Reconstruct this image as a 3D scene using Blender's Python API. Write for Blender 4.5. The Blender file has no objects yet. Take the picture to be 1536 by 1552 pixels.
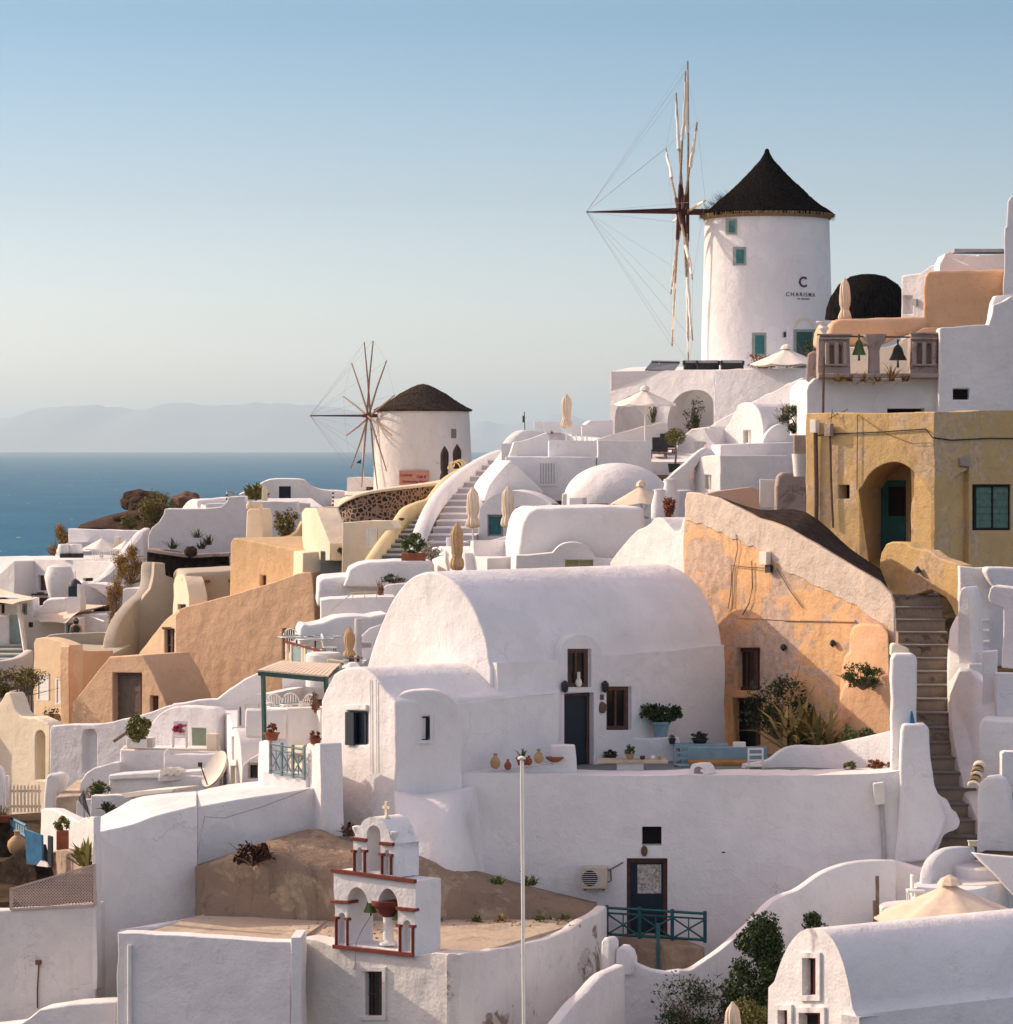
import bpy, bmesh, math, random
from mathutils import Vector as V, Matrix, noise
from mathutils.geometry import tessellate_polygon
R = math.radians
sc = bpy.context.scene
C = sc.collection
# ---------------------------------------------------------------- camera, world, sun, exposure
F, CX, HY = 5000.0, 768.0, 672.0          # focal length, centre column and eye level, in pixels of the 1536 px photograph
SEA = -110.0
cd = bpy.data.cameras.new('camera'); cam = bpy.data.objects.new('camera', cd); C.objects.link(cam)
cam.location = (0, 0, 0); cam.rotation_euler = (R(90), 0, 0)
cd.sensor_fit = 'HORIZONTAL'; cd.sensor_width = 36; cd.lens = 36 * F / 1536
cd.shift_y = -(776 - HY) / 1536; cd.clip_start = 1; cd.clip_end = 260000
sc.camera = cam
SUN_AZ, SUN_EL = -66, 27                  # degrees clockwise from the view direction (+Y); elevation
w = bpy.data.worlds.new('World'); sc.world = w; w.use_nodes = True
nt = w.node_tree; nt.nodes.clear()
o = nt.nodes.new('ShaderNodeOutputWorld'); bg = nt.nodes.new('ShaderNodeBackground'); sk = nt.nodes.new('ShaderNodeTexSky')
sk.sky_type = 'NISHITA'; sk.sun_disc = False; sk.sun_elevation = R(SUN_EL); sk.sun_rotation = R(SUN_AZ)
sk.altitude = 100; sk.air_density = 1.0; sk.dust_density = 1.0; sk.ozone_density = 1.0
mx = nt.nodes.new('ShaderNodeMix'); mx.data_type = 'RGBA'; mx.blend_type = 'MULTIPLY'; mx.inputs[0].default_value = 1
# low sky dimmed by elevation; upper sky raised and warmed to lift shaded walls
tc = nt.nodes.new('ShaderNodeTexCoord'); sx_ = nt.nodes.new('ShaderNodeSeparateXYZ'); cr_ = nt.nodes.new('ShaderNodeValToRGB')
nt.links.new(tc.outputs['Generated'], sx_.inputs[0]); nt.links.new(sx_.outputs['Z'], cr_.inputs[0])
SKY = [(0, (.72, .72, .86)), (.0244, (.67, .69, .87)), (.0744, (.47, .49, .59)), (.13, (.31, .40, .485)), (.3, (1.15, .9, .78)), (.5, (2.55, 1.48, 1.02))]
while len(cr_.color_ramp.elements) < len(SKY): cr_.color_ramp.elements.new(.5)
for e_, (p_, c_) in zip(cr_.color_ramp.elements, SKY): e_.position = p_; e_.color = (*c_, 1)
nt.links.new(cr_.outputs[0], mx.inputs[7])
nt.links.new(sk.outputs[0], mx.inputs[6]); nt.links.new(mx.outputs[2], bg.inputs[0]); nt.links.new(bg.outputs[0], o.inputs[0])
bg.inputs[1].default_value = 0.15
sd = bpy.data.lights.new('sun', 'SUN'); sun = bpy.data.objects.new('sun', sd); C.objects.link(sun)
sd.energy = 2.5; sd.angle = R(0.55); sd.color = (1.0, 0.87, 0.66)
a_, e_ = R(SUN_AZ), R(SUN_EL)
sdir = V((math.sin(a_) * math.cos(e_), math.cos(a_) * math.cos(e_), math.sin(e_)))
sun.rotation_euler = (-sdir).to_track_quat('-Z', 'Y').to_euler(); sun.location = sdir * 300
sc.view_settings.view_transform = 'Standard'; sc.view_settings.look = 'None'
sc.view_settings.exposure = 0.66; sc.view_settings.gamma = 1.0
sc.render.engine = 'CYCLES'; sc.cycles.use_denoising = True
sc.cycles.max_bounces = 8; sc.cycles.diffuse_bounces = 5; sc.cycles.volume_bounces = 0
sc.cycles.sample_clamp_indirect = 6

# ---------------------------------------------------------------- materials
MATS = {}
def L(nt, a, b): nt.links.new(a, b)
def base_mat(name):
    m = bpy.data.materials.new(name); m.use_nodes = True
    return m, m.node_tree, m.node_tree.nodes['Principled BSDF']
def noise_n(nt, scale, detail=4, rough=.55, vec=None, dist=0):
    n = nt.nodes.new('ShaderNodeTexNoise'); n.inputs['Scale'].default_value = scale
    n.inputs['Detail'].default_value = detail; n.inputs['Roughness'].default_value = rough; n.inputs['Distortion'].default_value = dist
    if vec is not None: L(nt, vec, n.inputs['Vector'])
    return n
def ramp(nt, fac, stops):
    r = nt.nodes.new('ShaderNodeValToRGB'); e = r.color_ramp.elements
    while len(e) < len(stops): e.new(0.5)
    for i, (p, c) in enumerate(stops):
        e[i].position = p; e[i].color = (*c, 1) if len(c) == 3 else c
    L(nt, fac, r.inputs[0]); return r
def mixc(nt, fac, a, b, mode='MIX'):
    m = nt.nodes.new('ShaderNodeMix'); m.data_type = 'RGBA'; m.blend_type = mode
    for s, v in ((0, fac), (6, a), (7, b)):
        if hasattr(v, 'links'): L(nt, v, m.inputs[s])
        elif isinstance(v, tuple): m.inputs[s].default_value = (*v, 1)
        else: m.inputs[s].default_value = v
    return m.outputs[2]
def pos(nt, sx=1, sy=1, sz=1):
    g = nt.nodes.new('ShaderNodeNewGeometry'); mp = nt.nodes.new('ShaderNodeMapping')
    mp.inputs['Scale'].default_value = (sx, sy, sz); L(nt, g.outputs['Position'], mp.inputs[0]); return mp.outputs[0]
def bump(nt, b, h, strength, dist=.02):
    n = nt.nodes.new('ShaderNodeBump'); n.inputs['Strength'].default_value = strength; n.inputs['Distance'].default_value = dist
    L(nt, h, n.inputs['Height']); L(nt, n.outputs[0], b.inputs['Normal'])
def plaster(name, col, stain=(.5, .42, .36), amt=.35, wear=None, wamt=0, rough=.9, streak=.5, bmp=.55):
    """lime plaster: slow tone drift, vertical run-off streaks, optional peeled patches, trowel bumps"""
    m, nt, b = base_mat(name); b.inputs['Roughness'].default_value = rough
    b.inputs['Specular IOR Level'].default_value = .2
    p = pos(nt); n1 = noise_n(nt, .35, 5, .6, p)
    dark = tuple(c * .86 for c in col)
    c = ramp(nt, n1.outputs[0], [(.32, dark), (.62, col)]).outputs[0]
    n2 = noise_n(nt, 1.0, 5, .65, pos(nt, 2.6, 2.6, .35))
    f = ramp(nt, n2.outputs[0], [(.56, (0, 0, 0)), (.8, (streak * amt,) * 3)]).outputs[0]
    c = mixc(nt, f, c, stain)
    n3 = noise_n(nt, 3.2, 6, .7, p)
    f3 = ramp(nt, n3.outputs[0], [(.55, (0, 0, 0)), (.8, (amt * .8,) * 3)]).outputs[0]
    c = mixc(nt, f3, c, stain)
    if wear:
        n4 = noise_n(nt, .55, 7, .68, p, .4)
        f4 = ramp(nt, n4.outputs[0], [(.62 - wamt * .2, (0, 0, 0)), (.66 - wamt * .2, (1, 1, 1))]).outputs[0]
        n5 = noise_n(nt, 5, 4, .6, p)
        c = mixc(nt, f4, c, ramp(nt, n5.outputs[0], [(.3, tuple(x * .65 for x in wear)), (.7, wear)]).outputs[0])
    # patch repairs: firm-edged areas of a slightly different wash; and a few hairline cracks
    n6 = noise_n(nt, .9, 3, .45, p, .6); f6 = ramp(nt, n6.outputs[0], [(.575, (0, 0, 0)), (.59, (.5 + amt * .3,) * 3)]).outputs[0]
    c = mixc(nt, f6, c, tuple(x * .9 for x in col))
    vv = nt.nodes.new('ShaderNodeTexVoronoi'); vv.feature = 'DISTANCE_TO_EDGE'; vv.inputs['Scale'].default_value = .55
    wp = nt.nodes.new('ShaderNodeVectorMath'); wp.operation = 'MULTIPLY_ADD'; wp.inputs[1].default_value = (.9, .9, .9)
    L(nt, noise_n(nt, 2.2, 4, .6, p).outputs['Color'], wp.inputs[0]); L(nt, p, wp.inputs[2]); L(nt, wp.outputs[0], vv.inputs['Vector'])
    f7 = ramp(nt, vv.outputs['Distance'], [(0, (.38,) * 3), (.009, (0, 0, 0))]).outputs[0]
    f8 = ramp(nt, n1.outputs[0], [(.54, (0, 0, 0)), (.62, (1, 1, 1))]).outputs[0]
    c = mixc(nt, mixc(nt, 1.0, f7, f8, 'MULTIPLY'), c, tuple(x * .55 for x in stain))
    L(nt, c, b.inputs['Base Color'])
    h1 = noise_n(nt, 1.6, 3, .5, p); h2 = noise_n(nt, 14, 4, .6, p)
    s = nt.nodes.new('ShaderNodeMath'); s.operation = 'MULTIPLY_ADD'; s.inputs[1].default_value = .22
    L(nt, h2.outputs[0], s.inputs[0]); L(nt, h1.outputs[0], s.inputs[2])
    bump(nt, b, s.outputs[0], bmp, .09)
    MATS[name] = m; return m
def plain(name, col, rough=.6, var=.25, scale=6, metal=0, bmp=0, spec=.4):
    m, nt, b = base_mat(name); b.inputs['Roughness'].default_value = rough; b.inputs['Metallic'].default_value = metal
    b.inputs['Specular IOR Level'].default_value = spec
    n = noise_n(nt, scale, 5, .6, pos(nt))
    L(nt, ramp(nt, n.outputs[0], [(.3, tuple(c * (1 - var) for c in col)), (.7, tuple(min(1, c * (1 + var * .4)) for c in col))]).outputs[0], b.inputs['Base Color'])
    if bmp: bump(nt, b, noise_n(nt, scale * 3, 4, .6, pos(nt)).outputs[0], bmp, .03)
    MATS[name] = m; return m
def leafy(name, stops, trans=.25):
    m, nt, b = base_mat(name); g = nt.nodes.new('ShaderNodeNewGeometry'); b.inputs['Roughness'].default_value = .6
    L(nt, ramp(nt, g.outputs['Random Per Island'], stops).outputs[0], b.inputs['Base Color'])
    b.inputs['Specular IOR Level'].default_value = .25
    MATS[name] = m; return m
W = plaster('whitewash', (.80, .775, .775), (.50, .42, .37), .34, bmp=.8)
WO = plaster('old_whitewash', (.76, .72, .69), (.42, .35, .30), .5, wear=(.36, .27, .21), wamt=-.15, bmp=.8)
WC = plaster('cream_wash', (.80, .69, .53), (.52, .40, .28), .35)
WY = plaster('pale_yellow_wash', (.80, .64, .36), (.55, .42, .22), .35)
BE = plaster('beige_plaster', (.74, .49, .31), (.46, .28, .16), .6, bmp=.8)
BEW = plaster('sunlit_beige_plaster', (.75, .56, .37), (.5, .33, .2), .5)  # lit copy of the beige for sun-facing side walls, sunlight put into the colour
BG = plaster('grey_beige_plaster', (.47, .41, .33), (.30, .25, .20), .5)
OR = plaster('orange_plaster', (.74, .44, .26), (.36, .20, .11), .7, bmp=.8)
OC = plaster('peeling_ochre', (.80, .48, .25), (.38, .18, .08), 1.0, wear=(.66, .48, .37), wamt=.7, streak=.9, bmp=1)
OB = plaster('weathered_band', (.68, .56, .46), (.34, .24, .17), .7, wear=(.5, .34, .2), wamt=-.1, bmp=1)
YE = plaster('peeling_yellow', (.63, .43, .20), (.34, .21, .09), .9, wear=(.68, .49, .31), wamt=.6, bmp=.9)
EA = plaster('earth_render', (.30, .21, .15), (.10, .065, .045), 1.0, wear=(.46, .34, .23), wamt=.55, streak=.9, bmp=1.6)
PK = plaster('pink_stone', (.42, .33, .30), (.2, .13, .11), .8, wear=(.30, .22, .18), wamt=.3, bmp=1.2)
FL = plaster('terrace_screed', (.55, .44, .33), (.28, .20, .14), .9, wear=(.50, .40, .30), wamt=.4, bmp=1.1)
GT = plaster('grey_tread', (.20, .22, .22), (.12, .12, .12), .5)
ST = plaster('stair_stone', (.21, .18, .16), (.12, .09, .07), .8, wear=(.42, .35, .29), wamt=.2, bmp=1.2)
RED = plain('red_ochre_paint', (.20, .035, .022), .8, .3, 9, bmp=.5)
BRN = plain('brown_frame', (.10, .045, .035), .75, .4, 8, bmp=.3)
TEAL = plain('teal_paint', (.03, .16, .17), .55, .3, 4)
TGR = plain('grey_green_frame', (.30, .33, .29), .7, .2, 4)
BLU = plain('deep_blue_paint', (.004, .015, .032), .5, .3, 5)
BRB = plain('bright_blue_paint', (.015, .13, .27), .5, .35, 5)
GRN = plain('dark_green_paint', (.02, .075, .065), .5, .3, 5)
DOL = plain('olive_shutter', (.30, .31, .14), .6, .2, 5)
DK = plain('dark_interior', (.012, .011, .012), .9, .3, 3)  # near-black; also stands in for unlit depth inside openings
GL = plain('window_glass', (.010, .012, .016), .12, .3, 2, spec=.6)
WP = plain('white_paint', (.80, .78, .74), .5, .08, 4)
CLO = plain('cream_canvas', (.74, .60, .46), .85, .12, 3, bmp=.2)
CLW = plain('white_canvas', (.80, .74, .66), .85, .1, 3, bmp=.2)
CLT = plain('tan_canvas', (.58, .38, .20), .85, .2, 5, bmp=.2)
CLD = plain('brown_canvas', (.045, .03, .028), .85, .3, 5)
TER = plain('terracotta', (.30, .09, .045), .8, .3, 6)
CLAY = plain('clay_jar', (.42, .27, .14), .8, .25, 4)
MTL = plain('dark_metal', (.05, .05, .052), .45, .3, 6, metal=.6)
RUST = plain('rusty_metal', (.16, .09, .06), .8, .4, 7)
GMT = plain('grey_metal', (.42, .42, .42), .45, .2, 5, metal=.3)
WD = plain('weathered_wood', (.22, .15, .11), .8, .45, 7, bmp=.5)
WDG = plain('grey_brown_door', (.15, .11, .085), .8, .3, 6, bmp=.3)
BEL = plain('bronze_bell', (.035, .03, .026), .5, .4, 6, metal=.5)
BELG = plain('green_bell', (.09, .14, .04), .6, .4, 6, metal=.2)
CUS = plain('dark_cushion', (.04, .038, .04), .9, .3, 5)
SAND = plain('sand_cushion', (.38, .19, .06), .9, .3, 5)
PBL = plain('pale_blue_paint_and_shade', (.22, .34, .40), .7, .2, 4)  # real blue paint, plus blue cast of shaded white masonry put into the colour
GLS = plain('pale_glass', (.30, .40, .40), .15, .2, 3, spec=.6)
LACE = plain('lace_curtain', (.55, .50, .46), .9, .75, 16)
LF = leafy('leaf_green', [(0, (.03, .055, .015)), (.5, (.07, .11, .025)), (1, (.13, .17, .04))])
LFD = leafy('leaf_dark', [(0, (.012, .022, .010)), (.6, (.035, .06, .02)), (1, (.09, .12, .035))])
LFY = leafy('leaf_olive', [(0, (.07, .07, .02)), (.5, (.15, .15, .04)), (1, (.26, .22, .07))])
DRY = leafy('dry_shrub', [(0, (.12, .07, .02)), (.5, (.34, .19, .04)), (1, (.52, .32, .07))])
DRG = leafy('green_dry_shrub', [(0, (.07, .065, .02)), (.5, (.18, .16, .045)), (1, (.34, .25, .08))])
PNK = leafy('pink_petals', [(0, (.35, .02, .08)), (1, (.62, .08, .20))])
RDF = leafy('red_leaves', [(0, (.22, .03, .02)), (.6, (.33, .10, .04)), (1, (.12, .10, .03))])
AGV = leafy('agave_leaf', [(0, (.10, .11, .03)), (.5, (.26, .19, .06)), (1, (.42, .30, .12))])
def mk_thatch(name, a, b_):
    m, nt, b = base_mat(name); b.inputs['Roughness'].default_value = 1; b.inputs['Specular IOR Level'].default_value = 0
    n = noise_n(nt, 1, 6, .7, pos(nt, 9, 9, 1.6)); L(nt, ramp(nt, n.outputs[0], [(.35, a), (.7, b_)]).outputs[0], b.inputs['Base Color'])
    bump(nt, b, n.outputs[0], 1, .15); return m
TH = mk_thatch('black_thatch', (.006, .006, .006), (.030, .026, .024))
TH2 = mk_thatch('brown_thatch', (.028, .024, .021), (.11, .085, .068))
THT = mk_thatch('straw_edge', (.20, .13, .06), (.45, .32, .17))
def mk_stone():
    m, nt, b = base_mat('lava_rubble_wall'); b.inputs['Roughness'].default_value = .95
    v = nt.nodes.new('ShaderNodeTexVoronoi'); v.feature = 'DISTANCE_TO_EDGE'; v.inputs['Scale'].default_value = 4.2
    p = pos(nt, 1, 1, 1.15); nn = noise_n(nt, 2.5, 2, .5, p); 
    ad = nt.nodes.new('ShaderNodeVectorMath'); ad.operation = 'MULTIPLY_ADD'; ad.inputs[1].default_value = (.25, .25, .25)
    L(nt, nn.outputs['Color'], ad.inputs[0]); L(nt, p, ad.inputs[2]); L(nt, ad.outputs[0], v.inputs['Vector'])
    v2 = nt.nodes.new('ShaderNodeTexVoronoi'); v2.inputs['Scale'].default_value = 4.2; L(nt, ad.outputs[0], v2.inputs['Vector'])
    stone = ramp(nt, v2.outputs['Color'], [(.2, (.018, .014, .013)), (.9, (.10, .055, .04))]).outputs[0]
    f = ramp(nt, v.outputs['Distance'], [(.10, (1, 1, 1)), (.16, (0, 0, 0))]).outputs[0]
    L(nt, mixc(nt, f, stone, (.36, .24, .18)), b.inputs['Base Color'])
    bump(nt, b, f, -.6, .05); return m
STN = mk_stone()
def mk_rock(name, a, c_, sc_=.8):
    m, nt, b = base_mat(name); b.inputs['Roughness'].default_value = 1; b.inputs['Specular IOR Level'].default_value = .05; p = pos(nt)
    n = noise_n(nt, sc_, 8, .7, p); L(nt, ramp(nt, n.outputs[0], [(.3, a), (.55, tuple((x + y) / 2 for x, y in zip(a, c_))), (.75, c_)]).outputs[0], b.inputs['Base Color'])
    bump(nt, b, noise_n(nt, sc_ * 3, 8, .75, p).outputs[0], 1, .4); return m
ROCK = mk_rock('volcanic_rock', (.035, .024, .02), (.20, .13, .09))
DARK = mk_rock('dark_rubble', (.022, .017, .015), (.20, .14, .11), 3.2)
SOIL = mk_rock('dry_slope', (.05, .035, .025), (.22, .15, .09), .6)

# ---------------------------------------------------------------- geometry helpers
def P(px, py, Y): return V(((px - CX) / F * Y, Y, -(py - HY) / F * Y))
ORD = 'first second third fourth fifth sixth seventh eighth ninth tenth eleventh twelfth thirteenth fourteenth fifteenth sixteenth seventeenth eighteenth nineteenth twentieth twenty-first twenty-second twenty-third twenty-fourth twenty-fifth twenty-sixth'.split()
LOC = {}
def tag(o, label=None, cat=None, group=None, kind=None):
    if label: o['label'] = label
    if cat: o['category'] = cat
    if group: o['group'] = group
    if kind: o['kind'] = kind
    elif cat: o['kind'] = 'thing'
    return o
def thing(name, label, cat, loc, group=None, rz=0):
    o = bpy.data.objects.new(name, None); C.objects.link(o); o.location = loc; o.rotation_euler = (0, 0, rz)
    o.empty_display_size = .3; LOC[o.name] = (V(loc), rz)
    return tag(o, label, cat, group)
def wloc(o):
    return LOC.get(o.name, (V((0, 0, 0)), 0))[0]
def link(name, verts, faces, mat, parent=None, smooth=None, bev=0, seg=2, mats=None, fm=None, local=False):
    """one mesh object; verts are world positions unless local"""
    me = bpy.data.meshes.new(name)
    vs = [V(v) for v in verts]
    if parent is not None: org = wloc(parent)
    elif local: org = V((0, 0, 0))
    else:
        xs = [v.x for v in vs]; ys = [v.y for v in vs]
        org = V(((min(xs) + max(xs)) / 2, (min(ys) + max(ys)) / 2, min(v.z for v in vs)))
    if local: me.from_pydata([tuple(v) for v in vs], [], faces)
    else: me.from_pydata([tuple(v - org) for v in vs], [], faces)
    me.update()
    bm = bmesh.new(); bm.from_mesh(me)
    bmesh.ops.remove_doubles(bm, verts=bm.verts, dist=1e-5); bmesh.ops.recalc_face_normals(bm, faces=bm.faces); bm.to_mesh(me); bm.free()
    for m in (mats or [mat]): me.materials.append(m)
    if fm and len(fm) == len(me.polygons):
        for p, k in zip(me.polygons, fm): p.material_index = k
    if smooth:
        for p in me.polygons: p.use_smooth = True
        me.set_sharp_from_angle(angle=R(smooth))
    bev *= .68
    o = bpy.data.objects.new(name, me); C.objects.link(o)
    if parent is not None:
        o.parent = parent; LOC[o.name] = (org, 0)
    else:
        if not local: o.location = org
        LOC[o.name] = (org, 0)
    if bev:
        b = o.modifiers.new('b', 'BEVEL'); b.width = bev; b.segments = seg; b.limit_method = 'ANGLE'; b.angle_limit = R(38)
        for p in me.polygons: p.use_smooth = True
        me.set_sharp_from_angle(angle=R(60))
    return o
def layered(prof, n=3, a=.035):
    """break a roof profile into overlapping courses"""
    out = [prof[0]]
    for (r0, z0), (r1, z1) in zip(prof, prof[1:]):
        k = n if math.hypot(r1 - r0, z1 - z0) > .35 else 1
        for j in range(1, k + 1):
            u = j / k; r, z = r0 + (r1 - r0) * u, z0 + (z1 - z0) * u
            if j < k: out += [(r + .012, z - .01), (r - a, z + .012)]
            else: out.append((r, z))
    return out
def cr(pts, n=5):
    """smooth open curve through the points"""
    out = []; k = len(pts)
    for i in range(k - 1):
        p0 = pts[max(i - 1, 0)]; p1 = pts[i]; p2 = pts[i + 1]; p3 = pts[min(i + 2, k - 1)]
        for j in range(n):
            t = j / n
            out.append(tuple(.5 * ((2 * b) + (-a + c) * t + (2 * a - 5 * b + 4 * c - d) * t * t + (-a + 3 * b - 3 * c + d) * t ** 3) for a, b, c, d in zip(p0, p1, p2, p3)))
    out.append(tuple(pts[-1])); return out
WOBBLY = {'whitewash', 'old_whitewash', 'cream_wash', 'beige_plaster', 'sunlit_beige_plaster', 'grey_beige_plaster', 'orange_plaster', 'peeling_ochre', 'peeling_yellow', 'pink_stone'}
class Pl:
    """a vertical wall plane, fixed by two plan points given as (column, distance)"""
    def __init__(s, xa, Ya, xb, Yb):
        s.A = V(((xa - CX) / F * Ya, Ya)); B = V(((xb - CX) / F * Yb, Yb))
        s.t = (B - s.A).normalized(); s.n = V((s.t.y, -s.t.x)); s.n3 = V((s.n.x, s.n.y, 0)); s.t3 = V((s.t.x, s.t.y, 0))
    def pt(s, px, py, off=0):
        d = V(((px - CX) / F, 1.0)); Y = s.A.dot(s.n) / d.dot(s.n)
        return V((d.x * Y, Y, -(py - HY) / F * Y)) + s.n3 * off
    def at(s, off):
        q = Pl.__new__(Pl); q.A = s.A + s.n * off; q.t = s.t; q.n = s.n; q.n3 = s.n3; q.t3 = s.t3; return q
def face(Y, th, px=768):
    """plane at distance Y under column px, turned th degrees towards the viewer's left"""
    x = (px - CX) / F * Y; c, s = math.cos(R(th)), math.sin(R(th)); q = Pl(0, 1, 1, 1)
    q.A = V((x, Y)); q.t = V((c, -s)); q.n = V((-s, -c)); q.n3 = V((-s, -c, 0)); q.t3 = V((c, -s, 0)); return q
class MB:
    def __init__(s): s.v = []; s.f = []
    def add(s, vs, fs):
        b = len(s.v); s.v += [V(v) for v in vs]; s.f += [tuple(i + b for i in f) for f in fs]; return s
    def box(s, c, d, rz=0, rx=0):
        m = Matrix.Translation(V(c)) @ Matrix.Rotation(rz, 4, 'Z') @ Matrix.Rotation(rx, 4, 'X')
        vs = [m @ V((x * d[0] / 2, y * d[1] / 2, z * d[2] / 2)) for x in (-1, 1) for y in (-1, 1) for z in (-1, 1)]
        return s.add(vs, [(0, 1, 3, 2), (4, 6, 7, 5), (0, 4, 5, 1), (2, 3, 7, 6), (0, 2, 6, 4), (1, 5, 7, 3)])
    def hexa(s, a, b):
        """solid between two matching quads"""
        n = len(a); fs = [tuple(range(n)), tuple(range(2 * n - 1, n - 1, -1))] + [(i, (i + 1) % n, n + (i + 1) % n, n + i) for i in range(n)]
        return s.add(list(a) + list(b), fs)
    def rect(s, pl, x0, y0, x1, y1, o0, o1):
        q = [(x0, y0), (x1, y0), (x1, y1), (x0, y1)]
        return s.hexa([pl.pt(x, y, o0) for x, y in q], [pl.pt(x, y, o1) for x, y in q])
    def poly(s, pl, pts, o0, o1):
        return s.hexa([pl.pt(x, y, o0) for x, y in pts], [pl.pt(x, y, o1) for x, y in pts])
    def tube(s, pts, r, k=6, r1=None):
        pts = [V(p) for p in pts]; n = len(pts); b = len(s.v); r1 = r if r1 is None else r1
        for i, p in enumerate(pts):
            d = (pts[min(i + 1, n - 1)] - pts[max(i - 1, 0)]).normalized()
            u = d.cross(V((0, 0, 1)) if abs(d.z) < .9 else V((1, 0, 0))).normalized(); w_ = d.cross(u)
            rr = r + (r1 - r) * i / max(1, n - 1)
            for j in range(k):
                t = 2 * math.pi * j / k; s.v.append(p + u * (rr * math.cos(t)) + w_ * (rr * math.sin(t)))
        for i in range(n - 1):
            for j in range(k):
                j2 = (j + 1) % k; s.f.append((b + i * k + j, b + i * k + j2, b + (i + 1) * k + j2, b + (i + 1) * k + j))
        s.f.append(tuple(b + j for j in range(k))); s.f.append(tuple(b + (n - 1) * k + j for j in reversed(range(k)))); return s
    def lathe(s, prof, c=(0, 0, 0), k=24, fold=None):
        """prof: (radius, z) pairs; fold(angle, i) scales the radius"""
        b = len(s.v); c = V(c); n = len(prof)
        for i, (r, z) in enumerate(prof):
            for j in range(k):
                t = 2 * math.pi * j / k; q = r * (fold(t, i) if fold else 1)
                s.v.append(c + V((q * math.cos(t), q * math.sin(t), z)))
        for i in range(n - 1):
            for j in range(k):
                j2 = (j + 1) % k; s.f.append((b + i * k + j, b + i * k + j2, b + (i + 1) * k + j2, b + (i + 1) * k + j))
        s.f.append(tuple(b + j for j in reversed(range(k)))); s.f.append(tuple(b + (n - 1) * k + j for j in range(k))); return s
    def blob(s, c, rad, sub=3, amp=.15, fr=1.5, seed=0):
        bm = bmesh.new(); bmesh.ops.create_icosphere(bm, subdivisions=sub, radius=1)
        vs = []
        for v in bm.verts:
            p = v.co.normalized(); k = 1 + amp * noise.fractal(p * fr + V((seed * 7.1, seed, 0)), .8, 2.1, 5)
            vs.append(V(c) + V((p.x * rad[0] * k, p.y * rad[1] * k, p.z * rad[2] * k)))
        s.add(vs, [tuple(v.index for v in f.verts) for f in bm.faces]); bm.free(); return s
    def leaves(s, c, rad, n, size, seed=0, shell=.55, asp=2.0, clumps=0):
        """small leaf faces spread through an uneven volume"""
        rnd = random.Random(seed); c = V(c); cl = []
        for _ in range(clumps):
            d = V((rnd.gauss(0, 1), rnd.gauss(0, 1), rnd.gauss(0, 1))).normalized() * rnd.uniform(.45, .85)
            cl.append((d, rnd.uniform(.25, .45)))
        for _ in range(n):
            d = V((rnd.gauss(0, 1), rnd.gauss(0, 1), rnd.gauss(0, 1))).normalized() * (rnd.random() ** shell)
            if cl:
                q, rr = rnd.choice(cl); d = q + d * rr
            p = c + V((d.x * rad[0], d.y * rad[1], d.z * rad[2]))
            a = V((rnd.gauss(0, 1), rnd.gauss(0, 1), rnd.gauss(0, 1) + .3)).normalized(); b_ = a.cross(V((rnd.gauss(0, 1), rnd.gauss(0, 1), rnd.gauss(0, 1)))).normalized()
            l = size * rnd.uniform(.6, 1.3); s.add([p - a * l * .5, p + b_ * l / asp * .5, p + a * l * .5, p - b_ * l / asp * .5], [(0, 1, 2, 3)])
        return s
    def blades(s, c, n, ln, wd, seed=0, spread=1.0, base=.1, up=.4):
        """arching strap leaves or twigs from a centre"""
        rnd = random.Random(seed); c = V(c)
        for _ in range(n):
            t = rnd.uniform(0, 6.283); e = rnd.uniform(up, 1.45); l = ln * rnd.uniform(.55, 1.1)
            d = V((math.cos(t) * math.cos(e) * spread, math.sin(t) * math.cos(e) * spread, math.sin(e))); q = V((-math.sin(t), math.cos(t), 0)) * wd / 2
            p0 = c + V((rnd.uniform(-1, 1) * base, rnd.uniform(-1, 1) * base, 0)); p1 = p0 + d * l * .55; p2 = p0 + d * l + V((0, 0, -l * .22))
            s.add([p0 - q, p0 + q, p1 + q * .9, p1 - q * .9, p2], [(0, 1, 2, 3), (3, 2, 4)])
        return s
    def build(s, name, mat, parent=None, smooth=None, bev=0, local=False, seg=2):
        return link(name, s.v, s.f, mat, parent, smooth, bev, seg, local=local)

def tess(polys, pt2):
    idx = []; flat = []
    for p in polys: flat += p
    tr = tessellate_polygon([[V((*pt2(q), 0)) for q in p] for p in polys])
    return [tuple(t) for t in tr]
GSH = plain('green_shutter', (.10, .19, .15), .6, .35, 5)
KW = {}    # window kinds: recess, frame material, pane material, frame width px, mullions, part name
def kinds(**k): KW.update(k)
kinds(dark=(.18, BRN, GL, 2, (2, 2), 'window'), brown=(.22, BRN, GL, 6, (2, 1), 'window'), teal=(.15, TGR, TEAL, 3, (1, 1), 'window'),
      blue=(.12, BLU, BLU, 2, (2, 1), 'window'), red=(.25, RED, DK, 3, (1, 1), 'window'), vent=(.45, None, DK, 0, (1, 1), 'opening'),
      plainw=(.2, WP, GL, 2, (1, 1), 'window'), cavity=(.8, None, DK, 0, (1, 1), 'opening'), niche=(.25, None, None, 0, (1, 1), 'niche'),
      bdoor=(.25, BRN, BLU, 6, (1, 1), 'door'), wdoor=(.3, WDG, WDG, 2, (1, 1), 'door'), gdoor=(.2, TGR, TEAL, 3, (1, 1), 'door'),
      browns=(.09, BRN, GL, 6, (2, 1), 'window'), olive=(.15, WP, DOL, 1, (2, 1), 'window'), shut=(.06, WP, WP, 2, (1, 1), 'shutter'), tshut=(.12, DK, GSH, 4, (2, 1), 'shutter'),
      deep=(1.6, None, None, 0, (1, 1), 'niche'), dkd=(.3, BRN, DK, 5, (1, 1), 'door'))
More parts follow.
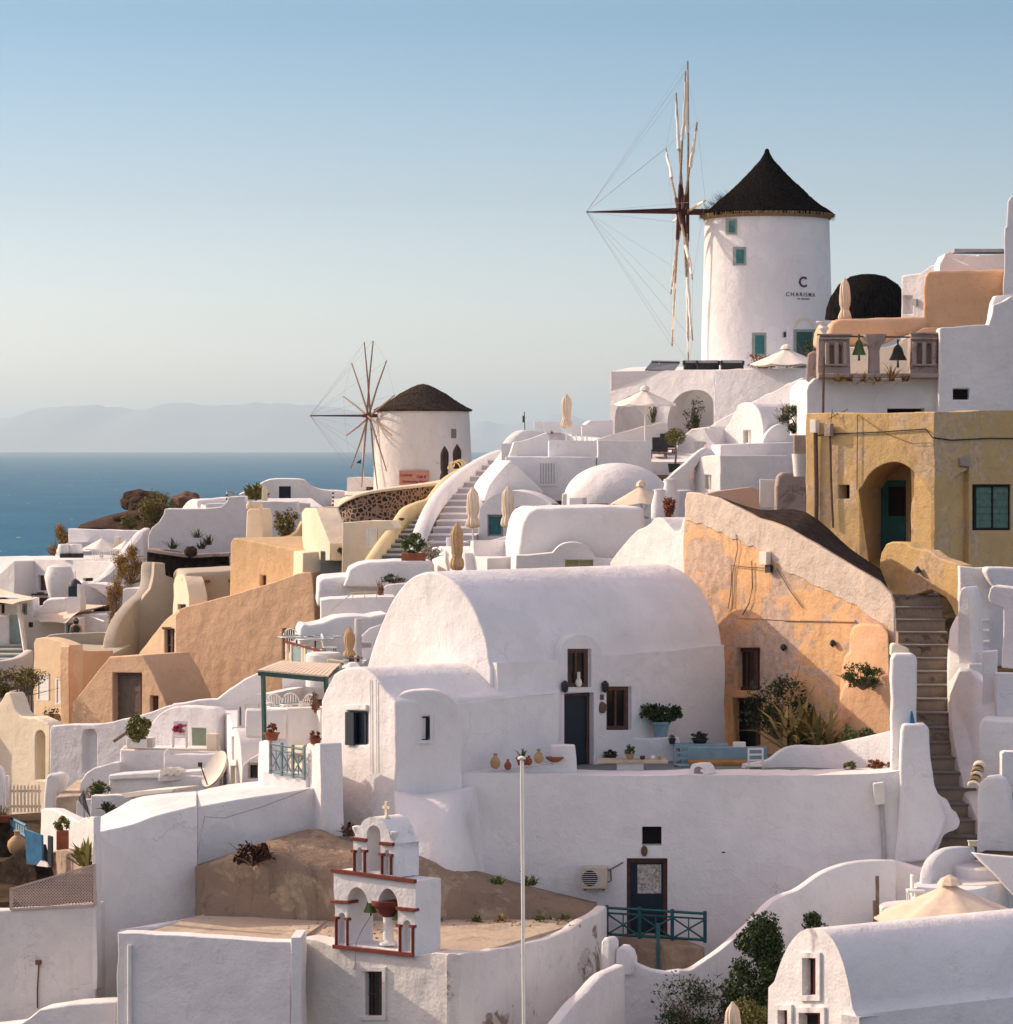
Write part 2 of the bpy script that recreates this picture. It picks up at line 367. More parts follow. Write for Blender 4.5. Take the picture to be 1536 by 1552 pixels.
def win(pl, x0, y0, x1, y1, kind, parent):
    r, fm, pm, fw, (nx, ny), nm = KW[kind]
    if pm is None: return None
    q = pl.at(-r)
    if fm is None:
        return MB().rect(q, x0 - .5, y0 - .5, x1 + .5, y1 + .5, -.04, .01).build(nm, pm, parent)  # no pane: dark sheet at the recess back, its shade given as colour
    f = MB(); t = .07
    for a in ((x0, y0, x1, y0 + fw), (x0, y1 - fw, x1, y1), (x0, y0 + fw, x0 + fw, y1 - fw), (x1 - fw, y0 + fw, x1, y1 - fw)): f.rect(q, *a, .0, t)
    for i in range(1, nx):
        x = x0 + (x1 - x0) * i / nx; f.rect(q, x - fw * .25, y0 + fw, x + fw * .25, y1 - fw, .01, t - .012)
    for i in range(1, ny):
        y = y0 + (y1 - y0) * i / ny; f.rect(q, x0 + fw, y - fw * .25, x1 - fw, y + fw * .25, .01, t - .016)
    o = f.build(nm, fm, parent)
    p = MB().rect(q, x0 + fw * .5, y0 + fw * .5, x1 - fw * .5, y1 - fw * .5, -.03, .02)
    if nm in ('door', 'shutter'):
        k = 6 if nm == 'shutter' else 3
        for i in range(k):
            a = y0 + fw + (y1 - y0 - 2 * fw) * (i + .12) / k; b = y0 + fw + (y1 - y0 - 2 * fw) * (i + .88) / k
            if b - a > 1.2: p.rect(q, x0 + fw + 1, a, x1 - fw - 1, b, .02, .034)
    p.build('pane' if nm == 'window' else 'panel', pm, o)
    return o
def slab(name, pl, outline, depth, mat, parent=None, label=None, cat=None, group=None, wins=(), holes=(), off=0, bev=.05, dv=None, smooth=None, seg=2, kind=None):
    """wall or solid whose outline stands in plane pl and which reaches `depth` metres back (or along dv); wins cut real recesses with joinery, holes go through (depth None) or r metres in"""
    if mat.name in WOBBLY:   # hand-laid plaster: no edge is quite straight
        q = []; rj = random.Random(int(outline[0][0] * 7 + outline[0][1]))
        for i, a_ in enumerate(outline):
            b_ = outline[(i + 1) % len(outline)]; q.append(a_); d_ = math.hypot(b_[0] - a_[0], b_[1] - a_[1]); sc_ = F / pl.pt(*a_).y; nn = int(d_ / sc_ / .55)
            for j in range(1, nn + 1):
                u = j / (nn + 1); e_ = rj.uniform(-1, 1) * .022 * sc_; q.append((a_[0] + (b_[0] - a_[0]) * u - (b_[1] - a_[1]) / d_ * e_, a_[1] + (b_[1] - a_[1]) * u + (b_[0] - a_[0]) / d_ * e_))
        outline = q
    back = dv if dv is not None else -pl.n3 * depth
    H = []; mm = []
    for wn in wins:
        x0, y0, x1, y1, k = wn[:5]
        H.append(([(x0, y0), (x1, y0), (x1, y1), (x0, y1)], KW[k][0]))
    V3 = {}
    for h in holes:
        if len(h) > 2: V3[len(H)] = h[2]
        H.append(h[:2])
    vs = []; fs = []
    N = len(outline); f0 = [pl.pt(x, y, off) for x, y in outline]; vs += f0; vs += [v + back for v in f0]
    fs += [(i, (i + 1) % N, N + (i + 1) % N, N + i) for i in range(N)]
    if not H:
        fs += [tuple(range(N)), tuple(range(2 * N - 1, N - 1, -1))]
    else:
        hi = []
        for hk, (pts, r) in enumerate(H):
            b = len(vs); n = len(pts); a = [pl.pt(x, y, off) for x, y in pts]
            inn = back if r is None else V3.get(hk, -pl.n3 * r)
            vs += a; vs += [v + inn for v in a]; hi.append((b, n, r))
            fs += [(b + i, b + n + i, b + n + (i + 1) % n, b + (i + 1) % n) for i in range(n)]
            if r is not None: fs.append(tuple(range(b + n, b + 2 * n)))
        polys = [list(outline)] + [list(h[0]) for h in H]
        front = list(range(N)) + [i for b, n, r in hi for i in range(b, b + n)]
        fs += [tuple(front[i] for i in t) for t in tess(polys, lambda q: q)]
        thr = [k for k, (b, n, r) in enumerate(hi) if r is None]
        bpoly = [list(outline)] + [list(H[k][0]) for k in thr]
        bidx = list(range(N, 2 * N)) + [i for k in thr for i in range(hi[k][0] + hi[k][1], hi[k][0] + 2 * hi[k][1])]
        fs += [tuple(bidx[i] for i in t) for t in tess(bpoly, lambda q: q)]
    o = link(name, vs, fs, mat, parent, smooth, bev, seg)
    if H:   # merge the coplanar triangles round the openings, then keep the bevel off them
        bm = bmesh.new(); bm.from_mesh(o.data); bmesh.ops.dissolve_limit(bm, angle_limit=R(.5), verts=bm.verts, edges=bm.edges, delimit={'NORMAL'}); bm.to_mesh(o.data); bm.free()
    if label: tag(o, label, cat, group, kind)
    for wn in wins: win(pl.at(off), *wn[:5], o if parent is None else parent)
    return o
def arch(x0, x1, ytop, yspring, ybot, n=8):
    """arched opening outline"""
    c = (x0 + x1) / 2; r = (x1 - x0) / 2
    return [(x0, ybot), (x0, yspring)] + [(c - r * math.cos(math.pi * i / n), yspring - (yspring - ytop) * math.sin(math.pi * i / n)) for i in range(1, n)] + [(x1, yspring), (x1, ybot)]
def loft(name, rows, mat, parent=None, label=None, cat=None, group=None, n=0, bev=0, smooth=None, close=True, kind=None):
    """solid or surface through rows of (column, row, distance) points"""
    rows = [cr(r, n) if n else r for r in rows]; k = len(rows[0]); m = len(rows)
    vs = [P(*p) if not isinstance(p, V) else p for r in rows for p in r]; fs = []
    for i in range(m - 1 + (1 if close else 0)):
        for j in range(k - 1):
            a, b = i * k + j, ((i + 1) % m) * k + j; fs.append((a, a + 1, b + 1, b))
    if close: fs += [tuple(i * k for i in range(m)), tuple(i * k + k - 1 for i in reversed(range(m)))]
    o = link(name, vs, fs, mat, parent, smooth, bev)
    if label: tag(o, label, cat, group, kind)
    return o
def ribbon(name, pts, h, thick, mat, parent=None, label=None, cat=None, group=None, n=5, r=.07, side=1, wob=.0, kind=None):
    """free-standing wall along a curved plan path; pts (column, row of the top, distance); h metres high, or a function of the index"""
    q = cr(pts, n) if n else pts; path = [P(*p) for p in q]; k = len(path); vs = []; r = min(r, thick * .45)
    for i, p in enumerate(path):
        d = path[min(i + 1, k - 1)] - path[max(i - 1, 0)]; d.z = 0
        d = d.normalized() if d.length > 1e-6 else V((1, 0, 0)); a = V((-d.y, d.x, 0)) * side
        hh = h(i / (k - 1)) if callable(h) else h
        dz = wob * noise.noise(p * .9)
        for u, z in ((0, -hh), (0, -r), (.3 * r, -.3 * r), (r, 0), (thick - r, 0), (thick - .3 * r, -.3 * r), (thick, -r), (thick, -hh)):
            vs.append(p + a * u + V((0, 0, z + dz)))
    fs = []
    for i in range(k - 1):
        for j in range(8):
            j2 = (j + 1) % 8; fs.append((i * 8 + j, i * 8 + j2, (i + 1) * 8 + j2, (i + 1) * 8 + j))
    fs += [tuple(range(8)), tuple((k - 1) * 8 + j for j in reversed(range(8)))]
    o = link(name, vs, fs, mat, parent, 40)
    if label: tag(o, label, cat, group, kind)
    return o
def stairs(name, a, b, n, mt, mr, parent=None, label=None, cat='staircase', drop=1.2, group=None, nose=.0):
    """a=(left col, right col, row, distance) of the lowest tread, b of the highest"""
    vs = []; fs = []; fm = []; tv = []; tf = []
    for i in range(n):
        t = i / (n - 1); t2 = (i + 1) / (n - 1)
        z = -(a[2] - HY) / F * a[3] * (1 - t) + -(b[2] - HY) / F * b[3] * t
        def xs(t_): 
            Y = a[3] + (b[3] - a[3]) * t_; return (a[0] + (b[0] - a[0]) * t_ - CX) / F * Y, (a[1] + (b[1] - a[1]) * t_ - CX) / F * Y, Y
        l0, r0, Y0 = xs(t); l1, r1, Y1 = xs(t2); k = len(vs)
        vs += [V((l0, Y0, z)), V((r0, Y0, z)), V((r1, Y1, z)), V((l1, Y1, z)), V((l0, Y0, z - drop)), V((r0, Y0, z - drop)), V((r1, Y1, z - drop)), V((l1, Y1, z - drop))]
        fs += [(k, k + 1, k + 2, k + 3), (k + 4, k + 7, k + 6, k + 5), (k, k + 4, k + 5, k + 1), (k + 1, k + 5, k + 6, k + 2), (k + 3, k + 2, k + 6, k + 7), (k, k + 3, k + 7, k + 4)]
        q = len(tv); e = .02
        tv += [V((l0, Y0 - .03, z + e)), V((r0, Y0 - .03, z + e)), V((r1, Y1 - .01, z + e)), V((l1, Y1 - .01, z + e)), V((l0, Y0 - .03, z - .03)), V((r0, Y0 - .03, z - .03)), V((r1, Y1 - .01, z - .03)), V((l1, Y1 - .01, z - .03))]
        tf += [tuple(x - k + q for x in f) for f in fs[-6:]]
    o = link(name, vs, fs, mr, parent)
    if label: tag(o, label, cat, group)
    link('treads', tv, tf, mt, o, None)
    return o
# ================================================================ SETTING
def interp(tab, y):
    if y <= tab[0][0]: return tab[0][1]
    for (a, za), (b, zb) in zip(tab, tab[1:]):
        if y <= b: return za + (zb - za) * (y - a) / (b - a)
    return tab[-1][1]
TL = [(60, -19), (76, -17), (84, -15), (96, -13.5), (104, -13), (125, -12.6), (136, -11.6), (150, -10), (165, -8.6), (178, -6.8), (188, -5.3), (200, -5), (215, -6), (300, -80), (420, -125)]
TC = [(60, -17), (75, -16), (80, -15.2), (86.5, -13.4), (91, -9.9), (100, -8.2), (115, -6.8), (135, -5.8), (145, -3.8), (150, -2.4), (160, -.6), (175, -2), (200, -4.6), (215, -7), (300, -80), (420, -125)]
TR = [(60, -17), (75, -16), (84, -13.4), (90, -11), (96, -8), (104, -5.6), (112, -4.8), (118, -4), (130, -3.6), (140, -2.4), (150, -1.0), (156, -.8), (160, 0), (172, 0), (200, -2), (215, -7), (300, -80), (420, -125)]
def ground(px, Y):
    a, b, c = interp(TL, Y), interp(TC, Y), interp(TR, Y)
    if px < 750:
        t = max(0, min(1, (px - 380) / 370)); t = t * t * (3 - 2 * t); z = a + (b - a) * t
    else:
        t = max(0, min(1, (px - 750) / 250)); t = t * t * (3 - 2 * t); z = b + (c - b) * t
    if px < 160 and Y > 150: z -= min(160 - px, 400) * .035 * (Y - 150) / 30
    return z
vs = []; fs = []; NX = 150; ys = [60 + i * 1.5 for i in range(104)] + [216 + 7 * i for i in range(1, 30)]
for Y in ys:
    for i in range(NX):
        px = -1100 + 3700 * i / (NX - 1); x = (px - CX) / F * Y
        z = ground(px, Y) + .9 * noise.fractal(V((x * .12, Y * .12, 3)), .8, 2, 5) * (1 if Y < 190 else 2.5) - .3
        vs.append(V((x, Y, max(z, -114))))
for j in range(len(ys) - 1):
    for i in range(NX - 1):
        a = j * NX + i; fs.append((a, a + 1, a + NX + 1, a + NX))
tag(link('hillside', vs, fs, SOIL, smooth=80), 'dry brown volcanic hillside falling from the village to the sea', kind='structure')

def mk_sea():
    m, nt, b = base_mat('sea_water'); p = pos(nt)
    n = noise_n(nt, .0012, 4, .6, p)
    c = ramp(nt, n.outputs[0], [(.3, (.001, .085, .175)), (.7, (.003, .115, .22))]).outputs[0]
    st_ = noise_n(nt, 1, 5, .65, pos(nt, .006, .0018, 1)); c = mixc(nt, ramp(nt, st_.outputs[0], [(.42, (0, 0, 0)), (.66, (.55, .55, .55))]).outputs[0], c, (.02, .17, .27))
    rp = noise_n(nt, 1, 3, .6, pos(nt, .16, .04, 1)); c = mixc(nt, ramp(nt, rp.outputs[0], [(.45, (.35, .35, .35)), (.6, (0, 0, 0))]).outputs[0], c, (.0, .045, .10))
    n2 = noise_n(nt, 1, 3, .55, pos(nt, .045, .012, 1)); n3 = noise_n(nt, .0025, 2, .5, p)
    f = nt.nodes.new('ShaderNodeMath'); f.operation = 'MULTIPLY_ADD'; f.inputs[1].default_value = .12; L(nt, n3.outputs[0], f.inputs[0]); L(nt, n2.outputs[0], f.inputs[2])
    foam = ramp(nt, f.outputs[0], [(.755, (0, 0, 0)), (.79, (.7, .7, .7))]).outputs[0]
    L(nt, mixc(nt, foam, c, (.75, .78, .8)), b.inputs['Base Color'])
    b.inputs['Roughness'].default_value = .6; b.inputs['Specular IOR Level'].default_value = .02
    h = noise_n(nt, 1, 4, .6, pos(nt, .10, .05, 1)); bump(nt, b, h.outputs[0], .9, 1.2)
    return m
S = 70000.0
vs = [V((-S, 150, SEA)), V((S, 150, SEA)), V((S, 160000, SEA)), V((-S, 160000, SEA))]
tag(link('sea', vs, [(0, 1, 2, 3)], mk_sea()), 'deep blue sea with small whitecaps', kind='structure')

def island(name, prof, Y0, seed, label, depth=6500):
    """a mountain ridge: silhouette heights over the sea, with foothills before and behind"""
    q = cr([(a, b) for a, b in prof], 9); vs = []; fs = []; k = len(q); prv = [-1, -.75, -.5, -.25, 0, .3, .7, 1]
    for j, u in enumerate(prv):
        for i, (px, py) in enumerate(q):
            Y = Y0 + u * depth; h = (HY - py) / F * Y0 - SEA
            e = math.sin(math.pi * i / (k - 1)) ** .35
            z = SEA - 3 + max(0, h) * e * (1 - abs(u) ** 1.2) * (1 + (.05 * noise.fractal(V((px * .02, u * 3, seed)), .8, 2, 5) if u else .05 * noise.fractal(V((px * .03, 0, seed)), .8, 2, 5)))
            vs.append(V(((px - CX) / F * Y0 + u * 60, Y, z)))
    for j in range(len(prv) - 1):
        for i in range(k - 1):
            a = j * k + i; fs.append((a, a + 1, a + k + 1, a + k))
    tag(link(name, vs, fs, ISL, smooth=80), label, kind='structure')
ISL = mk_rock('hazed_island_rock', (.30, .35, .40), (.34, .39, .44), .001)  # pale blue of the distance haze put into the rock colour
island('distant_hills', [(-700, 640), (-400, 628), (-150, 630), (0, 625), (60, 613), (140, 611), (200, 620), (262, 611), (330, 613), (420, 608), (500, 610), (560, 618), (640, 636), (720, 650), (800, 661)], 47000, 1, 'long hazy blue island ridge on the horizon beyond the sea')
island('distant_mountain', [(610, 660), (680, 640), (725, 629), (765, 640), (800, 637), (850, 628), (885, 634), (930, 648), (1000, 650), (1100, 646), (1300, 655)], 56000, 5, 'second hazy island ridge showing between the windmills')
# air: one closed box round the scene
hz = MB().box((0, 80000, 350), (170000, 164000, 924)).build('haze', None)
hz.data.materials.clear(); m = bpy.data.materials.new('haze_air'); m.use_nodes = True; n_ = m.node_tree; n_.nodes.clear()
oo = n_.nodes.new('ShaderNodeOutputMaterial'); pv = n_.nodes.new('ShaderNodeVolumePrincipled')
pv.inputs['Color'].default_value = (.68, .88, 1, 1); pv.inputs['Density'].default_value = HAZE = 2.7e-5; pv.inputs['Anisotropy'].default_value = .35
L(n_, pv.outputs[0], oo.inputs['Volume']); hz.data.materials.append(m); tag(hz, 'pale sea haze that fades the far islands', kind='stuff')

# ================================================================ REUSABLE OBJECTS
def umbrella_open(px, pyb, Y, rad, h, rise, mat, label, panels=8, group='open parasols', sq=False, rz=.3, vent=True):
    b = P(px, pyb, Y); t = thing('parasol', label, 'parasol', b, group)
    MB().tube([b, b + V((0, 0, h + .05))], .035, 8).build('pole', WP, t)
    MB().lathe([(.02, 0), (.28, 0), (.28, .06), (.05, .1)], b, 16).build('base', GMT, t)
    k = panels; c = MB(); top = b + V((0, 0, h)); n = 6
    def rr(tt): return rad * ((1 / max(abs(math.cos(tt)), abs(math.sin(tt)))) if sq else 1)
    ring = []
    for i in range(n + 1):
        u = .04 + .96 * i / n
        for j in range(k * 4):
            a = 2 * math.pi * j / (k * 4); am = math.pi / k; s_ = (a % (2 * am)) / (2 * am); sag = 4 * s_ * (1 - s_)
            q = (rad * u * (1 - .05 * sag)) if not sq else rr(a) * u
            ring.append(top + V((q * math.cos(a + rz), q * math.sin(a + rz), -rise * u ** .92 - .07 * sag * u)))
    m_ = k * 4; base = len(ring); ring += [p - V((0, 0, .035)) for p in ring[:]]
    f = []
    for i in range(n):
        for j in range(m_):
            a, b2 = i * m_ + j, i * m_ + (j + 1) % m_
            f.append((a, a + m_, b2 + m_, b2)); f.append((base + a, base + b2, base + b2 + m_, base + a + m_))
    for j in range(m_):
        a, b2 = n * m_ + j, n * m_ + (j + 1) % m_; f.append((a, base + a, base + b2, b2)); a, b2 = j, (j + 1) % m_; f.append((a, b2, base + b2, base + a))
    c.add(ring, f).build('canopy', mat, t, smooth=35)
    if vent: MB().lathe([(rad * .17, -.04), (rad * .12, .10), (.03, .18)], top, k).build('vent', mat, t)
    r_ = MB()
    for j in range(k):
        a = 2 * math.pi * j / k + rz; e = top + V((rad * .95 * math.cos(a), rad * .95 * math.sin(a), -rise * .95 - .05)); r_.tube([top - V((0, 0, .08)), e], .014, 4)
        mid = top + (e - top) * .5; r_.tube([top - V((0, 0, rise + .5)), mid], .012, 4)
    r_.build('ribs', WP, t)
    return t
def umbrella_closed(px, pyb, Y, h, mat, label, group='closed parasols', r=.24, lo=.30):
    b = P(px, pyb, Y); t = thing('closed_parasol', label, 'parasol', b, group); rnd = random.Random(int(px))
    MB().tube([b, b + V((0, 0, h))], .032, 8).build('pole', WP, t)
    MB().lathe([(.02, 0), (.25, 0), (.25, .06), (.05, .1)], b, 14).build('base', GMT, t)
    z0 = h * lo; ph = rnd.uniform(0, 6)
    pr = [(r * q_, z0 + (h - z0) * u_) for q_, u_ in ((.55, 0), (.85, .03), (1.05, .07), (1.02, .14), (.88, .21), (.64, .28), (.66, .32), (.78, .38), (.84, .46), (.88, .55), (.9, .64), (.86, .74), (.76, .83), (.55, .9), (.3, .96))] + [(.02, h + .03)]
    MB().lathe(pr, b, 72, lambda a, i: .86 + .20 * abs(math.sin(a * 5.5 + ph + i * .15)) + .09 * math.sin(a * 2 + i * .9 + ph)).build('canopy', mat, t, smooth=50)
    MB().lathe([(r * .66, z0 + (h - z0) * .285), (r * .74, z0 + (h - z0) * .30), (r * .66, z0 + (h - z0) * .315)], b, 16).build('strap', mat, t)
    return t
def pot(px, py, Y, r, h, label, leaf=LF, pm=TER, n=120, lr=None, name='potted_plant', cat='potted plant', seed=1, blades=0, group=None, lsz=.10, sq=False):
    b = P(px, py, Y); t = thing(name, label, cat, b, group); lr = lr or (r * 1.6, r * 1.6, r * 1.5)
    if sq: MB().box(b + V((0, 0, h / 2)), (r * 2, r * 1.4, h)).build('planter', pm, t, bev=.02)
    else: MB().lathe([(r * .7, 0), (r * .95, h * .8), (r * 1.08, h * .82), (r * 1.08, h), (r * .9, h), (r * .85, h * .8)], b, 20).build('pot', pm, t, smooth=40)
    if blades: MB().blades(b + V((0, 0, h * .85)), blades, lr[2] * 1.8, .05, seed, base=r * .4).build('leaves', leaf, t)
    else: MB().leaves(b + V((0, 0, h + lr[2] * .7)), lr, int(n * 2.2), lsz, seed, clumps=14).build('leaves', leaf, t)
    return t
def shrub(name, px, py, Y, rad, n, size, mat, label, cat='shrub', seed=1, tw=30, group=None, asp=2.5, clumps=16):
    b = P(px, py, Y); t = thing(name, label, cat, b, group); m = MB()
    for i in range(tw):
        rnd = random.Random(seed * 31 + i); d = V((rnd.gauss(0, 1) * rad[0], rnd.gauss(0, 1) * rad[1], abs(rnd.gauss(0, 1)) * rad[2] * 1.1)) * .55
        m.tube([b, b + d * .5 + V((0, 0, .1)), b + d + V((0, 0, rad[2] * .4))], .025, 4, .006)
    m.build('branches', WD, t)
    if cat == 'weed':
        MB().blades(b, n // 2, rad[2] * 2.4, .05, seed, spread=1.2, base=rad[0] * .5, up=-.2 if 'hang' in name else .3).build('foliage', mat, t); return t
    MB().leaves(b + V((0, 0, rad[2] * .85)), rad, int(n * 1.5), size * .9, seed, asp=asp, clumps=clumps if rad[0] < 1 else 30).build('foliage', mat, t)
    return t
def railing_x(name, pl, x0, x1, yt0, yt1, hpx, nb, mat, label, group=None, legpx=0):
    """rail with crossed braces between posts; yt0/yt1 rows of the top at each end"""
    A = pl.pt(x0, yt0); t = thing(name, label, 'railing', A - V((0, 0, .8)), group)
    def y(x): return yt0 + (yt1 - yt0) * (x - x0) / (x1 - x0)
    m = MB(); s_ = .035
    for u in (0, .2, 1): m.tube([pl.pt(x0, yt0 + hpx * u), pl.pt(x1, yt1 + hpx * u)], s_ if u != .2 else .025, 4)
    m.build('rails', mat, t)
    for i in range(nb + 1):
        x = x0 + (x1 - x0) * i / nb; MB().tube([pl.pt(x, y(x) - 4), pl.pt(x, y(x) + hpx + 4)], .045, 4).build('post', mat, t)
        if i < nb:
            xb = x0 + (x1 - x0) * (i + 1) / nb; d = MB()
            d.tube([pl.pt(x, y(x) + hpx * .22), pl.pt(xb, y(xb) + hpx)], .022, 4); d.tube([pl.pt(xb, y(xb) + hpx * .22, .03), pl.pt(x, y(x) + hpx, .03)], .022, 4)
            d.tube([pl.pt((x + xb) / 2, y(x) + hpx * .2), pl.pt((x + xb) / 2, y(x) + hpx)], .016, 4)
            d.build('cross_brace', mat, t)
    return t
def picket(name, pl, x0, x1, y0, y1, n, mat, label, pw=.5, cat='gate', posts=True):
    t = thing(name, label, cat, pl.pt((x0 + x1) / 2, y1)); w_ = (x1 - x0) / n; m = MB()
    m.rect(pl, x0, y0 + (y1 - y0) * .18, x1, y0 + (y1 - y0) * .27, -.05, -.02); m.rect(pl, x0, y0 + (y1 - y0) * .75, x1, y0 + (y1 - y0) * .84, -.05, -.02); m.build('rails', mat, t)
    m = MB()
    for i in range(n):
        a = x0 + w_ * (i + .5 - pw / 2); b = a + w_ * pw; dy = .4 * math.sin(i * 2.1); m.poly(pl, [(a, y0 + dy + w_ * .4), ((a + b) / 2, y0 + dy - w_ * .2), (b, y0 + dy + w_ * .4), (b, y1), (a, y1)], -.018, .008)
    m.build('pickets', mat, t); return t
def text_mesh(s, pl, px, py, hpx, mat, parent, name='lettering', off=.02, shear=0, sx=1, space=1.0, bold=0, bend=None):
    cu = bpy.data.curves.new('t', 'FONT'); cu.body = s; cu.align_x = 'CENTER'; cu.align_y = 'CENTER'; cu.extrude = .004; cu.shear = shear; cu.space_character = space; cu.offset = bold; cu.resolution_u = 3
    o = bpy.data.objects.new('t', cu); C.objects.link(o); bpy.context.view_layer.update()
    dg = bpy.context.evaluated_depsgraph_get(); me = o.evaluated_get(dg).to_mesh(); c = pl.pt(px, py); k = hpx / F * c.y / .72
    vs = []
    for v in me.vertices:
        x, z, d = v.co.x * k * sx, v.co.y * k, v.co.z
        q = c + pl.t3 * x + V((0, 0, z)) + pl.n3 * (off + d)
        if bend: q = bend(x, z, off + d)
        vs.append(q)
    fs = [tuple(p.vertices) for p in me.polygons]
    bpy.data.objects.remove(o); bpy.data.curves.remove(cu)
    return link(name, vs, fs, mat, parent)
def wire(pts, r, mat, label, cat='cable', name='cable', sag=0, group=None):
    pts = [V(p) for p in pts]
    if sag and len(pts) == 2:
        a, b = pts; pts = [a.lerp(b, i / 10) - V((0, 0, sag * 4 * i / 10 * (1 - i / 10))) for i in range(11)]
    return tag(MB().tube(pts, r, 5).build(name, mat), label, cat, group)
# ================================================================ BARREL-VAULTED HOUSE, LOWER RIGHT CORNER
g1 = Pl(1165, 71.6, 1298, 69)
prof = [(1165, 1640), (1165, 1497), (1172, 1490)] + cr([(1174, 1488), (1185, 1455), (1199, 1428), (1216, 1411), (1235, 1407), (1252, 1413), (1267, 1432), (1279, 1462), (1288, 1500), (1293, 1530)], 4) + [(1298, 1539), (1298, 1640)]
h1 = thing('vaulted_house', 'nearest white barrel-vaulted house with red-framed openings in its gable', 'house', g1.pt(1230, 1640))
slab('gable_wall', g1, prof, 7.5, W, h1, wins=[(1216, 1452, 1240, 1509, 'red'), (1179, 1531, 1197, 1600, 'red'), (1211, 1535, 1247, 1600, 'red')], bev=.06, smooth=30)
f = MB()
for x0, y0, x1, y1 in ((1216, 1452, 1240, 1509), (1179, 1531, 1197, 1600), (1211, 1535, 1247, 1600)):
    f = MB(); f.rect(g1, x0 - 1, y0 - 8, x1 + 6, y0, 0, .06).rect(g1, x1, y0, x1 + 6, y1 + 8, 0, .06).rect(g1, x0 - 1, y1, x1, y1 + 8, 0, .06); f.build('window_surround', W, h1, bev=.02)
s1 = Pl(1298, 69, 1640, 69 + 5.2)
slab('side_wall', s1, [(1296, 1541), (1400, 1531), (1620, 1511), (1620, 1640), (1296, 1640)], .5, W, h1, off=.12, wins=[(1517, 1544, 1560, 1640, 'red')], bev=.05)

# parasol and stepped terrace behind it
umbrella_open(1440, 1495, 77, 1.8, 2.42, .78, CLO, 'large beige parasol standing behind the nearest vaulted house', 8, rz=.1)
y0 = 80.5
slab('terrace_wall', face(82, 5, 1400), [(1355, 1305), (1357, 1349), (1360, 1420), (1330, 1470), (1290, 1640), (1420, 1640), (1430, 1330), (1400, 1318)], .35, W, label='short white return wall beside the steps behind the beige parasol', cat='wall', kind='thing')
loft('terrace_deck', [[(1340, 1420, 76), (1640, 1420, 76)], [(1340, 1372, 82), (1640, 1372, 82)], [(1340, 1500, 82), (1640, 1500, 82)], [(1340, 1560, 76), (1640, 1560, 76)]], W, label='white terrace floor under the beige parasol', cat='terrace')
ribbon('curved_stair_wall', [(1411, 1360, 80.5), (1413, 1320, 80.8), (1421, 1300, 81.2), (1436, 1288, 81.6), (1455, 1284, 82), (1478, 1284, 82.4)], 3.2, .28, W, label='white curved parapet rising like a quarter circle beside the round steps', cat='wall', kind='thing')
for i, (x, y, Y) in enumerate([(1392, 1372, 79.5), (1440, 1342, 80.4), (1470, 1334, 81.2), (1500, 1310, 82)]):
    b = P(x, y, Y); k_ = MB().lathe([(.95, -2.0), (.95, -.05), (.9, 0), (.01, 0)], b, 28).build('round_step', W, smooth=40)
    tag(k_, ['lowest round white step behind the beige parasol', 'second round white step above the beige parasol', 'third round white step above the beige parasol', 'topmost round white step under the sloping white wall'][i], 'step', 'round white steps behind the beige parasol')
slab('sloping_wall', face(80, -8, 1500), [(1478, 1294), (1500, 1297), (1560, 1302), (1560, 1400), (1545, 1365), (1510, 1325)], .4, W, label='triangular bright white wall sloping down beside the round steps', cat='wall', kind='thing')
loft('roof_strip', [[(1478, 1297, 81), (1640, 1306, 79)], [(1500, 1286, 84), (1640, 1290, 84)], [(1500, 1300, 84), (1640, 1304, 84)], [(1478, 1301, 81), (1640, 1312, 79)]], SOIL, label='thin dark strip of flat roof above the sloping white wall', cat='roof', kind='thing')
for i, (x, yt, yb) in enumerate([(1331, 1328, 1400), (1327, 1365, 1400)]):
    tag(MB().tube([P(x, yb + 30, 79.2), P(x - 1, yt, 79.2)], .05, 6).build('wooden_post', WD), ['taller weathered post beside the beige parasol', 'shorter weathered post beside the beige parasol'][i], 'post', 'wooden posts by the beige parasol')
t = thing('patio_chair', 'bent white chair beside the beige parasol', 'chair', P(1388, 1362, 79.6))
MB().box(P(1388, 1350, 79.6), (.42, .42, .05)).build('seat', WP, t); MB().box(P(1383, 1342, 79.9), (.05, .42, .5)).build('backrest', WP, t)
for sx in (-.18, .18):
    for sy in (-.18, .18): MB().tube([P(1388, 1350, 79.6) + V((sx, sy, 0)), P(1388, 1350, 79.6) + V((sx * 1.1, sy, -.42))], .02, 5).build('leg', WP, t)

# white sweeping wall, gate, shrubs
ribbon('sweeping_wall', [(1012, 1476, 79.2), (1035, 1474, 79.4), (1052, 1472, 79.6), (1085, 1445, 79.8), (1115, 1420, 80), (1145, 1395, 80.2), (1172, 1368, 80.5), (1190, 1355, 80.7), (1213, 1345, 80.9), (1255, 1323, 81.2), (1300, 1309, 81.5), (1358, 1305, 81.8)], 6, .3, W, label='long white wall sweeping up from the red gate to the beige parasol', cat='wall', kind='thing', wob=.12)
ribbon('garden_wall', [(780, 1600, 73), (845, 1552, 74.5), (880, 1512, 75.8), (912, 1480, 77), (947, 1462, 78.2)], 6, .3, W, label='white garden wall climbing from the bottom edge to the red gate', cat='wall', kind='thing', wob=.1)
slab('notched_wall', face(79, 8, 985), [(945, 1462), (950, 1452), (958, 1452), (966, 1462), (985, 1470), (1005, 1474), (1030, 1475), (1040, 1640), (920, 1640), (925, 1480)], .3, W, bev=.06, label='low white wall dipping between the red gate and the blue railing', cat='wall', kind='thing')
a_ = slab('gate_pillar', face(79, 40, 925), [(912, 1476), (911, 1428), (915, 1421), (921, 1421), (926, 1427), (926, 1476)], .35, W, bev=.08)
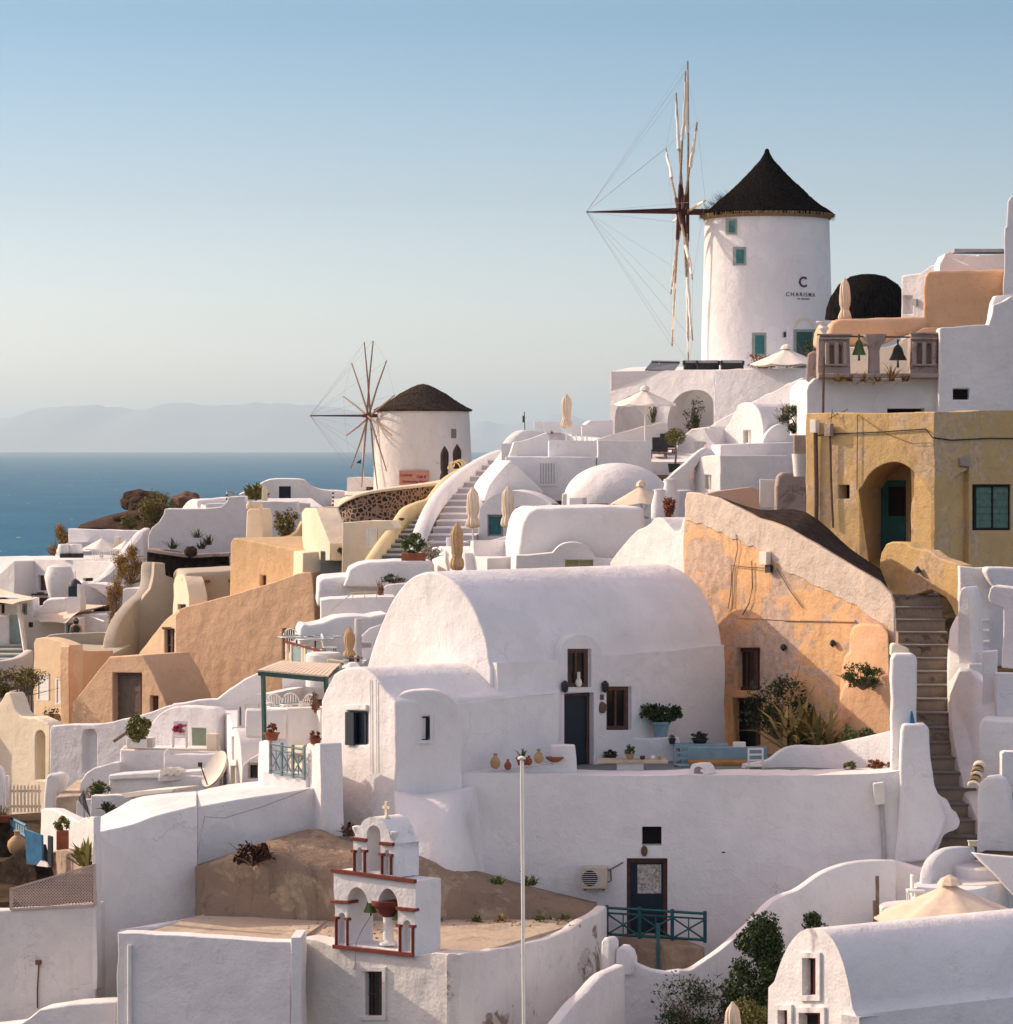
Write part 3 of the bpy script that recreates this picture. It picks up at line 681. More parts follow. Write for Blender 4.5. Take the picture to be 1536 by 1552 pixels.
tag(a_, 'narrow white gate pillar on the outer side of the red gate', 'pillar', 'white pillars of the red gate')
a_ = slab('gate_pillar', face(79, 15, 945), [(933, 1480), (934, 1440), (939, 1435), (948, 1436), (956, 1443), (960, 1455), (960, 1480)], .5, W, bev=.1)
tag(a_, 'wider rounded white gate pillar between red gate and dipping wall', 'pillar', 'white pillars of the red gate')
picket('wooden_gate', face(79.3, 20, 930), 921, 937, 1422, 1478, 4, plain('red_gate_paint', (.36, .09, .06), .8, .3), 'small weathered red gate between two white pillars')
def tall_shrub(px, py, Y, hgt, wd, n, label, seed):
    t = thing('laurel_tree', label, 'tree', P(px, py, Y)); b = P(px, py, Y); rnd = random.Random(seed)
    MB().tube([b, b + V((.1, 0, hgt * .4)), b + V((-.05, .1, hgt * .85))], .09, 6, .02).build('trunk', WD, t)
    m = MB()
    for i in range(80):
        u = .02 + .96 * rnd.random(); q = wd * .55 * math.sin(math.pi * min(1, .22 + .78 * u)) ** .6; an = rnd.uniform(0, 6.283); rr = q * rnd.uniform(.2, 1)
        s_ = rnd.uniform(.2, .36) * wd * (1.15 - .6 * u)
        m.leaves(b + V((rr * math.cos(an), rr * .8 * math.sin(an), hgt * u)), (s_, s_, s_ * 1.1), n // 60, .10, rnd.randint(0, 999), shell=.5)
    m.build('crown', LFD, t); return t
tall_shrub(1152, 1640, 77.5, 3.95, 1.5, 15000, 'tall dark green leafy tree before the sweeping white wall', 3)
tall_shrub(1234, 1560, 77.8, 2.75, .9, 3500, 'smaller green tree tip showing above the nearest vault', 8)
umbrella_closed(1111, 1640, 72, 1.72, CLT if 0 else CLO, 'closed beige parasol tip at the bottom edge beside the dark tree', r=.2, lo=.35, group='closed beige parasols')
shrub('ivy_bush', 1060, 1580, 77.5, (1.3, .5, .9), 2600, .10, LFD, 'dark ivy bush at the foot of the sweeping wall', seed=4)
shrub('flowering_bush', 1140, 1580, 75, (.5, .4, .6), 900, .10, LFY, 'sunlit yellow-green bush beside the closed beige parasol', seed=6)

# ================================================================ LONG TERRACE WALL WITH THE BLUE DOOR
pm_ = Pl(700, 84.6, 1375, 83.6)
hw = slab('retaining_wall', pm_, cr([(690, 1172), (760, 1172), (860, 1175), (950, 1176), (1060, 1175), (1180, 1175), (1290, 1174), (1345, 1171), (1372, 1166), (1384, 1163)], 3) +
     [(1392, 1172)] + cr([(1400, 1182), (1412, 1192), (1420, 1205), (1430, 1216), (1440, 1222), (1447, 1236), (1455, 1243), (1451, 1256), (1432, 1265), (1424, 1283), (1412, 1302)], 3) + [(1400, 1340), (1390, 1640), (905, 1640), (690, 1640)],
     1.5, W, wins=[(973, 1253, 1003, 1282, 'vent'), (950, 1301, 1012, 1424, 'bdoor')], bev=.16, seg=3, label='great white retaining wall below the patio with dark blue door', cat='wall', kind='thing')
MB().rect(pm_, 966, 1312, 1002, 1356, -.21, -.195).build('lace_curtain', LACE, hw)
m = MB()
for k in range(13): m.tube([pm_.pt(977 + 3.4 * math.cos(k * .5236), 1290 + 7 * math.sin(k * .5236), .02), pm_.pt(977 + 3.4 * math.cos(k * .5236 + .52), 1290 + 7 * math.sin(k * .5236 + .52), .02)], .03, 5)
m.rect(pm_, 975, 1284, 979, 1296, 0, .03); tag(m.build('wall_plaque', RUST), 'small oval rusty plaque above the dark blue door', 'plaque')
t = thing('air_conditioner', 'cream air conditioner unit mounted beside the dark blue door', 'air conditioner', pm_.pt(900, 1345))
MB().rect(pm_, 882, 1312, 922, 1344, .05, .42).build('casing', plain('cream_metal', (.55, .47, .38), .6, .15), t, bev=.02)
q = pm_.pt(896, 1328, .43); m = MB(); vs = [q + pm_.t3 * (.2 * math.cos(k * .3142)) + V((0, 0, .2 * math.sin(k * .3142))) for k in range(20)]; m.add(vs, [tuple(range(20))]); m.hexa(vs, [v + pm_.n3 * .012 for v in vs]).build('fan', DK, t)
m = MB()
for k in range(-3, 4): m.tube([q + pm_.t3 * (-.2) + V((0, 0, k * .05)) + pm_.n3 * .025, q + pm_.t3 * .2 + V((0, 0, k * .05)) + pm_.n3 * .025], .006, 4)
m.build('grille', WP, t)
m = MB(); m.tube([pm_.pt(922, 1318, .2), pm_.pt(928, 1316, .15), pm_.pt(945, 1307, .03)], .02, 5).tube([pm_.pt(922, 1336, .2), pm_.pt(927, 1334, .1), pm_.pt(926, 1318, .06)], .02, 5).build('pipes', RUST, t)
MB().rect(pm_, 886, 1344, 890, 1347, 0, .4).rect(pm_, 914, 1344, 918, 1347, 0, .4).build('bracket', RUST, t)
tag(MB().lathe([(.001, 0), (.045, .01), (.045, .03), (.001, .035)], pm_.pt(1097, 1293, .0), 12).build('wall_spout', DK), 'tiny dark drain hole in the middle of the great white wall', 'drain')
m = MB(); q = pm_.pt(1377, 1294, .01); vs = [q + pm_.t3 * (.13 * math.cos(k * .3927)) + V((0, 0, .09 * math.sin(k * .3927))) for k in range(16)]; m.hexa(vs, [v + pm_.n3 * .03 for v in vs]); tag(m.build('wall_vent', MTL), 'oval dark vent low on the white buttress', 'vent')
t = thing('drain_pipe', 'grey downpipe with cream box head on the great white wall', 'drainpipe', pm_.pt(1338, 1300))
MB().tube([pm_.pt(1337, 1220, .08), pm_.pt(1341, 1303, .08)], .06, 8).build('pipe', GMT, t, smooth=40)
m = MB(); m.poly(pm_, [(1323, 1186), (1340, 1184), (1342, 1217), (1326, 1219)], .02, .3).build('rain_head', CLW, t, bev=.03)
ribbon('red_platform', [(918, 1428, 82.5), (990, 1432, 82), (1068, 1436, 82.3)], 3.2, 1.9, EA, n=2, label='dark earthen landing before the dark blue door', cat='landing')
railing_x('door_railing', Pl(918, 82.2, 1070, 82), 920, 1069, 1376, 1385, 40, 3, plain('blue_green_paint', (.012, .09, .10), .5, .3), 'blue-green crossed railing before the dark blue door')
tag(MB().tube([P(998, 1400, 82), P(998, 1480, 82)], .05, 6).build('support_post', TEAL), 'blue-green post carrying the landing railing', 'post')
# post and pillars at the patio's corner
slab('corner_pillar', face(83.9, 2, 1370), [(1352, 1180), (1352, 1000), (1356, 991), (1385, 991), (1391, 998), (1390, 1100), (1388, 1180)], .55, W, bev=.1, seg=3, label='tall slim white pillar beside the stone stairs', cat='pillar', kind='thing')
slab('corner_pillar', face(83.4, 2, 1390), [(1356, 1310), (1362, 1260), (1365, 1200), (1367, 1110), (1370, 1098), (1402, 1097), (1409, 1104), (1411, 1150), (1417, 1190), (1427, 1214), (1436, 1240), (1428, 1266), (1408, 1306)], .6, W, bev=.1, seg=3, label='broad lower white pillar carrying a small blue cone', cat='pillar', kind='thing')
slab('chimney_block', face(84.6, 2, 1365), [(1351, 995), (1351, 978), (1356, 975), (1378, 983), (1381, 995)], .5, WC, bev=.06, label='small cream block on top of the slim white pillar', cat='block', kind='thing')
tag(MB().lathe([(.10, 0), (.09, .03), (.05, .22), (.02, .32)], P(1382, 1097, 83.7), 12).build('blue_cone', BRB, smooth=40), 'small blue cone ornament standing on the white pillar', 'ornament')
# lamp housing arch on the patio wall
a_ = slab('wall_arch', face(84.3, 25, 1062), [(1046, 1174), (1047, 1162), (1050, 1158), (1066, 1158), (1071, 1163), (1075, 1174)], .5, W, holes=[(arch(1052, 1066, 1162, 1167, 1173.5, 6), None)], bev=.02)
tag(a_, 'small white arched lamp hood on the patio wall', 'ornament')

# ================================================================ PATIO
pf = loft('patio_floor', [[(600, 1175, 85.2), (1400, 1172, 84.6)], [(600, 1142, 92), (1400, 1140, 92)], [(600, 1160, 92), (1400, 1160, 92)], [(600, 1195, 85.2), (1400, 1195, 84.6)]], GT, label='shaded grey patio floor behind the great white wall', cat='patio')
def table(px, py, Y, w_, d, mat, label, h=.72, col=(.5, .35)):
    b = P(px, py, Y); t = thing('patio_table', label, 'table', b)
    MB().box(b + V((0, 0, h)), (w_, d, .07)).build('table_top', mat, t, bev=.02)
    MB().box(b + V((-.05, 0, h / 2 - .02)), (col[0], col[1], h - .04)).build('pedestal', W, t, bev=.02); return b + V((0, 0, h + .035))
tb = table(958, 1195, 86, 1.85, .8, FL, 'white masonry table with stone top on the patio', col=(.7, .5))
pot(955, 1152, 86, .11, .16, 'small green plant in a brass tub on the masonry table', pm=CLAY, n=150, lr=(.16, .16, .16), lsz=.06, seed=3)
for i, (dx, s_) in enumerate([(.28, .07), (.55, .055), (.72, .05)]):
    tag(MB().lathe([(s_ * .6, 0), (s_, .03), (s_ * .9, .09), (s_ * .5, .1)], tb + V((dx, 0, 0)), 12).build('small_bowl', [MTL, WP, CLAY][i]), ['dark', 'white', 'brown'][i] + ' little bowl on the masonry table', 'bowl')
slab('masonry_counter', face(89.2, 0, 980), [(925, 1175), (930, 1150), (946, 1126), (960, 1118), (1030, 1118), (1034, 1175)], .7, W, bev=.06, label='white sloping masonry counter carrying the large fern', cat='counter', kind='thing')
MB().rect(face(89.1, 0, 980), 958, 1113.5, 984, 1117, -.4, 0)
tb2 = table(1062, 1180, 89, 1.45, .8, PBL, 'pale blue table by the house wall under the large fern', h=.9, col=(.15, .15))
pot(1002, 1117, 89.4, .24, .42, 'large arching fern in a pale blue pot by the house wall', pm=PBL, n=500, lr=(.62, .5, .34), lsz=.13, seed=9, leaf=LFD)
pot(1019, 1128, 89, .10, .16, 'small dark pot on the pale blue table', pm=MTL, n=40, lr=(.09, .09, .06), lsz=.05)
pot(1061, 1128, 89.2, .22, .16, 'wide dark bowl of black foliage by the bench', pm=MTL, n=130, lr=(.22, .2, .1), lsz=.08, leaf=LFD)
pot(926, 1150, 88.4, .18, .1, 'low dark bowl beside the house door', pm=MTL, n=90, lr=(.2, .2, .08), lsz=.07, leaf=LFD)
t = thing('stone_bench', 'pale blue masonry bench with orange cushion behind the patio wall', 'bench', P(1100, 1185, 87.5))
b = P(1100, 1185, 87.5); MB().box(b + V((0, 0, .22)), (2.1, .7, .44)).build('seat', PBL, t, bev=.04); MB().box(b + V((0, .42, .42)), (2.3, .18, .95)).build('backrest', PBL, t, bev=.05); MB().box(b + V((-.2, -.02, .5)), (1.6, .6, .14)).build('cushion', SAND, t, bev=.05)
t = thing('cushion', 'white pointed cushion standing on the pale blue bench', 'cushion', P(1121, 1140, 87.9)); MB().box(P(1121, 1134, 87.9), (.34, .1, .34), 0, 0).build('cover', CLW, t, bev=.04)
def chair(px, py, Y, label, mat, rz=0, group='patio chairs', sc_=1, name='patio_chair'):
    b = P(px, py, Y); t = thing(name, label, 'chair', b, group, rz); m = lambda v: V(v) * sc_
    MB().box(m((0, 0, .44)), (.44 * sc_, .42 * sc_, .045)).build('seat', mat, t, bev=.01)
    bk = MB()
    for x in (-.19, .19): bk.box(m((x, .2, .68)), (.04, .04, .48 * sc_))
    for z in (.6, .75, .9): bk.box(m((0, .2, z)), (.36 * sc_, .03, .05))
    bk.build('backrest', mat, t)
    for x in (-.19, .19):
        for y in (-.18, .19): MB().box(m((x, y, .21)), (.035, .035, .42 * sc_)).build('leg', mat, t)
    for o in t.children: pass
    return t
# chairs are modelled about their own origin, so their parts keep local coordinates
def chair_at(*a, **k):
    global link
    old = link
    def l2(name, verts, faces, mat, parent=None, smooth=None, bev=0, seg=2, mats=None, fm=None, local=False):
        o = old(name, verts, faces, mat, None, smooth, bev, seg, mats, fm, True)
        if parent is not None: o.parent = parent
        LOC[o.name] = (V((0, 0, 0)), 0); return o
    link = l2
    try: return chair(*a, **k)
    finally: link = old
chair_at(1037, 1185, 87.3, 'pale blue ladder-back chair at the pale blue table', PBL, .3)
chair_at(1143, 1186, 86.7, 'white chair turned away at the end of the bench', CLW, 3.3)
ribbon('patio_parapet', [(1130, 1158, 86.6), (1165, 1152, 86.8), (1185, 1137, 86.9), (1205, 1130, 86.9), (1245, 1130, 86.6), (1290, 1121, 86), (1330, 1112, 85.4), (1356, 1106, 85)], 1.6, .25, W, label='inner curved parapet of the patio, bluish in the shade', cat='wall', kind='thing')
agv = thing('agave_plant', 'spiky golden agave in the shaded garden corner', 'plant', P(1215, 1130, 89))
MB().blades(P(1215, 1135, 88.6), 70, 1.9, .12, 5, base=.5, up=.25).build('leaves', AGV, agv)
agv = thing('agave_plant', 'second spiky agave leaning on the stone tank', 'plant', P(1255, 1130, 88.2))
MB().blades(P(1252, 1128, 88), 40, 1.5, .12, 9, base=.3, up=.3).build('leaves', AGV, agv)
shrub('dark_bush', 1180, 1120, 90.2, (1.0, .5, 1.0), 1500, .13, LFD, 'dark leafy bush in the deepest shade by the old door', seed=14)
slab('stone_tank', Pl(1272, 88.5, 1352, 87), [(1272, 1150), (1274, 1060), (1281, 1040), (1300, 1027), (1352, 1022), (1352, 1150)], 1.6, OR, dv=V((.03, 1.2, 0)), bev=.12, seg=3, label='rounded ochre plaster tank in the garden corner', cat='tank', kind='thing')
shrub('trailing_plant', 1308, 1045, 87.4, (.62, .35, .38), 900, .11, LF, 'bright green trailing plant over the ochre tank', seed=21)
for i, (x, y, r_) in enumerate([(1287, 1125, .32), (1314, 1120, .25)]):
    shrub('garden_plant', x, y, 86.4, (r_, .2, r_ * .7), 260, .09, LF, ['bushy green plant behind the parapet near the agave', 'smaller green plant behind the parapet near the white pillar'][i], seed=30 + i, tw=6, group='green plants behind the parapet')
pot(1289, 1172, 85, .12, .1, 'yellow-green succulent on the patio wall', leaf=LFY, n=200, lr=(.17, .15, .14), lsz=.07, seed=5)
pot(1330, 1172, 85, .2, .1, 'wide pot of reddish dry leaves on the patio wall', leaf=RDF, n=230, lr=(.32, .2, .16), lsz=.07, seed=6)
pot(1351, 1170, 85, .10, .16, 'small terracotta pot beside the slim white pillar', leaf=RDF, n=50, lr=(.12, .12, .08), lsz=.06, seed=7)
for i, (x, w_) in enumerate([(1130, .3), (1218, .45)]):
    pot(x, 1176, 85.3, w_, .05, ['low tray of dry yellow sprigs on the patio wall', 'longer tray of dry yellow sprigs on the patio wall'][i], leaf=LFY, n=70, lr=(w_, .1, .08), lsz=.05, seed=17 + i, sq=True)

# ================================================================ MAIN HOUSE WITH THE GREAT VAULT
gm = Pl(555, 89.9, 745, 86)
mh = thing('vaulted_house', 'large white barrel-vaulted house with tall dark door at the centre', 'house', gm.pt(650, 1050))
prof = [(545, 1060)] + cr([(551, 1030), (562, 990), (574, 955), (590, 918), (606, 893), (624, 875), (645, 867), (662, 868), (682, 878), (700, 894), (716, 917), (729, 945), (738, 972), (742, 1000)], 4) + [(745, 1012), (745, 1060)]
slab('vault', gm, prof, 8.6, W, mh, bev=.10, seg=3, smooth=30)
sm = Pl(745, 86.05, 1092, 91.75)
front = [(746, 1185), (746, 1004), (838, 1001)] + cr([(841, 990), (846, 975), (855, 966), (867, 961), (880, 962), (893, 968), (902, 980), (908, 993)], 3) + [(990, 987), (1090, 977), (1092, 1185)]
slab('front_wall', sm, front, .6, W, mh, off=.2, wins=[(853, 983, 889, 1041, 'browns'), (848, 1049, 893, 1167, 'bdoor'), (912, 1040, 950, 1106, 'browns')], bev=.02)
slab('door_gable', sm, cr([(838, 1010), (841, 990), (846, 975), (855, 966), (867, 961), (880, 962), (893, 968), (902, 980), (908, 993), (909, 1010)], 3), 1.6, W, mh, off=-.30, smooth=40)
for x, y in ((772, 938), (899, 933)):
    q = sm.pt(x, y, -1.0); tag(MB().blob(q, (.16, .3, .12), 2, .15, 2, x).build('roof_knob', W, mh, smooth=80), None)
KW['blank'] = (.02, None, None, 0, (1, 1), 'niche')
for i, x in enumerate((845, 906)):
    t = thing('wall_lamp', ['black wall lantern beside the upper door window', 'black wall lantern above the carved ornament'][i], 'lamp', sm.pt(x, 1050, .2), 'wall lanterns of the main house')
    MB().lathe([(.03, .2), (.1, .12), (.08, -.08), (.03, -.12)], sm.pt(x, 1042, .3), 6).build('lantern', MTL, t); MB().tube([sm.pt(x, 1036, .12), sm.pt(x, 1034, .3)], .02, 5).build('bracket', MTL, t)
m = MB(); m.rect(sm, 902, 1052, 906, 1060, .2, .25); m.blob(sm.pt(904, 1072, .24), (.12, .06, .16), 2, .2, 2, 3); tag(m.build('wall_ornament', RUST), 'dark carved ornament between the tall door and the window', 'ornament')
m = MB(); m.tube([sm.pt(868, 1018, .24), sm.pt(868, 1030, .24)], .05, 6).blob(sm.pt(868, 1034, .24), (.09, .05, .13), 2, .1, 2, 2); tag(m.build('hanging_ornament', CLW), 'white oval ornament hanging in the window above the tall door', 'ornament')
pot(925, 1104, 90.0, .06, .08, 'tiny white pot on the window ledge', pm=WP, n=30, lr=(.07, .07, .06), lsz=.04)
# mid terrace wall with lean roof, bench with clay jars
p2 = Pl(697, 84.9, 846, 86.6)
slab('porch_wall', p2, [(697, 1066), (770, 1058), (843, 1050), (846, 1056), (846, 1185), (697, 1185)], 2.2, W, dv=V((.25, 2.4, .25)), bev=.05, label='pinkish white porch wall beside the tall door', cat='wall', kind='thing')
loft('lean_vault', [[(640, 1064, 85.2), (690, 1066, 84.85), (843, 1051, 86.5)], [(636, 1050, 86.3), (690, 1047, 86), (835, 1038, 87.5)], [(640, 1034, 88), (690, 1033, 87.6), (800, 1029, 88.8)], [(640, 1070, 88.2), (690, 1070, 87.8), (800, 1060, 89)]], W, bev=.05, smooth=50, label='low rounded white roof over the porch wall', cat='roof', kind='thing')
slab('masonry_bench', face(84.9, 0, 780), [(705, 1185), (705, 1171), (838, 1158), (836, 1131), (872, 1131), (874, 1150), (876, 1185)], .5, W, bev=.03, label='low white masonry ledge carrying clay jars', cat='bench', kind='thing')
jar = [(.06, 0), (.13, .06), (.16, .18), (.12, .3), (.06, .36), (.05, .42), (.08, .45)]
for i, (x, y, s_, mm, lb) in enumerate([(751, 1165, .85, CLAY, 'slim brown clay jug at the far end of the ledge'), (770, 1167, .6, TER, 'smallest clay figurine jar on the ledge'), (802, 1160, .55, TER, 'squat dark clay pot beside the potted aloe'), (817, 1157, .8, CLAY, 'round pale clay jug on the ledge')]):
    tag(MB().lathe([(r * s_, z * s_) for r, z in jar], P(x, y, 84.75), 16).build('clay_jar', mm, smooth=50), lb, 'jar', 'clay jars on the white ledge')
tag(MB().lathe([(.1, 0), (.22, .08), (.24, .13), (.2, .13)], P(841, 1155, 84.9), 18).build('clay_bowl', TER, smooth=50), 'flat terracotta bowl on the white ledge', 'bowl')
pot(792, 1160, 84.8, .16, .2, 'terracotta pot of spiky aloe on the white ledge', blades=16, lr=(.2, .2, .22), leaf=LF)
# small vaulted house at the corner
gs = Pl(487, 86.4, 600, 83.7)
h3 = thing('vaulted_house', 'small white vaulted house with dark blue shutters at the corner', 'house', gs.pt(540, 1260))
prof = [(484, 1320), (486, 1200), (487, 1062), (494, 1045), (503, 1028)] + cr([(506, 1022), (520, 1014), (540, 1011), (556, 1016), (570, 1028), (582, 1045)], 4) + [(592, 1056), (600, 1064), (602, 1330)]
slab('gable_wall', gs, prof, 4.6, W, h3, wins=[(527, 1078, 558, 1129, 'blue')], bev=.12, seg=3, smooth=30)
MB().rect(gs, 525, 1068, 558, 1076, 0, .07).build('window_lintel', W, h3, bev=.02)
m = MB(); m.poly(gs, [(526, 1079), (539, 1080), (539, 1130), (526, 1129)], .02, .06).build('open_shutter', BLU, h3)
m = MB()
for px in (563, 572): m.tube([gs.pt(px, 1030, .03), gs.pt(px + 1, 1170, .03)], .014, 5)
tag(m.build('conduit', WP), 'two thin pipes running down the small corner house', 'pipe')
pb = Pl(596, 84.0, 700, 84.3)
h4 = thing('rounded_house', 'bulging shaded white annex with one small blue window', 'house', pb.pt(650, 1300))
slab('facade', pb, cr([(597, 1068), (604, 1055), (618, 1048), (640, 1046), (664, 1047), (682, 1055), (697, 1068)], 3) + [(700, 1100), (700, 1340), (597, 1340)], 3.5, W, h4, wins=[(629, 1086, 652, 1122, 'blue')], bev=.2, seg=4, smooth=30)
m = MB().rect(pb, 622, 1080, 629, 1126, 0, .06).rect(pb, 629, 1122, 656, 1127, 0, .07).rect(pb, 652, 1082, 656, 1122, 0, .05).build('window_surround', W, h4, bev=.02)
# swollen plaster skirt below it
loft('plaster_buttress', [[(600, 1196, 83.9), (640, 1204, 83.8), (690, 1198, 83.9), (722, 1192, 84.2)], [(598, 1204, 83.5), (640, 1212, 83.3), (690, 1206, 83.4), (714, 1198, 84)], [(600, 1250, 83.1), (640, 1262, 82.6), (690, 1255, 82.7), (706, 1240, 83.8)], [(606, 1290, 82.9), (640, 1300, 82.3), (690, 1315, 82.2), (722, 1330, 83.4)], [(606, 1360, 82.9), (640, 1370, 82.3), (690, 1380, 82.2), (740, 1390, 83.4)], [(606, 1360, 86), (640, 1370, 86), (690, 1380, 86), (740, 1390, 86)], [(600, 1190, 86), (640, 1196, 86), (690, 1190, 86), (722, 1186, 86)]], W, n=4, smooth=80, label='swollen white plaster skirt at the foot of the annex', cat='buttress')

# ================================================================ CHAPEL, ROOF TERRACE, BELFRY, BANK
WOS = plaster('stained_whitewash', (.78, .73, .70), (.40, .31, .25), .55, wear=(.36, .27, .21), wamt=.25, bmp=.9)
pa = Pl(178, 77.4, 441, 76.0); pbb = Pl(441, 76.0, 458, 77.6); pc = Pl(456, 77.6, 697, 74.8)
ch = thing('chapel', 'white flat-roofed chapel at the bottom carrying the belfry', 'chapel', pa.pt(400, 1640))
slab('front_wall', pa, [(178, 1414), (300, 1420), (441, 1428), (441, 1640), (178, 1640)], .5, W, ch, bev=.03)
slab('pilaster', face(75.95, 2, 448), [(441, 1421), (457, 1421), (457, 1640), (441, 1640)], 1.2, W, ch, bev=.03)
slab('belfry_wall', pc, [(456, 1421), (480, 1425), (510, 1436), (560, 1441), (628, 1449), (660, 1444), (697, 1447), (697, 1640), (456, 1640)], .6, WO, ch, wins=[(553, 1473, 580, 1540, 'dark')], bev=.03)
MB().rect(pc, 547, 1466, 586, 1472, 0, .05).rect(pc, 581, 1472, 586, 1546, 0, .05).rect(pc, 547, 1541, 581, 1546, 0, .05).build('window_surround', WO, ch, bev=.015)
ribbon('side_parapet', [(696, 1447, 74.8), (708, 1446, 75.2), (740, 1441, 76.2), (790, 1432, 77.6), (835, 1420, 78.8), (862, 1410, 79.6), (880, 1396, 80.2), (900, 1388, 80.8), (914, 1378, 81.4), (920, 1374, 82)], 7, .3, WOS, ch, side=1, wob=.05)
loft('roof_terrace', [[(182, 1419, 77.6), (441, 1432, 76.5), (458, 1426, 78.0), (697, 1452, 75.3)], [(300, 1388, 81), (500, 1393, 81.2), (520, 1394, 81.2), (893, 1394, 81.2)], [(300, 1400, 81), (500, 1404, 81.2), (520, 1405, 81.2), (893, 1404, 81.2)], [(182, 1430, 77.6), (441, 1444, 76.5), (458, 1438, 78.0), (697, 1464, 75.3)]], FL, ch)
MB().tube([pa.pt(198, 1432, .06), pa.pt(198, 1640, .06)], .05, 8).build('downpipe', WP, ch, smooth=40)
loft('back_parapet', [[(179, 1412, 77.6), (240, 1404, 79), (310, 1388, 81.4)], [(184, 1409, 77.7), (262, 1396, 79.8), (312, 1386, 81.5)], [(190, 1425, 77.7), (265, 1412, 79.8), (316, 1400, 81.5)], [(184, 1430, 77.6), (246, 1418, 79), (312, 1402, 81.4)]], W, ch)
loft('earth_bank', [[(296, 1318, 81.6), (360, 1300, 81.4), (400, 1292, 81.2), (470, 1318, 81), (520, 1326, 81), (600, 1330, 81.2), (700, 1350, 81.4), (800, 1374, 81.6), (905, 1392, 82)],
     [(296, 1316, 81.9), (360, 1290, 82), (415, 1276, 82), (480, 1306, 81.6), (530, 1300, 81.8), (620, 1296, 82), (700, 1322, 82.3), (800, 1350, 82.6), (905, 1372, 82.9)],
     [(296, 1312, 82.6), (360, 1290, 83), (420, 1270, 83.3), (480, 1256, 83.6), (530, 1276, 83.4), (620, 1285, 83.4), (700, 1312, 83.6), (800, 1342, 83.8), (905, 1368, 84)],
     [(296, 1500, 84.5), (360, 1500, 84.5), (420, 1500, 84.5), (480, 1500, 84.5), (530, 1500, 84.5), (620, 1500, 84.5), (700, 1500, 84.5), (800, 1500, 84.5), (905, 1500, 84.5)],
     [(296, 1480, 81.3), (360, 1480, 81), (420, 1480, 80.8), (470, 1480, 80.8), (520, 1480, 80.8), (600, 1480, 80.9), (700, 1480, 81), (800, 1480, 81.2), (905, 1480, 81.6)]],
     EA, n=4, smooth=80, label='brown weathered cement bank behind the belfry', cat='bank')
shrub('dead_bush', 383, 1312, 81.0, (.55, .25, .32), 420, .16, leafy('dead_brown', [(0, (.03, .012, .01)), (1, (.09, .035, .025))]), 'dark dried bush hanging on the cement bank', seed=41)
shrub('dead_bush', 528, 1268, 83.0, (.22, .2, .2), 200, .10, MATS['dead_brown'], 'small dark dried bush behind the belfry', seed=42)
for i, (x, y) in enumerate([(752, 1340), (803, 1342), (662, 1402), (836, 1404)]):
    shrub('weed', x, y, 81.2, (.28, .15, .14), 110, .08, LF, ['green weed on the bank beside the flagpole', 'second green weed on the bank by the pole', 'green weed growing at the belfry side', 'green weed near the curved parapet'][i], cat='weed', seed=50 + i, tw=4, group='green weeds on the bank', clumps=3)
for i in range(5):
    x = 662 + i * 46 + (i * 37 % 23); y = interp([(650, 1398), (760, 1398), (900, 1392)], x)
    shrub('weed', x, y, 80.9, (.16, .12, .12), 60, .07, [LF, LFY, DRY][i % 3], ORD[i] + ' weed tuft from the belfry along the foot of the cement bank', cat='weed', seed=500 + i, tw=2, group='weed tufts at the foot of the bank', clumps=3)
rnd = random.Random(8); m = MB()
for i in range(160):
    x = rnd.uniform(250, 880); Y = rnd.uniform(77.6, 81) if x < 640 else rnd.uniform(79.6, 81); s_ = rnd.uniform(.012, .045)
    zt = -(1412 - HY) / F * 78.9; m.blob(V(((x - CX) / F * Y, Y, zt + .0)), (s_, s_, s_ * .6), 1, .3, 2, i)
tag(m.build('loose_gravel', EA), 'grit and small stones scattered on the chapel roof', kind='stuff')
# flagpole
t = thing('flagpole', 'tall thin white flagpole rising before the great wall', 'pole', P(795, 1640, 73)); MB().tube([P(795, 1640, 73), P(791, 1152, 73)], .042, 8, .034).build('shaft', WP, t, smooth=40); MB().lathe([(.02, 0), (.09, .02), (.09, .06), (.02, .09)], P(791, 1152, 73), 12).build('cap', WP, t)
wire([P(797, 1640, 72.9), P(794, 1154, 72.9)], .009, WP, 'thin rope running down the white flagpole', 'rope', 'rope')

# belfry
pf_ = pc.at(.05)
bf = thing('belfry', 'white two-tier belfry with dark red trim and two bells', 'belfry', pf_.pt(568, 1445))
sd_ = V((.62, .62, 0)) * .92
lo_ = [(527, 1431), (527, 1364)] + cr([(528, 1358), (533, 1349), (541, 1345), (549, 1349), (555, 1358), (557, 1367)], 2)[:-1] + [(558, 1369), (573, 1370)] + cr([(575, 1360), (581, 1350), (588, 1347), (595, 1351), (601, 1361), (603, 1372)], 2) + [(603, 1441)]
nl = arch(513.5, 523.5, 1384, 1391, 1431, 6); nr = arch(611, 622.5, 1395, 1403, 1442, 6)
slab('lower_tier', pf_, [(506, 1319), (630, 1336), (629, 1450), (508, 1437)], 1, W, bf, dv=sd_, holes=[(lo_, None), (nl, .14), (nr, .14)], bev=.012)
up_ = arch(556, 577, 1251, 1265, 1322, 10); up_[0] = (556, 1320)
slab('upper_tier', pf_, [(535, 1323), (536, 1268)] + cr([(544, 1264), (546, 1253), (551, 1244), (560, 1239), (571, 1239), (581, 1246), (588, 1258), (592, 1272)], 3) + [(597, 1280), (597, 1331)], 1, W, bf, dv=sd_ * .98, holes=[(up_, None), (arch(542, 549, 1284, 1289, 1320, 6), .1), (arch(583.5, 590, 1288, 1293, 1326, 6), .1)], bev=.012, smooth=30)
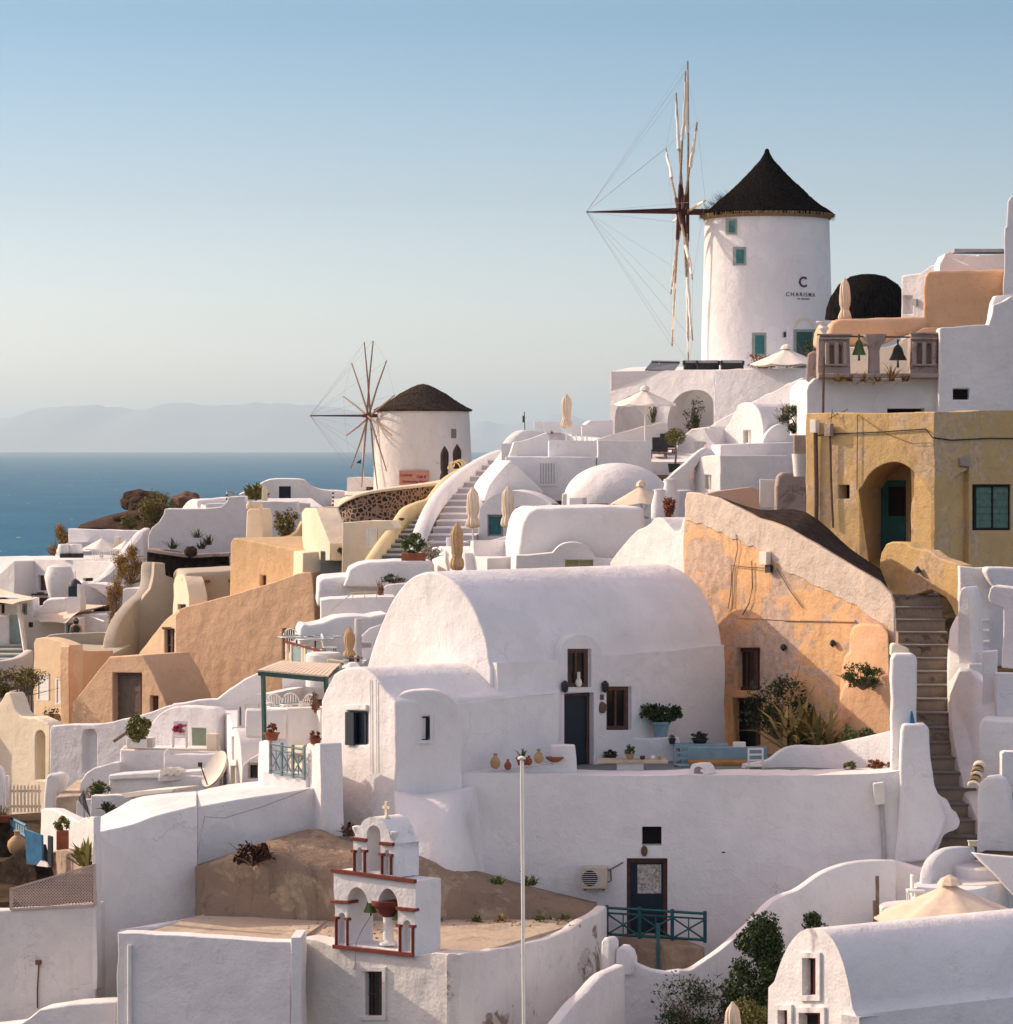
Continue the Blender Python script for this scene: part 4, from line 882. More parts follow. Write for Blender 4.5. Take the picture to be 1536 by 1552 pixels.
for nm, pts, o0, o1 in [('top_trim', [(504, 1316), (631, 1333), (631, 1339), (504, 1322)], -.03, .07), ('base_trim', [(506, 1431.5), (628, 1445), (628, 1451), (506, 1437.5)], -.02, .06),
        ('impost_trim', [(503.5, 1364), (531, 1365.5), (532, 1370), (503.5, 1368.5)], -.3, .08), ('impost_trim', [(602.5, 1374), (631, 1377), (631, 1382), (602.5, 1379)], -.3, .08),
        ('impost_trim', [(533, 1268), (557, 1271), (557, 1276), (533, 1273)], -.02, .07), ('impost_trim', [(577, 1275.5), (598, 1277.5), (598, 1282.5), (577, 1280.5)], -.02, .07)]:
    MB().poly(pf_, pts, o0, o1).build(nm, RED, bf, bev=.012)
for x, y0, y1 in ((510.5, 1391, 1432), (527.5, 1393, 1433), (607, 1403, 1443), (626.5, 1404, 1445), (538, 1290, 1320), (553.5, 1290, 1322), (580, 1295, 1325), (593.5, 1296, 1326)):
    a = pf_.pt(x, y1, .02); b = pf_.pt(x, y0, .02)
    MB().tube([a, b], .034, 8).box(b, (.13, .13, .06), -.8).build('colonnette', RED, bf)
a = pf_.pt(577, 1434, -.28); b = pf_.pt(578, 1392, -.28)
MB().lathe([(.20, 0), (.2, .05), (.12, .12), (.115, b.z - a.z + .02)], a, 20).build('column', W, bf, smooth=40)
c_ = pf_.pt(577, 1391, -.28); MB().add([], []).lathe([(.12, 0), (.26, .12), (.30, .22), (.38, .27), (.40, .36), (.40, .38)], c_ + V((0, 0, -.01)), 24).build('capital', RED, bf, smooth=30)
for x, y, k_, s_, mm in ((549, 1385, 0, .9, BELG), (596, 1396, 1, 1.2, BELG)):
    q = pf_.pt(x, y, -.32); MB().lathe([(.19 * s_, 0), (.17 * s_, .04), (.12 * s_, .14), (.09 * s_, .26), (.04 * s_, .33), (.02, .45)], q, 20).tube([q, q - V((0, 0, .09))], .02, 5).build('bell', mm, bf, smooth=40)
MB().tube([pf_.pt(553, 1386, -.3), pf_.pt(545, 1410, -.1), pf_.pt(541, 1428, .02), pf_.pt(540, 1470, .05)], .008, 4).build('bell_rope', WD, bf)
q = pf_.pt(576, 1240, -.25)
m = MB(); m.box(q + V((0, 0, .17)), (.07, .06, .38), -.75).box(q + V((0, 0, .22)), (.24, .06, .065), -.75).lathe([(.09, 0), (.06, .04), (.04, .06)], q - V((0, 0, .02)), 10); m.build('cross', WC, bf, bev=.008)
for x, y in ((537, 1268), (594, 1276)):
    q = pf_.pt(x, y, -.1); MB().lathe([(.03, 0), (.05, .06), (.10, .16), (.11, .22), (.07, .24)], q, 8).build('corner_ornament', W, bf)
# ================================================================ OCHRE WALL, STONE STAIRS, YELLOW HOUSE
ow = Pl(1035, 94.6, 1358, 87.6)
top = [(1034, 1150), (1036, 900), (1037, 800), (1039, 760), (1042, 746), (1060, 747), (1092, 755), (1122, 770), (1152, 786), (1190, 798), (1202, 804), (1260, 838), (1305, 865), (1335, 882), (1352, 900), (1357, 915), (1358, 960), (1357, 1150)]
og = slab('ochre_wall', ow, top, .9, OC, dv=V((.10, .85, 0)), bev=.08, wins=[(1117, 982, 1152, 1047, 'brown'), (1110, 1058, 1154, 1150, 'dkd')], label='tall peeling ochre wall sloping down beside the stone stairs', cat='wall', kind='thing')
rnd = random.Random(5); ragged = []
for i in range(40):
    t_ = i / 39; x = 1347 - (1347 - 1040) * t_; k = [(1040, 786), (1080, 801), (1120, 820), (1165, 842), (1186, 862), (1232, 887), (1280, 908), (1310, 927), (1347, 950)]
    y = interp(k, x) + rnd.uniform(-3, 3); ragged.append((x, y))
slab('upper_band', ow, [(1039, 760), (1042, 746), (1060, 747), (1092, 755), (1122, 770), (1152, 786), (1190, 798), (1202, 804), (1260, 838), (1305, 865), (1335, 882), (1352, 900), (1357, 915), (1358, 972), (1349, 975)] + ragged, .06, OB, og, off=.03)
MB().poly(ow, [(1190, 938), (1298, 940), (1298, 942.5), (1190, 940.5)], 0, .05).poly(ow, [(1190, 938), (1120, 935), (1120, 936.5), (1190, 940)], 0, .03).build('ledge', OC, og)
slab('buttress', Pl(1298, 88.6, 1357, 87.3), [(1284, 1040), (1288, 1010), (1292, 993), (1298, 990), (1299, 962), (1304, 950), (1316, 945), (1345, 947), (1356, 958), (1358, 1060), (1284, 1060)], .5, OR, og, dv=V((.02, .5, 0)), off=.2, bev=.12, seg=3)
t = thing('junction_box', 'weathered electric box with dangling wires on the ochre wall', 'electric box', ow.pt(1168, 862))
MB().rect(ow, 1160, 836, 1171, 856, .05, .22).build('box', CLW, t, bev=.02); MB().rect(ow, 1166, 856, 1174, 868, .05, .15).build('bracket', MTL, t)
m = MB(); m.tube([ow.pt(1165, 861, .1), ow.pt(1140, 860, .06), ow.pt(1112, 857, .05), ow.pt(1110, 900, .05), ow.pt(1106, 922, .05)], .012, 5); m.build('cable', MTL, t)
m = MB(); m.tube([ow.pt(1118, 810, .05), ow.pt(1121, 830, .05), ow.pt(1113, 870, .06), ow.pt(1112, 920, .05)], .010, 5).build('cable', MTL, t)
m = MB(); m.tube([ow.pt(1180, 862, .05), ow.pt(1200, 895, .05), ow.pt(1220, 922, .05)], .012, 5).build('cable', MTL, t)
m = MB(); m.tube([ow.pt(1142, 850, .05), ow.pt(1143, 890, .05), ow.pt(1138, 915, .06), ow.pt(1128, 932, .05)], .014, 5).build('cable', MTL, t)
for i, (x, y) in enumerate([(1266, 975), (1191, 981)]):
    t = tag(MB().lathe([(.02, -.1), (.09, -.02), (.07, .06), (.02, .1)], ow.pt(x, y, .08), 8).build('wall_lamp', MTL), ['round dark wall lamp on the sunny half of the ochre wall', 'small dark spout at the shadow edge of the ochre wall'][i], 'lamp')
loft('dark_ground', [[(1090, 770, 94), (1150, 790, 93), (1200, 806, 92), (1262, 840, 90.6), (1352, 905, 88.6)], [(1090, 752, 97), (1150, 772, 99), (1222, 776, 102), (1290, 832, 101), (1335, 862, 100)], [(1090, 790, 99), (1150, 800, 100), (1222, 820, 103), (1290, 862, 102), (1335, 892, 101)], [(1090, 800, 94), (1150, 820, 93), (1200, 836, 92), (1262, 870, 90.6), (1352, 935, 88.6)]], DARK, n=4, smooth=60, label='strip of dark brown ground behind the ochre wall', cat='ground', kind='structure')
stairs('stone_stairs', (1412, 1496, 1296, 83.8), (1352, 1425, 903, 100), 19, ST, plaster('stone_riser', (.40, .31, .24), (.2, .14, .1), .8, wear=(.22, .16, .13), wamt=.4, bmp=1), label='long flight of worn stone stairs climbing between the walls', drop=1.5)
ribbon('stair_bank', [(1488, 1268, 84.5), (1478, 1235, 85.6), (1462, 1205, 87), (1452, 1160, 88.6), (1442, 1110, 90), (1438, 1060, 92), (1436, 1000, 94.5), (1440, 950, 96.8), (1447, 935, 98)], 2.5, .9, WO, side=-1, wob=.25, r=.2, label='rough whitewashed bank along the far edge of the stone stairs', cat='wall', kind='thing')
yf = Pl(1222, 106.6, 1417, 103.2)
yh = thing('yellow_house', 'peeling yellow house with big pointed arch and teal door', 'house', yf.pt(1320, 870))
ah = [(1302, 885), (1302, 742)] + cr([(1307, 738), (1316, 722), (1328, 710), (1345, 702), (1362, 701), (1378, 708), (1392, 722), (1402, 736), (1410, 748)], 3) + [(1410, 885)]
slab('front_wall', yf, [(1222, 626), (1417, 625), (1418, 900), (1222, 830)], 5, YE, yh, wins=[(1271, 735, 1288, 756, 'vent')], holes=[(ah, 2.0, V((.95, 2.1, 0)))], bev=.04)
q = Pl.__new__(Pl); q.A = yf.A + V((.95, 2.1)); q.t, q.n, q.n3, q.t3 = yf.t, yf.n, yf.n3, yf.t3
d_ = MB(); d_.rect(q, 1337, 728, 1374, 880, .0, .05).build('door', TEAL, yh, bev=.01)
MB().rect(q, 1349, 738, 1374, 782, .05, .07).build('door_glass', DK, yh)
yr = Pl(1417, 103.25, 1580, 106.4)
slab('wing_wall', yr, [(1417, 624), (1580, 621), (1580, 900), (1468, 880), (1468, 704), (1466, 713), (1456, 717), (1446, 724), (1439, 737), (1438, 870), (1417, 870)], .9, YE, yh, off=.02, wins=[(1474, 734, 1532, 804, 'tshut')], bev=.03)
slab('wing_back', yr, [(1425, 640), (1560, 640), (1560, 900), (1425, 880)], .3, YE, yh, off=-.95)
slab('stone_corbel', yr, [(1452, 694), (1467, 690), (1468, 703), (1467, 708), (1453, 706)], .3, PK, yh, off=.12, bev=.03)
MB().add([yf.pt(1224, 626.5, -.05), yf.pt(1416, 625.5, -.05), yr.pt(1570, 622, -.4), yr.pt(1570, 622, -.4) + V((-2, 5, 0)), yf.pt(1224, 626.5) + V((3, 5, 0))], [(0, 1, 2, 3, 4)]).build('roof_deck', FL, yh)
for i, (x, y0, y1, yb) in enumerate([(1240, 636, 656, 832), (1262, 642, 661, 800)]):
    t = thing('electric_meter', ['white meter box with thick downpipe on the yellow house', 'grey meter box with thin crooked conduit on the yellow house'][i], 'meter box', yf.pt(x, yb), 'meter boxes on the yellow house')
    MB().rect(yf, x - 5, y0, x + 4, y1, .06, .25).build('box', [WP, PK][i], t, bev=.02)
    MB().tube([yf.pt(x, y1, .12), yf.pt(x + 1, (y1 + yb) / 2, .10), yf.pt(x + (0 if i == 0 else 4), yb, .10)], [.075, .04][i], 7).build('pipe', RUST, t)
wire([yf.pt(1243, 660, .1), yf.pt(1275, 657, .05), yf.pt(1330, 655, .05), yf.pt(1405, 650, .05), yf.pt(1416, 663, .08), yr.pt(1440, 667, .08), yr.pt(1500, 664, .06), yr.pt(1570, 665, .06)], .022, MTL, 'black cable strung across the yellow house below its roof', 'cable')
wire([yf.pt(1302, 628, .06), yf.pt(1301, 742, .06)], .014, RUST, 'thin vertical cable from the roof to the arch springing', 'cable')
wire([yf.pt(1302, 628, .06), yf.pt(1340, 655, .06), yf.pt(1385, 672, .06), yf.pt(1413, 671, .06)], .009, RUST, 'faint diagonal wire slack over the arch', 'cable')
t = thing('tv_antenna', 'bent old antenna on the yellow house roof edge', 'antenna', yf.pt(1265, 640)); q = yf.pt(1264, 640, .15)
m = MB(); m.tube([q, q + V((.05, 0, .42))], .012, 4).tube([q + V((-.1, 0, .1)), q + V((.55, 0, .42))], .01, 4)
for k in range(4): m.tube([q + V((.05 + .13 * k, 0, .32 + .0 * k)), q + V((.2 + .13 * k, 0, .12))], .008, 4)
m.build('rods', MTL, t)
yp = Pl(1335, 101.5, 1457, 98.2)
slab('low_wall', yp, [(1334, 925), (1334, 850), (1336, 838), (1344, 824), (1352, 821), (1374, 822), (1381, 829), (1396, 833), (1408, 834), (1422, 845), (1457, 857), (1456, 960), (1449, 935), (1443, 920), (1434, 906), (1412, 894), (1380, 905)], .45, YE, bev=.06, label='broken-edged yellow wall in front of the pointed arch', cat='wall', kind='thing')
tag(MB().lathe([(.02, -.06), (.14, 0), (.05, .12), (.02, .16)], yp.pt(1396, 866, .12), 10).build('wall_lamp', MTL), 'tin wall lamp on the broken-edged yellow wall', 'lamp')
# white walls beyond the stairs
slab('white_wall', face(97.5, 0, 1500), [(1455, 858), (1480, 861), (1600, 861), (1600, 1010), (1455, 1010)], .5, W, bev=.06, label='lavender-shaded wall right under the yellow house', cat='wall', kind='thing')
slab('rounded_block', face(96.6, 0, 1520), [(1500, 880), (1494, 866), (1497, 860), (1600, 862), (1600, 893), (1510, 893)], .8, W, bev=.12, seg=3, label='rounded white beam below the teal shutters', cat='wall', kind='thing')
slab('narrow_pillar', face(94, 30, 1464), [(1453, 1016), (1452, 960), (1453, 905), (1456, 893), (1462, 889), (1467, 892), (1470, 910), (1474, 975), (1476, 1020)], .9, W, bev=.07, label='narrow tapering white pillar at the head of the stairs', cat='pillar', kind='thing')
slab('thick_wall', face(93, 22, 1520), [(1498, 905), (1501, 892), (1506, 887), (1530, 890), (1600, 896), (1600, 1020), (1518, 1012), (1521, 921), (1507, 917), (1500, 912)], .6, W, bev=.06, label='bright white wall with hooked top by the frame edge', cat='wall', kind='thing')
stairs('white_steps', (1470, 1500, 1008, 93.2), (1470, 1500, 940, 96.8), 5, W, W, label='short pinkish white steps between two white walls')
slab('square_post', face(90, 8, 1500), [(1490, 1090), (1490, 988), (1513, 986), (1513, 1090)], .45, W, bev=.04, label='square white post standing on the wall beside the stairs', cat='pillar', kind='thing')
loft('parapet_mass', [[(1440, 1035, 92.5), (1456, 1018, 92), (1472, 1018, 91.4), (1492, 1045, 90.4), (1600, 1060, 89.5)], [(1440, 1030, 94), (1456, 1008, 94.5), (1472, 1010, 94.5), (1492, 1020, 94), (1600, 1020, 94)], [(1440, 1200, 94), (1456, 1200, 94), (1472, 1200, 94), (1492, 1200, 94), (1600, 1200, 94)], [(1440, 1235, 89.5), (1456, 1240, 88.5), (1472, 1245, 87.5), (1492, 1250, 87), (1600, 1250, 86.5)]], W, smooth=50, label='broad sloping white wall above the lower stairs', cat='wall', kind='thing')
slab('screen_wall', face(89.4, 0, 1550), [(1511, 1020), (1600, 1020), (1600, 1110), (1536, 1105), (1511, 1092)], .4, W, bev=.04, label='pinkish white panel beside the square white post', cat='wall', kind='thing')
slab('stepped_block', face(86.4, 12, 1520), [(1484, 1160), (1485, 1100), (1489, 1090), (1600, 1094), (1600, 1210), (1496, 1200), (1492, 1175)], 1.2, W, bev=.08, label='white block with shadowed foot above the round tiles', cat='wall', kind='thing')
slab('leaning_wall', face(84.9, 0, 1550), [(1519, 1142), (1524, 1139), (1600, 1139), (1600, 1300), (1545, 1200), (1519, 1175)], .4, W, bev=.03, label='bright white wall corner cut by the frame, lower of two', cat='wall', kind='thing')
slab('stair_pillar', face(83.2, 14, 1500), [(1481, 1290), (1482, 1205), (1485, 1188), (1494, 1180), (1512, 1177), (1522, 1182), (1530, 1200), (1535, 1240), (1590, 1300), (1590, 1310), (1481, 1293)], .7, W, bev=.09, seg=3, label='broad white pillar at the foot of the stone stairs', cat='pillar', kind='thing')
t = thing('roof_tile_stack', 'stack of curved pale roof tiles beside the stairs', 'tile stack', P(1480, 1205, 83.9))
for k in range(5):
    b = P(1476 + 2.2 * k, 1192 - 7 * k, 84 + .12 * k); m = MB(); a_ = [b + V((.16 * math.cos(math.pi * j / 8), 0, .13 * math.sin(math.pi * j / 8))) for j in range(9)]; a2 = [b + V((.12 * math.cos(math.pi * j / 8), 0, .09 * math.sin(math.pi * j / 8))) for j in reversed(range(9))]
    ring = a_ + a2; m.hexa(ring, [v + V((.05, .3, .04)) for v in ring]); m.build('tile', CLAY if k % 2 else WC, t)
t = thing('lantern_box', 'tiny cream lantern on the curved parapet by the pillar', 'lantern', P(1474, 1284, 82.3)); MB().box(P(1475, 1279, 82.3), (.2, .15, .12)).build('body', WC, t, bev=.01); MB().box(P(1475, 1275, 82.3), (.24, .19, .03)).build('lid', WC, t)
tag(MB().tube([P(1362, 1310, 83.2), P(1390, 1316, 83), P(1405, 1315, 82.9), P(1411, 1306, 82.9)], .03, 6).build('hose', WP), 'thin white pipe lying at the foot of the white buttress', 'pipe')

# ================================================================ BELL ARCADE AND UPPER RIGHT HOUSES
bw = face(118, -2, 1320)
bh = thing('lavender_house', 'shaded white house carrying the old bell arcade', 'house', bw.pt(1320, 640))
slab('front_wall', bw, [(1223, 660), (1223, 592), (1226, 583), (1236, 573), (1424, 573), (1424, 660)], 5, W, bh, wins=[(1345, 619, 1402, 640, 'cavity')], bev=.05)
slab('blind_arch', bw, cr([(1324, 640), (1325, 612), (1333, 595), (1348, 585), (1368, 582), (1390, 585), (1406, 596), (1415, 612), (1416, 640)], 4)[:], .1, W, bh, off=.05, holes=[([(1345, 619), (1402, 619), (1402, 634), (1345, 634)], None)])
ar = thing('bell_arcade', 'crumbling stone bell arcade with pillar between two openings', 'arcade', bw.pt(1320, 573))
lb = face(117.7, 0, 1265)
slab('side_block', lb, [(1241, 574), (1241, 518), (1243, 506), (1288, 506), (1290, 574)], .9, PK, ar, holes=[(arch(1258, 1264, 522, 526, 556, 4), .2), (arch(1270, 1276, 522, 526, 556, 4), .2)], bev=.05)
slab('side_block', lb, [(1381, 574), (1381, 506), (1422, 504), (1422, 574)], .9, PK, ar, holes=[(arch(1391, 1398, 520, 525, 556, 4), .2), (arch(1405, 1412, 520, 525, 556, 4), .2)], bev=.05)
m = MB(); a = lb.pt(1326, 570, -.2); m.lathe([(.22, 0), (.2, .9), (.24, 1.05), (.42, 1.3), (.46, 1.5)], a, 8).build('pillar', PK, ar, smooth=30)
for x, y, w_ in ((1265, 507, 27), (1265, 513, 24), (1265, 553, 22), (1401, 505, 22), (1401, 513, 20), (1401, 553, 20)):
    MB().rect(lb, x - w_, y - 1.4, x + w_, y + 1.4, .0, .14).build('cornice', PK, ar, bev=.02)
MB().rect(lb, 1240, 566, 1424, 573, .02, .3).build('sill', PK, ar, bev=.04)
for x in (1254, 1268, 1281, 1386, 1401, 1416): MB().tube([lb.pt(x, 553, .1), lb.pt(x, 518, .1)], .08, 8).build('colonnette', PK, ar)
MB().tube([lb.pt(1243, 509, -.1), lb.pt(1400, 511, -.1)], .035, 6).build('iron_bar', RUST, ar)
for x, y, s_, mm, lbl in ((1303, 537, 1.0, BELG, 'green bronze bell hanging in the arcade'), (1362, 545, 1.3, BEL, 'larger black bell hanging in the arcade')):
    q = lb.pt(x, y, -.1); t = thing('bell', lbl, 'bell', q, 'bells of the arcade')
    MB().lathe([(.25 * s_, -.02), (.235 * s_, .03), (.17 * s_, .2), (.12 * s_, .42), (.05 * s_, .52), (.03, .55), (.04, .72)], q, 20).build('body', mm, t, smooth=40); MB().tube([q, q - V((0, 0, .22 * s_))], .03, 6, .05).build('clapper', MTL, t)
slab('arcade_wall', face(121.5, 0, 1335), [(1285, 580), (1285, 527), (1345, 526), (1360, 521), (1382, 512), (1382, 580)], .4, WC, bev=.04, label='low sunlit cream wall seen through the bell arcade', cat='wall', kind='thing')
slab('broken_wall', face(118.6, 10, 1230), [(1222, 578), (1223, 548), (1225, 536), (1232, 532), (1246, 533), (1246, 566), (1240, 572), (1228, 579)], .7, PK, bev=.08, label='crumbling pinkish wall end beside the bell arcade', cat='wall', kind='thing')
tag(MB().tube([P(1248, 628, 117), P(1249, 540, 117)], .05, 6).build('iron_post', RUST), 'rusty upright post before the bell arcade', 'post')
for i, x in enumerate((1272, 1288, 1309, 1331, 1352, 1372)):
    shrub('hanging_weed', x, 578, 117.4, (.2, .12, .2 if i != 4 else .4), 60, .12, DRY, ['tiny dry weed under the left arcade block', 'dry weed tuft left of the green bell', 'dry weed tuft under the green bell', 'dry weed tuft under the stone pillar', 'largest hanging dry weed below the arcade', 'dry weed tuft under the black bell'][i], 'weed', 70 + i, 2, 'dry weeds on the arcade ledge', clumps=2)
vg = Pl(1256, 126, 1275, 123.2)
slab('orange_vault', face(124, -3, 1330), [(1255, 515), (1257, 500)] + cr([(1258, 498), (1263, 488), (1273, 483.5), (1290, 483)], 3) + [(1395, 480), (1410, 480), (1410, 500), (1360, 512), (1345, 520), (1255, 525)], 4, OR, bev=.35, seg=4, label='low orange plaster vault behind the bells', cat='vault', kind='thing')
t = thing('stone_urn', 'small stone urn at the end of the orange vault', 'urn', P(1249, 507, 119)); MB().lathe([(.12, 0), (.1, .05), (.2, .2), (.12, .3), (.28, .42), (.28, .46), (.05, .46)], P(1249, 506, 119), 16).build('vase', W, t, smooth=40)
oh = face(125, -3, 1460)
slab('orange_house', oh, [(1399, 500), (1400, 440), (1402, 421), (1407, 411), (1527, 408), (1527, 482), (1400 + 120, 482), (1506, 484), (1502, 497)], 5, OR, dv=V((.55, 3, 0)), bev=.15, seg=3, label='square orange plaster house at the top edge of the village', cat='house', kind='thing')
slab('cream_slope', face(121.5, 10, 1390), [(1360, 520), (1400, 497), (1424, 496), (1424, 512), (1380, 514), (1370, 524)], .6, OR, bev=.04, label='sloping sunlit wall top between arcade and lavender wall', cat='wall', kind='thing')
wh = slab('white_house', face(132, 40, 1385), [(1366, 500), (1367, 418), (1395, 414), (1412, 402), (1440, 400), (1440, 500)], 4, W, bev=.06, wins=[(1370, 448, 1384, 476, 'niche')], label='small bright white house wall beside the black thatch dome', cat='house', kind='thing')
m = MB(); m.rect(face(132, 40, 1385), 1386, 453, 1392, 463, .02, .14).build('wall_light', GMT, wh)
slab('roof_house', face(129, 2, 1480), [(1424, 420), (1425, 400), (1430, 392), (1433, 384), (1440, 381), (1447, 386), (1483, 388), (1483, 386), (1526, 384), (1526, 420)], 3, W, bev=.06, label='low white rooftop structure above the orange house', cat='house', kind='thing')
MB().rect(face(131.5, 0, 1490), 1440, 379.5, 1528, 384.5, 0, .4)
tag(MB().rect(face(131.5, 0, 1490), 1440, 380, 1528, 385, 0, 1.4).build('slab_canopy', plain('grey_slab', (.35, .34, .34), .8, .2)), 'thin grey flat roof slab on top of the white rooftop', 'roof', kind='thing')
tag(MB().tube([P(1446, 393, 128.5), P(1469, 403, 128.2)], .05, 6).build('spout', W), 'diagonal white spout on the rooftop structure', 'spout')
slab('tall_house', face(124, 0, 1550), [(1521, 455), (1523, 345), (1526, 343), (1528, 305), (1534, 296), (1600, 290), (1600, 455)], 5, W, dv=V((.32, 2, 0)), bev=.1, label='tall white house cut off by the top corner of the frame', cat='house', kind='thing')
lw = face(117.2, 2, 1480)
slab('lavender_wall', lw, [(1423, 660), (1424, 500), (1426, 496), (1499, 492), (1504, 476), (1506, 462), (1515, 459), (1524, 455), (1533, 449), (1600, 447), (1600, 660)], 1.2, W, bev=.06, wins=[(1445, 589, 1470, 606, 'vent')], label='high blank lavender-shaded wall with one small dark vent', cat='wall', kind='thing')
slab('wall_shoulder', face(118.6, -4, 1515), [(1500, 492), (1505, 458), (1510, 448), (1536, 446), (1536, 455), (1524, 462), (1516, 472), (1505, 476)], .5, W, bev=.05, label='light stepped shoulder at the top of the lavender wall', cat='wall', kind='thing')
# third mill: only its dark cap shows
t = thing('round_mill', 'low round mill with a domed black thatch cap behind the bells', 'mill', P(1316, 497, 152))
MB().lathe([(1.95, 0), (1.9, .5), (1.72, 1.05), (1.35, 1.6), (.8, 1.98), (.35, 2.08), (.02, 2.1)], P(1316, 484, 152), 40, lambda a, i: 1 + .025 * math.sin(a * 9 + i) + .015 * math.sin(a * 23)).build('thatch_roof', TH, t, smooth=60)
MB().lathe([(1.5, -2), (1.5, .05)], P(1316, 484, 152), 32).build('drum', W, t, smooth=40)
umbrella_closed(1281, 497, 130, 1.95, CLO, 'closed pinkish parasol before the black thatch dome', r=.24, lo=.14)

# ================================================================ WINDMILL HOUSE, ARCHES AND THE BIG WINDMILL
al = Pl(925, 152.5, 1083, 148.6); ar2 = Pl(1083, 148.6, 1226, 146)
ahh = thing('arcaded_house', 'white flat-roofed house with two wide arches under the windmill', 'house', al.pt(1000, 690))
slab('arch_wall', al, [(925, 564), (1083, 560), (1083, 720), (925, 720)], 7, W, ahh, holes=[(arch(932, 998, 598, 634, 700, 10), 2.2), ([(1012, 700), (1012, 640)] + cr([(1013, 630), (1020, 610), (1034, 596), (1052, 591), (1068, 593), (1079, 602), (1082, 612)], 3) + [(1082, 700)], 2.6)], bev=.05)
slab('side_wall', ar2, [(1083, 560), (1226, 557), (1226, 720), (1083, 720)], 6, W, ahh, bev=.05, off=.01)
MB().rect(al.at(-2.6), 1063, 612, 1070, 623, .0, .15).build('wall_light', MTL, ahh)
MB().rect(al.at(-2.2), 982, 608, 992, 640, .0, .05).build('teal_shutter', TEAL, ahh)
shrub('climbing_plant', 1053, 655, 149.5, (.5, .3, .8), 350, .14, LFD, 'dark climbing plant inside the wider arch', seed=81)
shrub('climbing_plant', 990, 640, 150.8, (.28, .2, .7), 200, .14, LF, 'green climbing plant inside the narrower arch', seed=82)
loft('mill_terrace', [[(927, 563, 152), (1083, 560.5, 149), (1224, 558, 147)], [(960, 556, 176), (1083, 556, 176), (1260, 556, 176)], [(960, 660, 176), (1083, 660, 176), (1260, 660, 176)], [(927, 660, 153.5), (1083, 660, 151.5), (1224, 660, 149)]], W, label='flat white roof terrace round the windmill foot', cat='terrace')
MX, MY = 1163, 165.0
mb0 = P(MX, 562, MY); MC = V((mb0.x, mb0.y))
bm_ = thing('windmill', 'large white windmill with black thatched cone roof and lettering', 'windmill', mb0)
HB = (562 - 324) / F * MY; RB, RT = 3.28, 3.10
MB().lathe([(RB + .05, -.6), (RB, .0), (RB - .02, HB * .3), ((RB + RT) / 2, HB * .55), (RT, HB), (RT - .3, HB)], mb0, 72).build('tower', W, bm_, smooth=40)
def cyl(px, py, off=0, c=MC, rfun=None):
    d = V(((px - CX) / F, 1.0)); z = 0; r = RB
    for _ in range(3):
        rr = r + off; a = d.dot(d); b_ = -2 * d.dot(c); cc = c.dot(c) - rr * rr; Y = (-b_ - math.sqrt(max(0, b_ * b_ - 4 * a * cc))) / (2 * a)
        z = -(py - HY) / F * Y; r = (rfun or (lambda z_: RB + (RT - RB) * max(0, min(1, (z_ - mb0.z) / HB))))(z)
    return V((d.x * Y, Y, z))
def cyl_box(px0, py0, px1, py1, o0, o1, name, mat, parent, **k):
    m = MB(); n = 4
    for i in range(n):
        a, b = px0 + (px1 - px0) * i / n, px0 + (px1 - px0) * (i + 1) / n; q = [(a, py0), (b, py0), (b, py1), (a, py1)]
        m.hexa([cyl(x, y, o0, **k) for x, y in q], [cyl(x, y, o1, **k) for x, y in q])
    return m.build(name, mat, parent)
for x0, y0, x1, y1 in ((1100, 331, 1117, 355), (1111, 374, 1131, 402), (1140, 504, 1162, 539)):
    f_ = cyl_box(x0, y0, x1, y1, -.12, .035, 'window', TGR, bm_); cyl_box(x0 + 5, y0 + 4, x1 - 3, y1 - 3, -.1, .05, 'pane', TEAL, f_)
d_ = cyl_box(1203, 499, 1238, 562, -.12, .05, 'door', TGR, bm_); cyl_box(1208, 503, 1232, 562, -.1, .07, 'panel', GRN, d_)
m = MB(); a_ = [(1203, 497)] + [(1219 - 15 * math.cos(math.pi * i / 8), 495 - 14 * math.sin(math.pi * i / 8)) for i in range(9)] + [(1235, 497)]
m.hexa([cyl(x, y, -.05) for x, y in a_], [cyl(x, y, .05) for x, y in a_]); m.build('door_niche', WC, bm_)
cyl_box(1188, 503, 1192, 511, -.02, .1, 'wall_light', MTL, bm_)
def onc(pcx, pcy):
    base = cyl(pcx, pcy); a0 = math.atan2(base.x - MC.x, base.y - MC.y)
    def f(x, z, o):
        zz = base.z + z; r = RB + (RT - RB) * (zz - mb0.z) / HB + .012 + o; a = a0 - x / r
        return V((MC.x + r * math.sin(a), MC.y + r * math.cos(a), zz))
    return f
INK = plain('dark_lettering', (.07, .05, .05), .8, .1)
fp = face(MY - 3, 0, 1216)
text_mesh('C', fp, 1217, 428, 16, INK, bm_, bend=onc(1217, 428), bold=.022)
text_mesh('CHARISMA', fp, 1215, 446.5, 6.2, INK, bm_, bend=onc(1215, 446.5), space=1.3, sx=1.05, bold=.006)
text_mesh('OIA, SANTORINI', fp, 1218, 453, 2.2, INK, bm_, bend=onc(1218, 453), bold=.012)
rz0 = HB - .05
cone = layered([(RT + .18, rz0 - .12), (RT + .24, rz0 + .02), (RT * .86, rz0 + .46), (RT * .64, rz0 + 1.08), (RT * .42, rz0 + 1.72), (RT * .22, rz0 + 2.38), (RT * .10, rz0 + 2.8), (.14, rz0 + 3.1), (.10, rz0 + 3.27), (.02, rz0 + 3.32)])
MB().lathe(cone, mb0, 128, lambda a, i: 1 + (.012 * math.sin(a * 17 + i * 1.3) + .012 * math.sin(a * 5 + i * .6) + .008 * math.sin(a * 41 + i * 2.1)) * (1 if i < 16 else 0)).build('thatch_roof', TH, bm_, smooth=60)
m = MB(); rnd = random.Random(3)
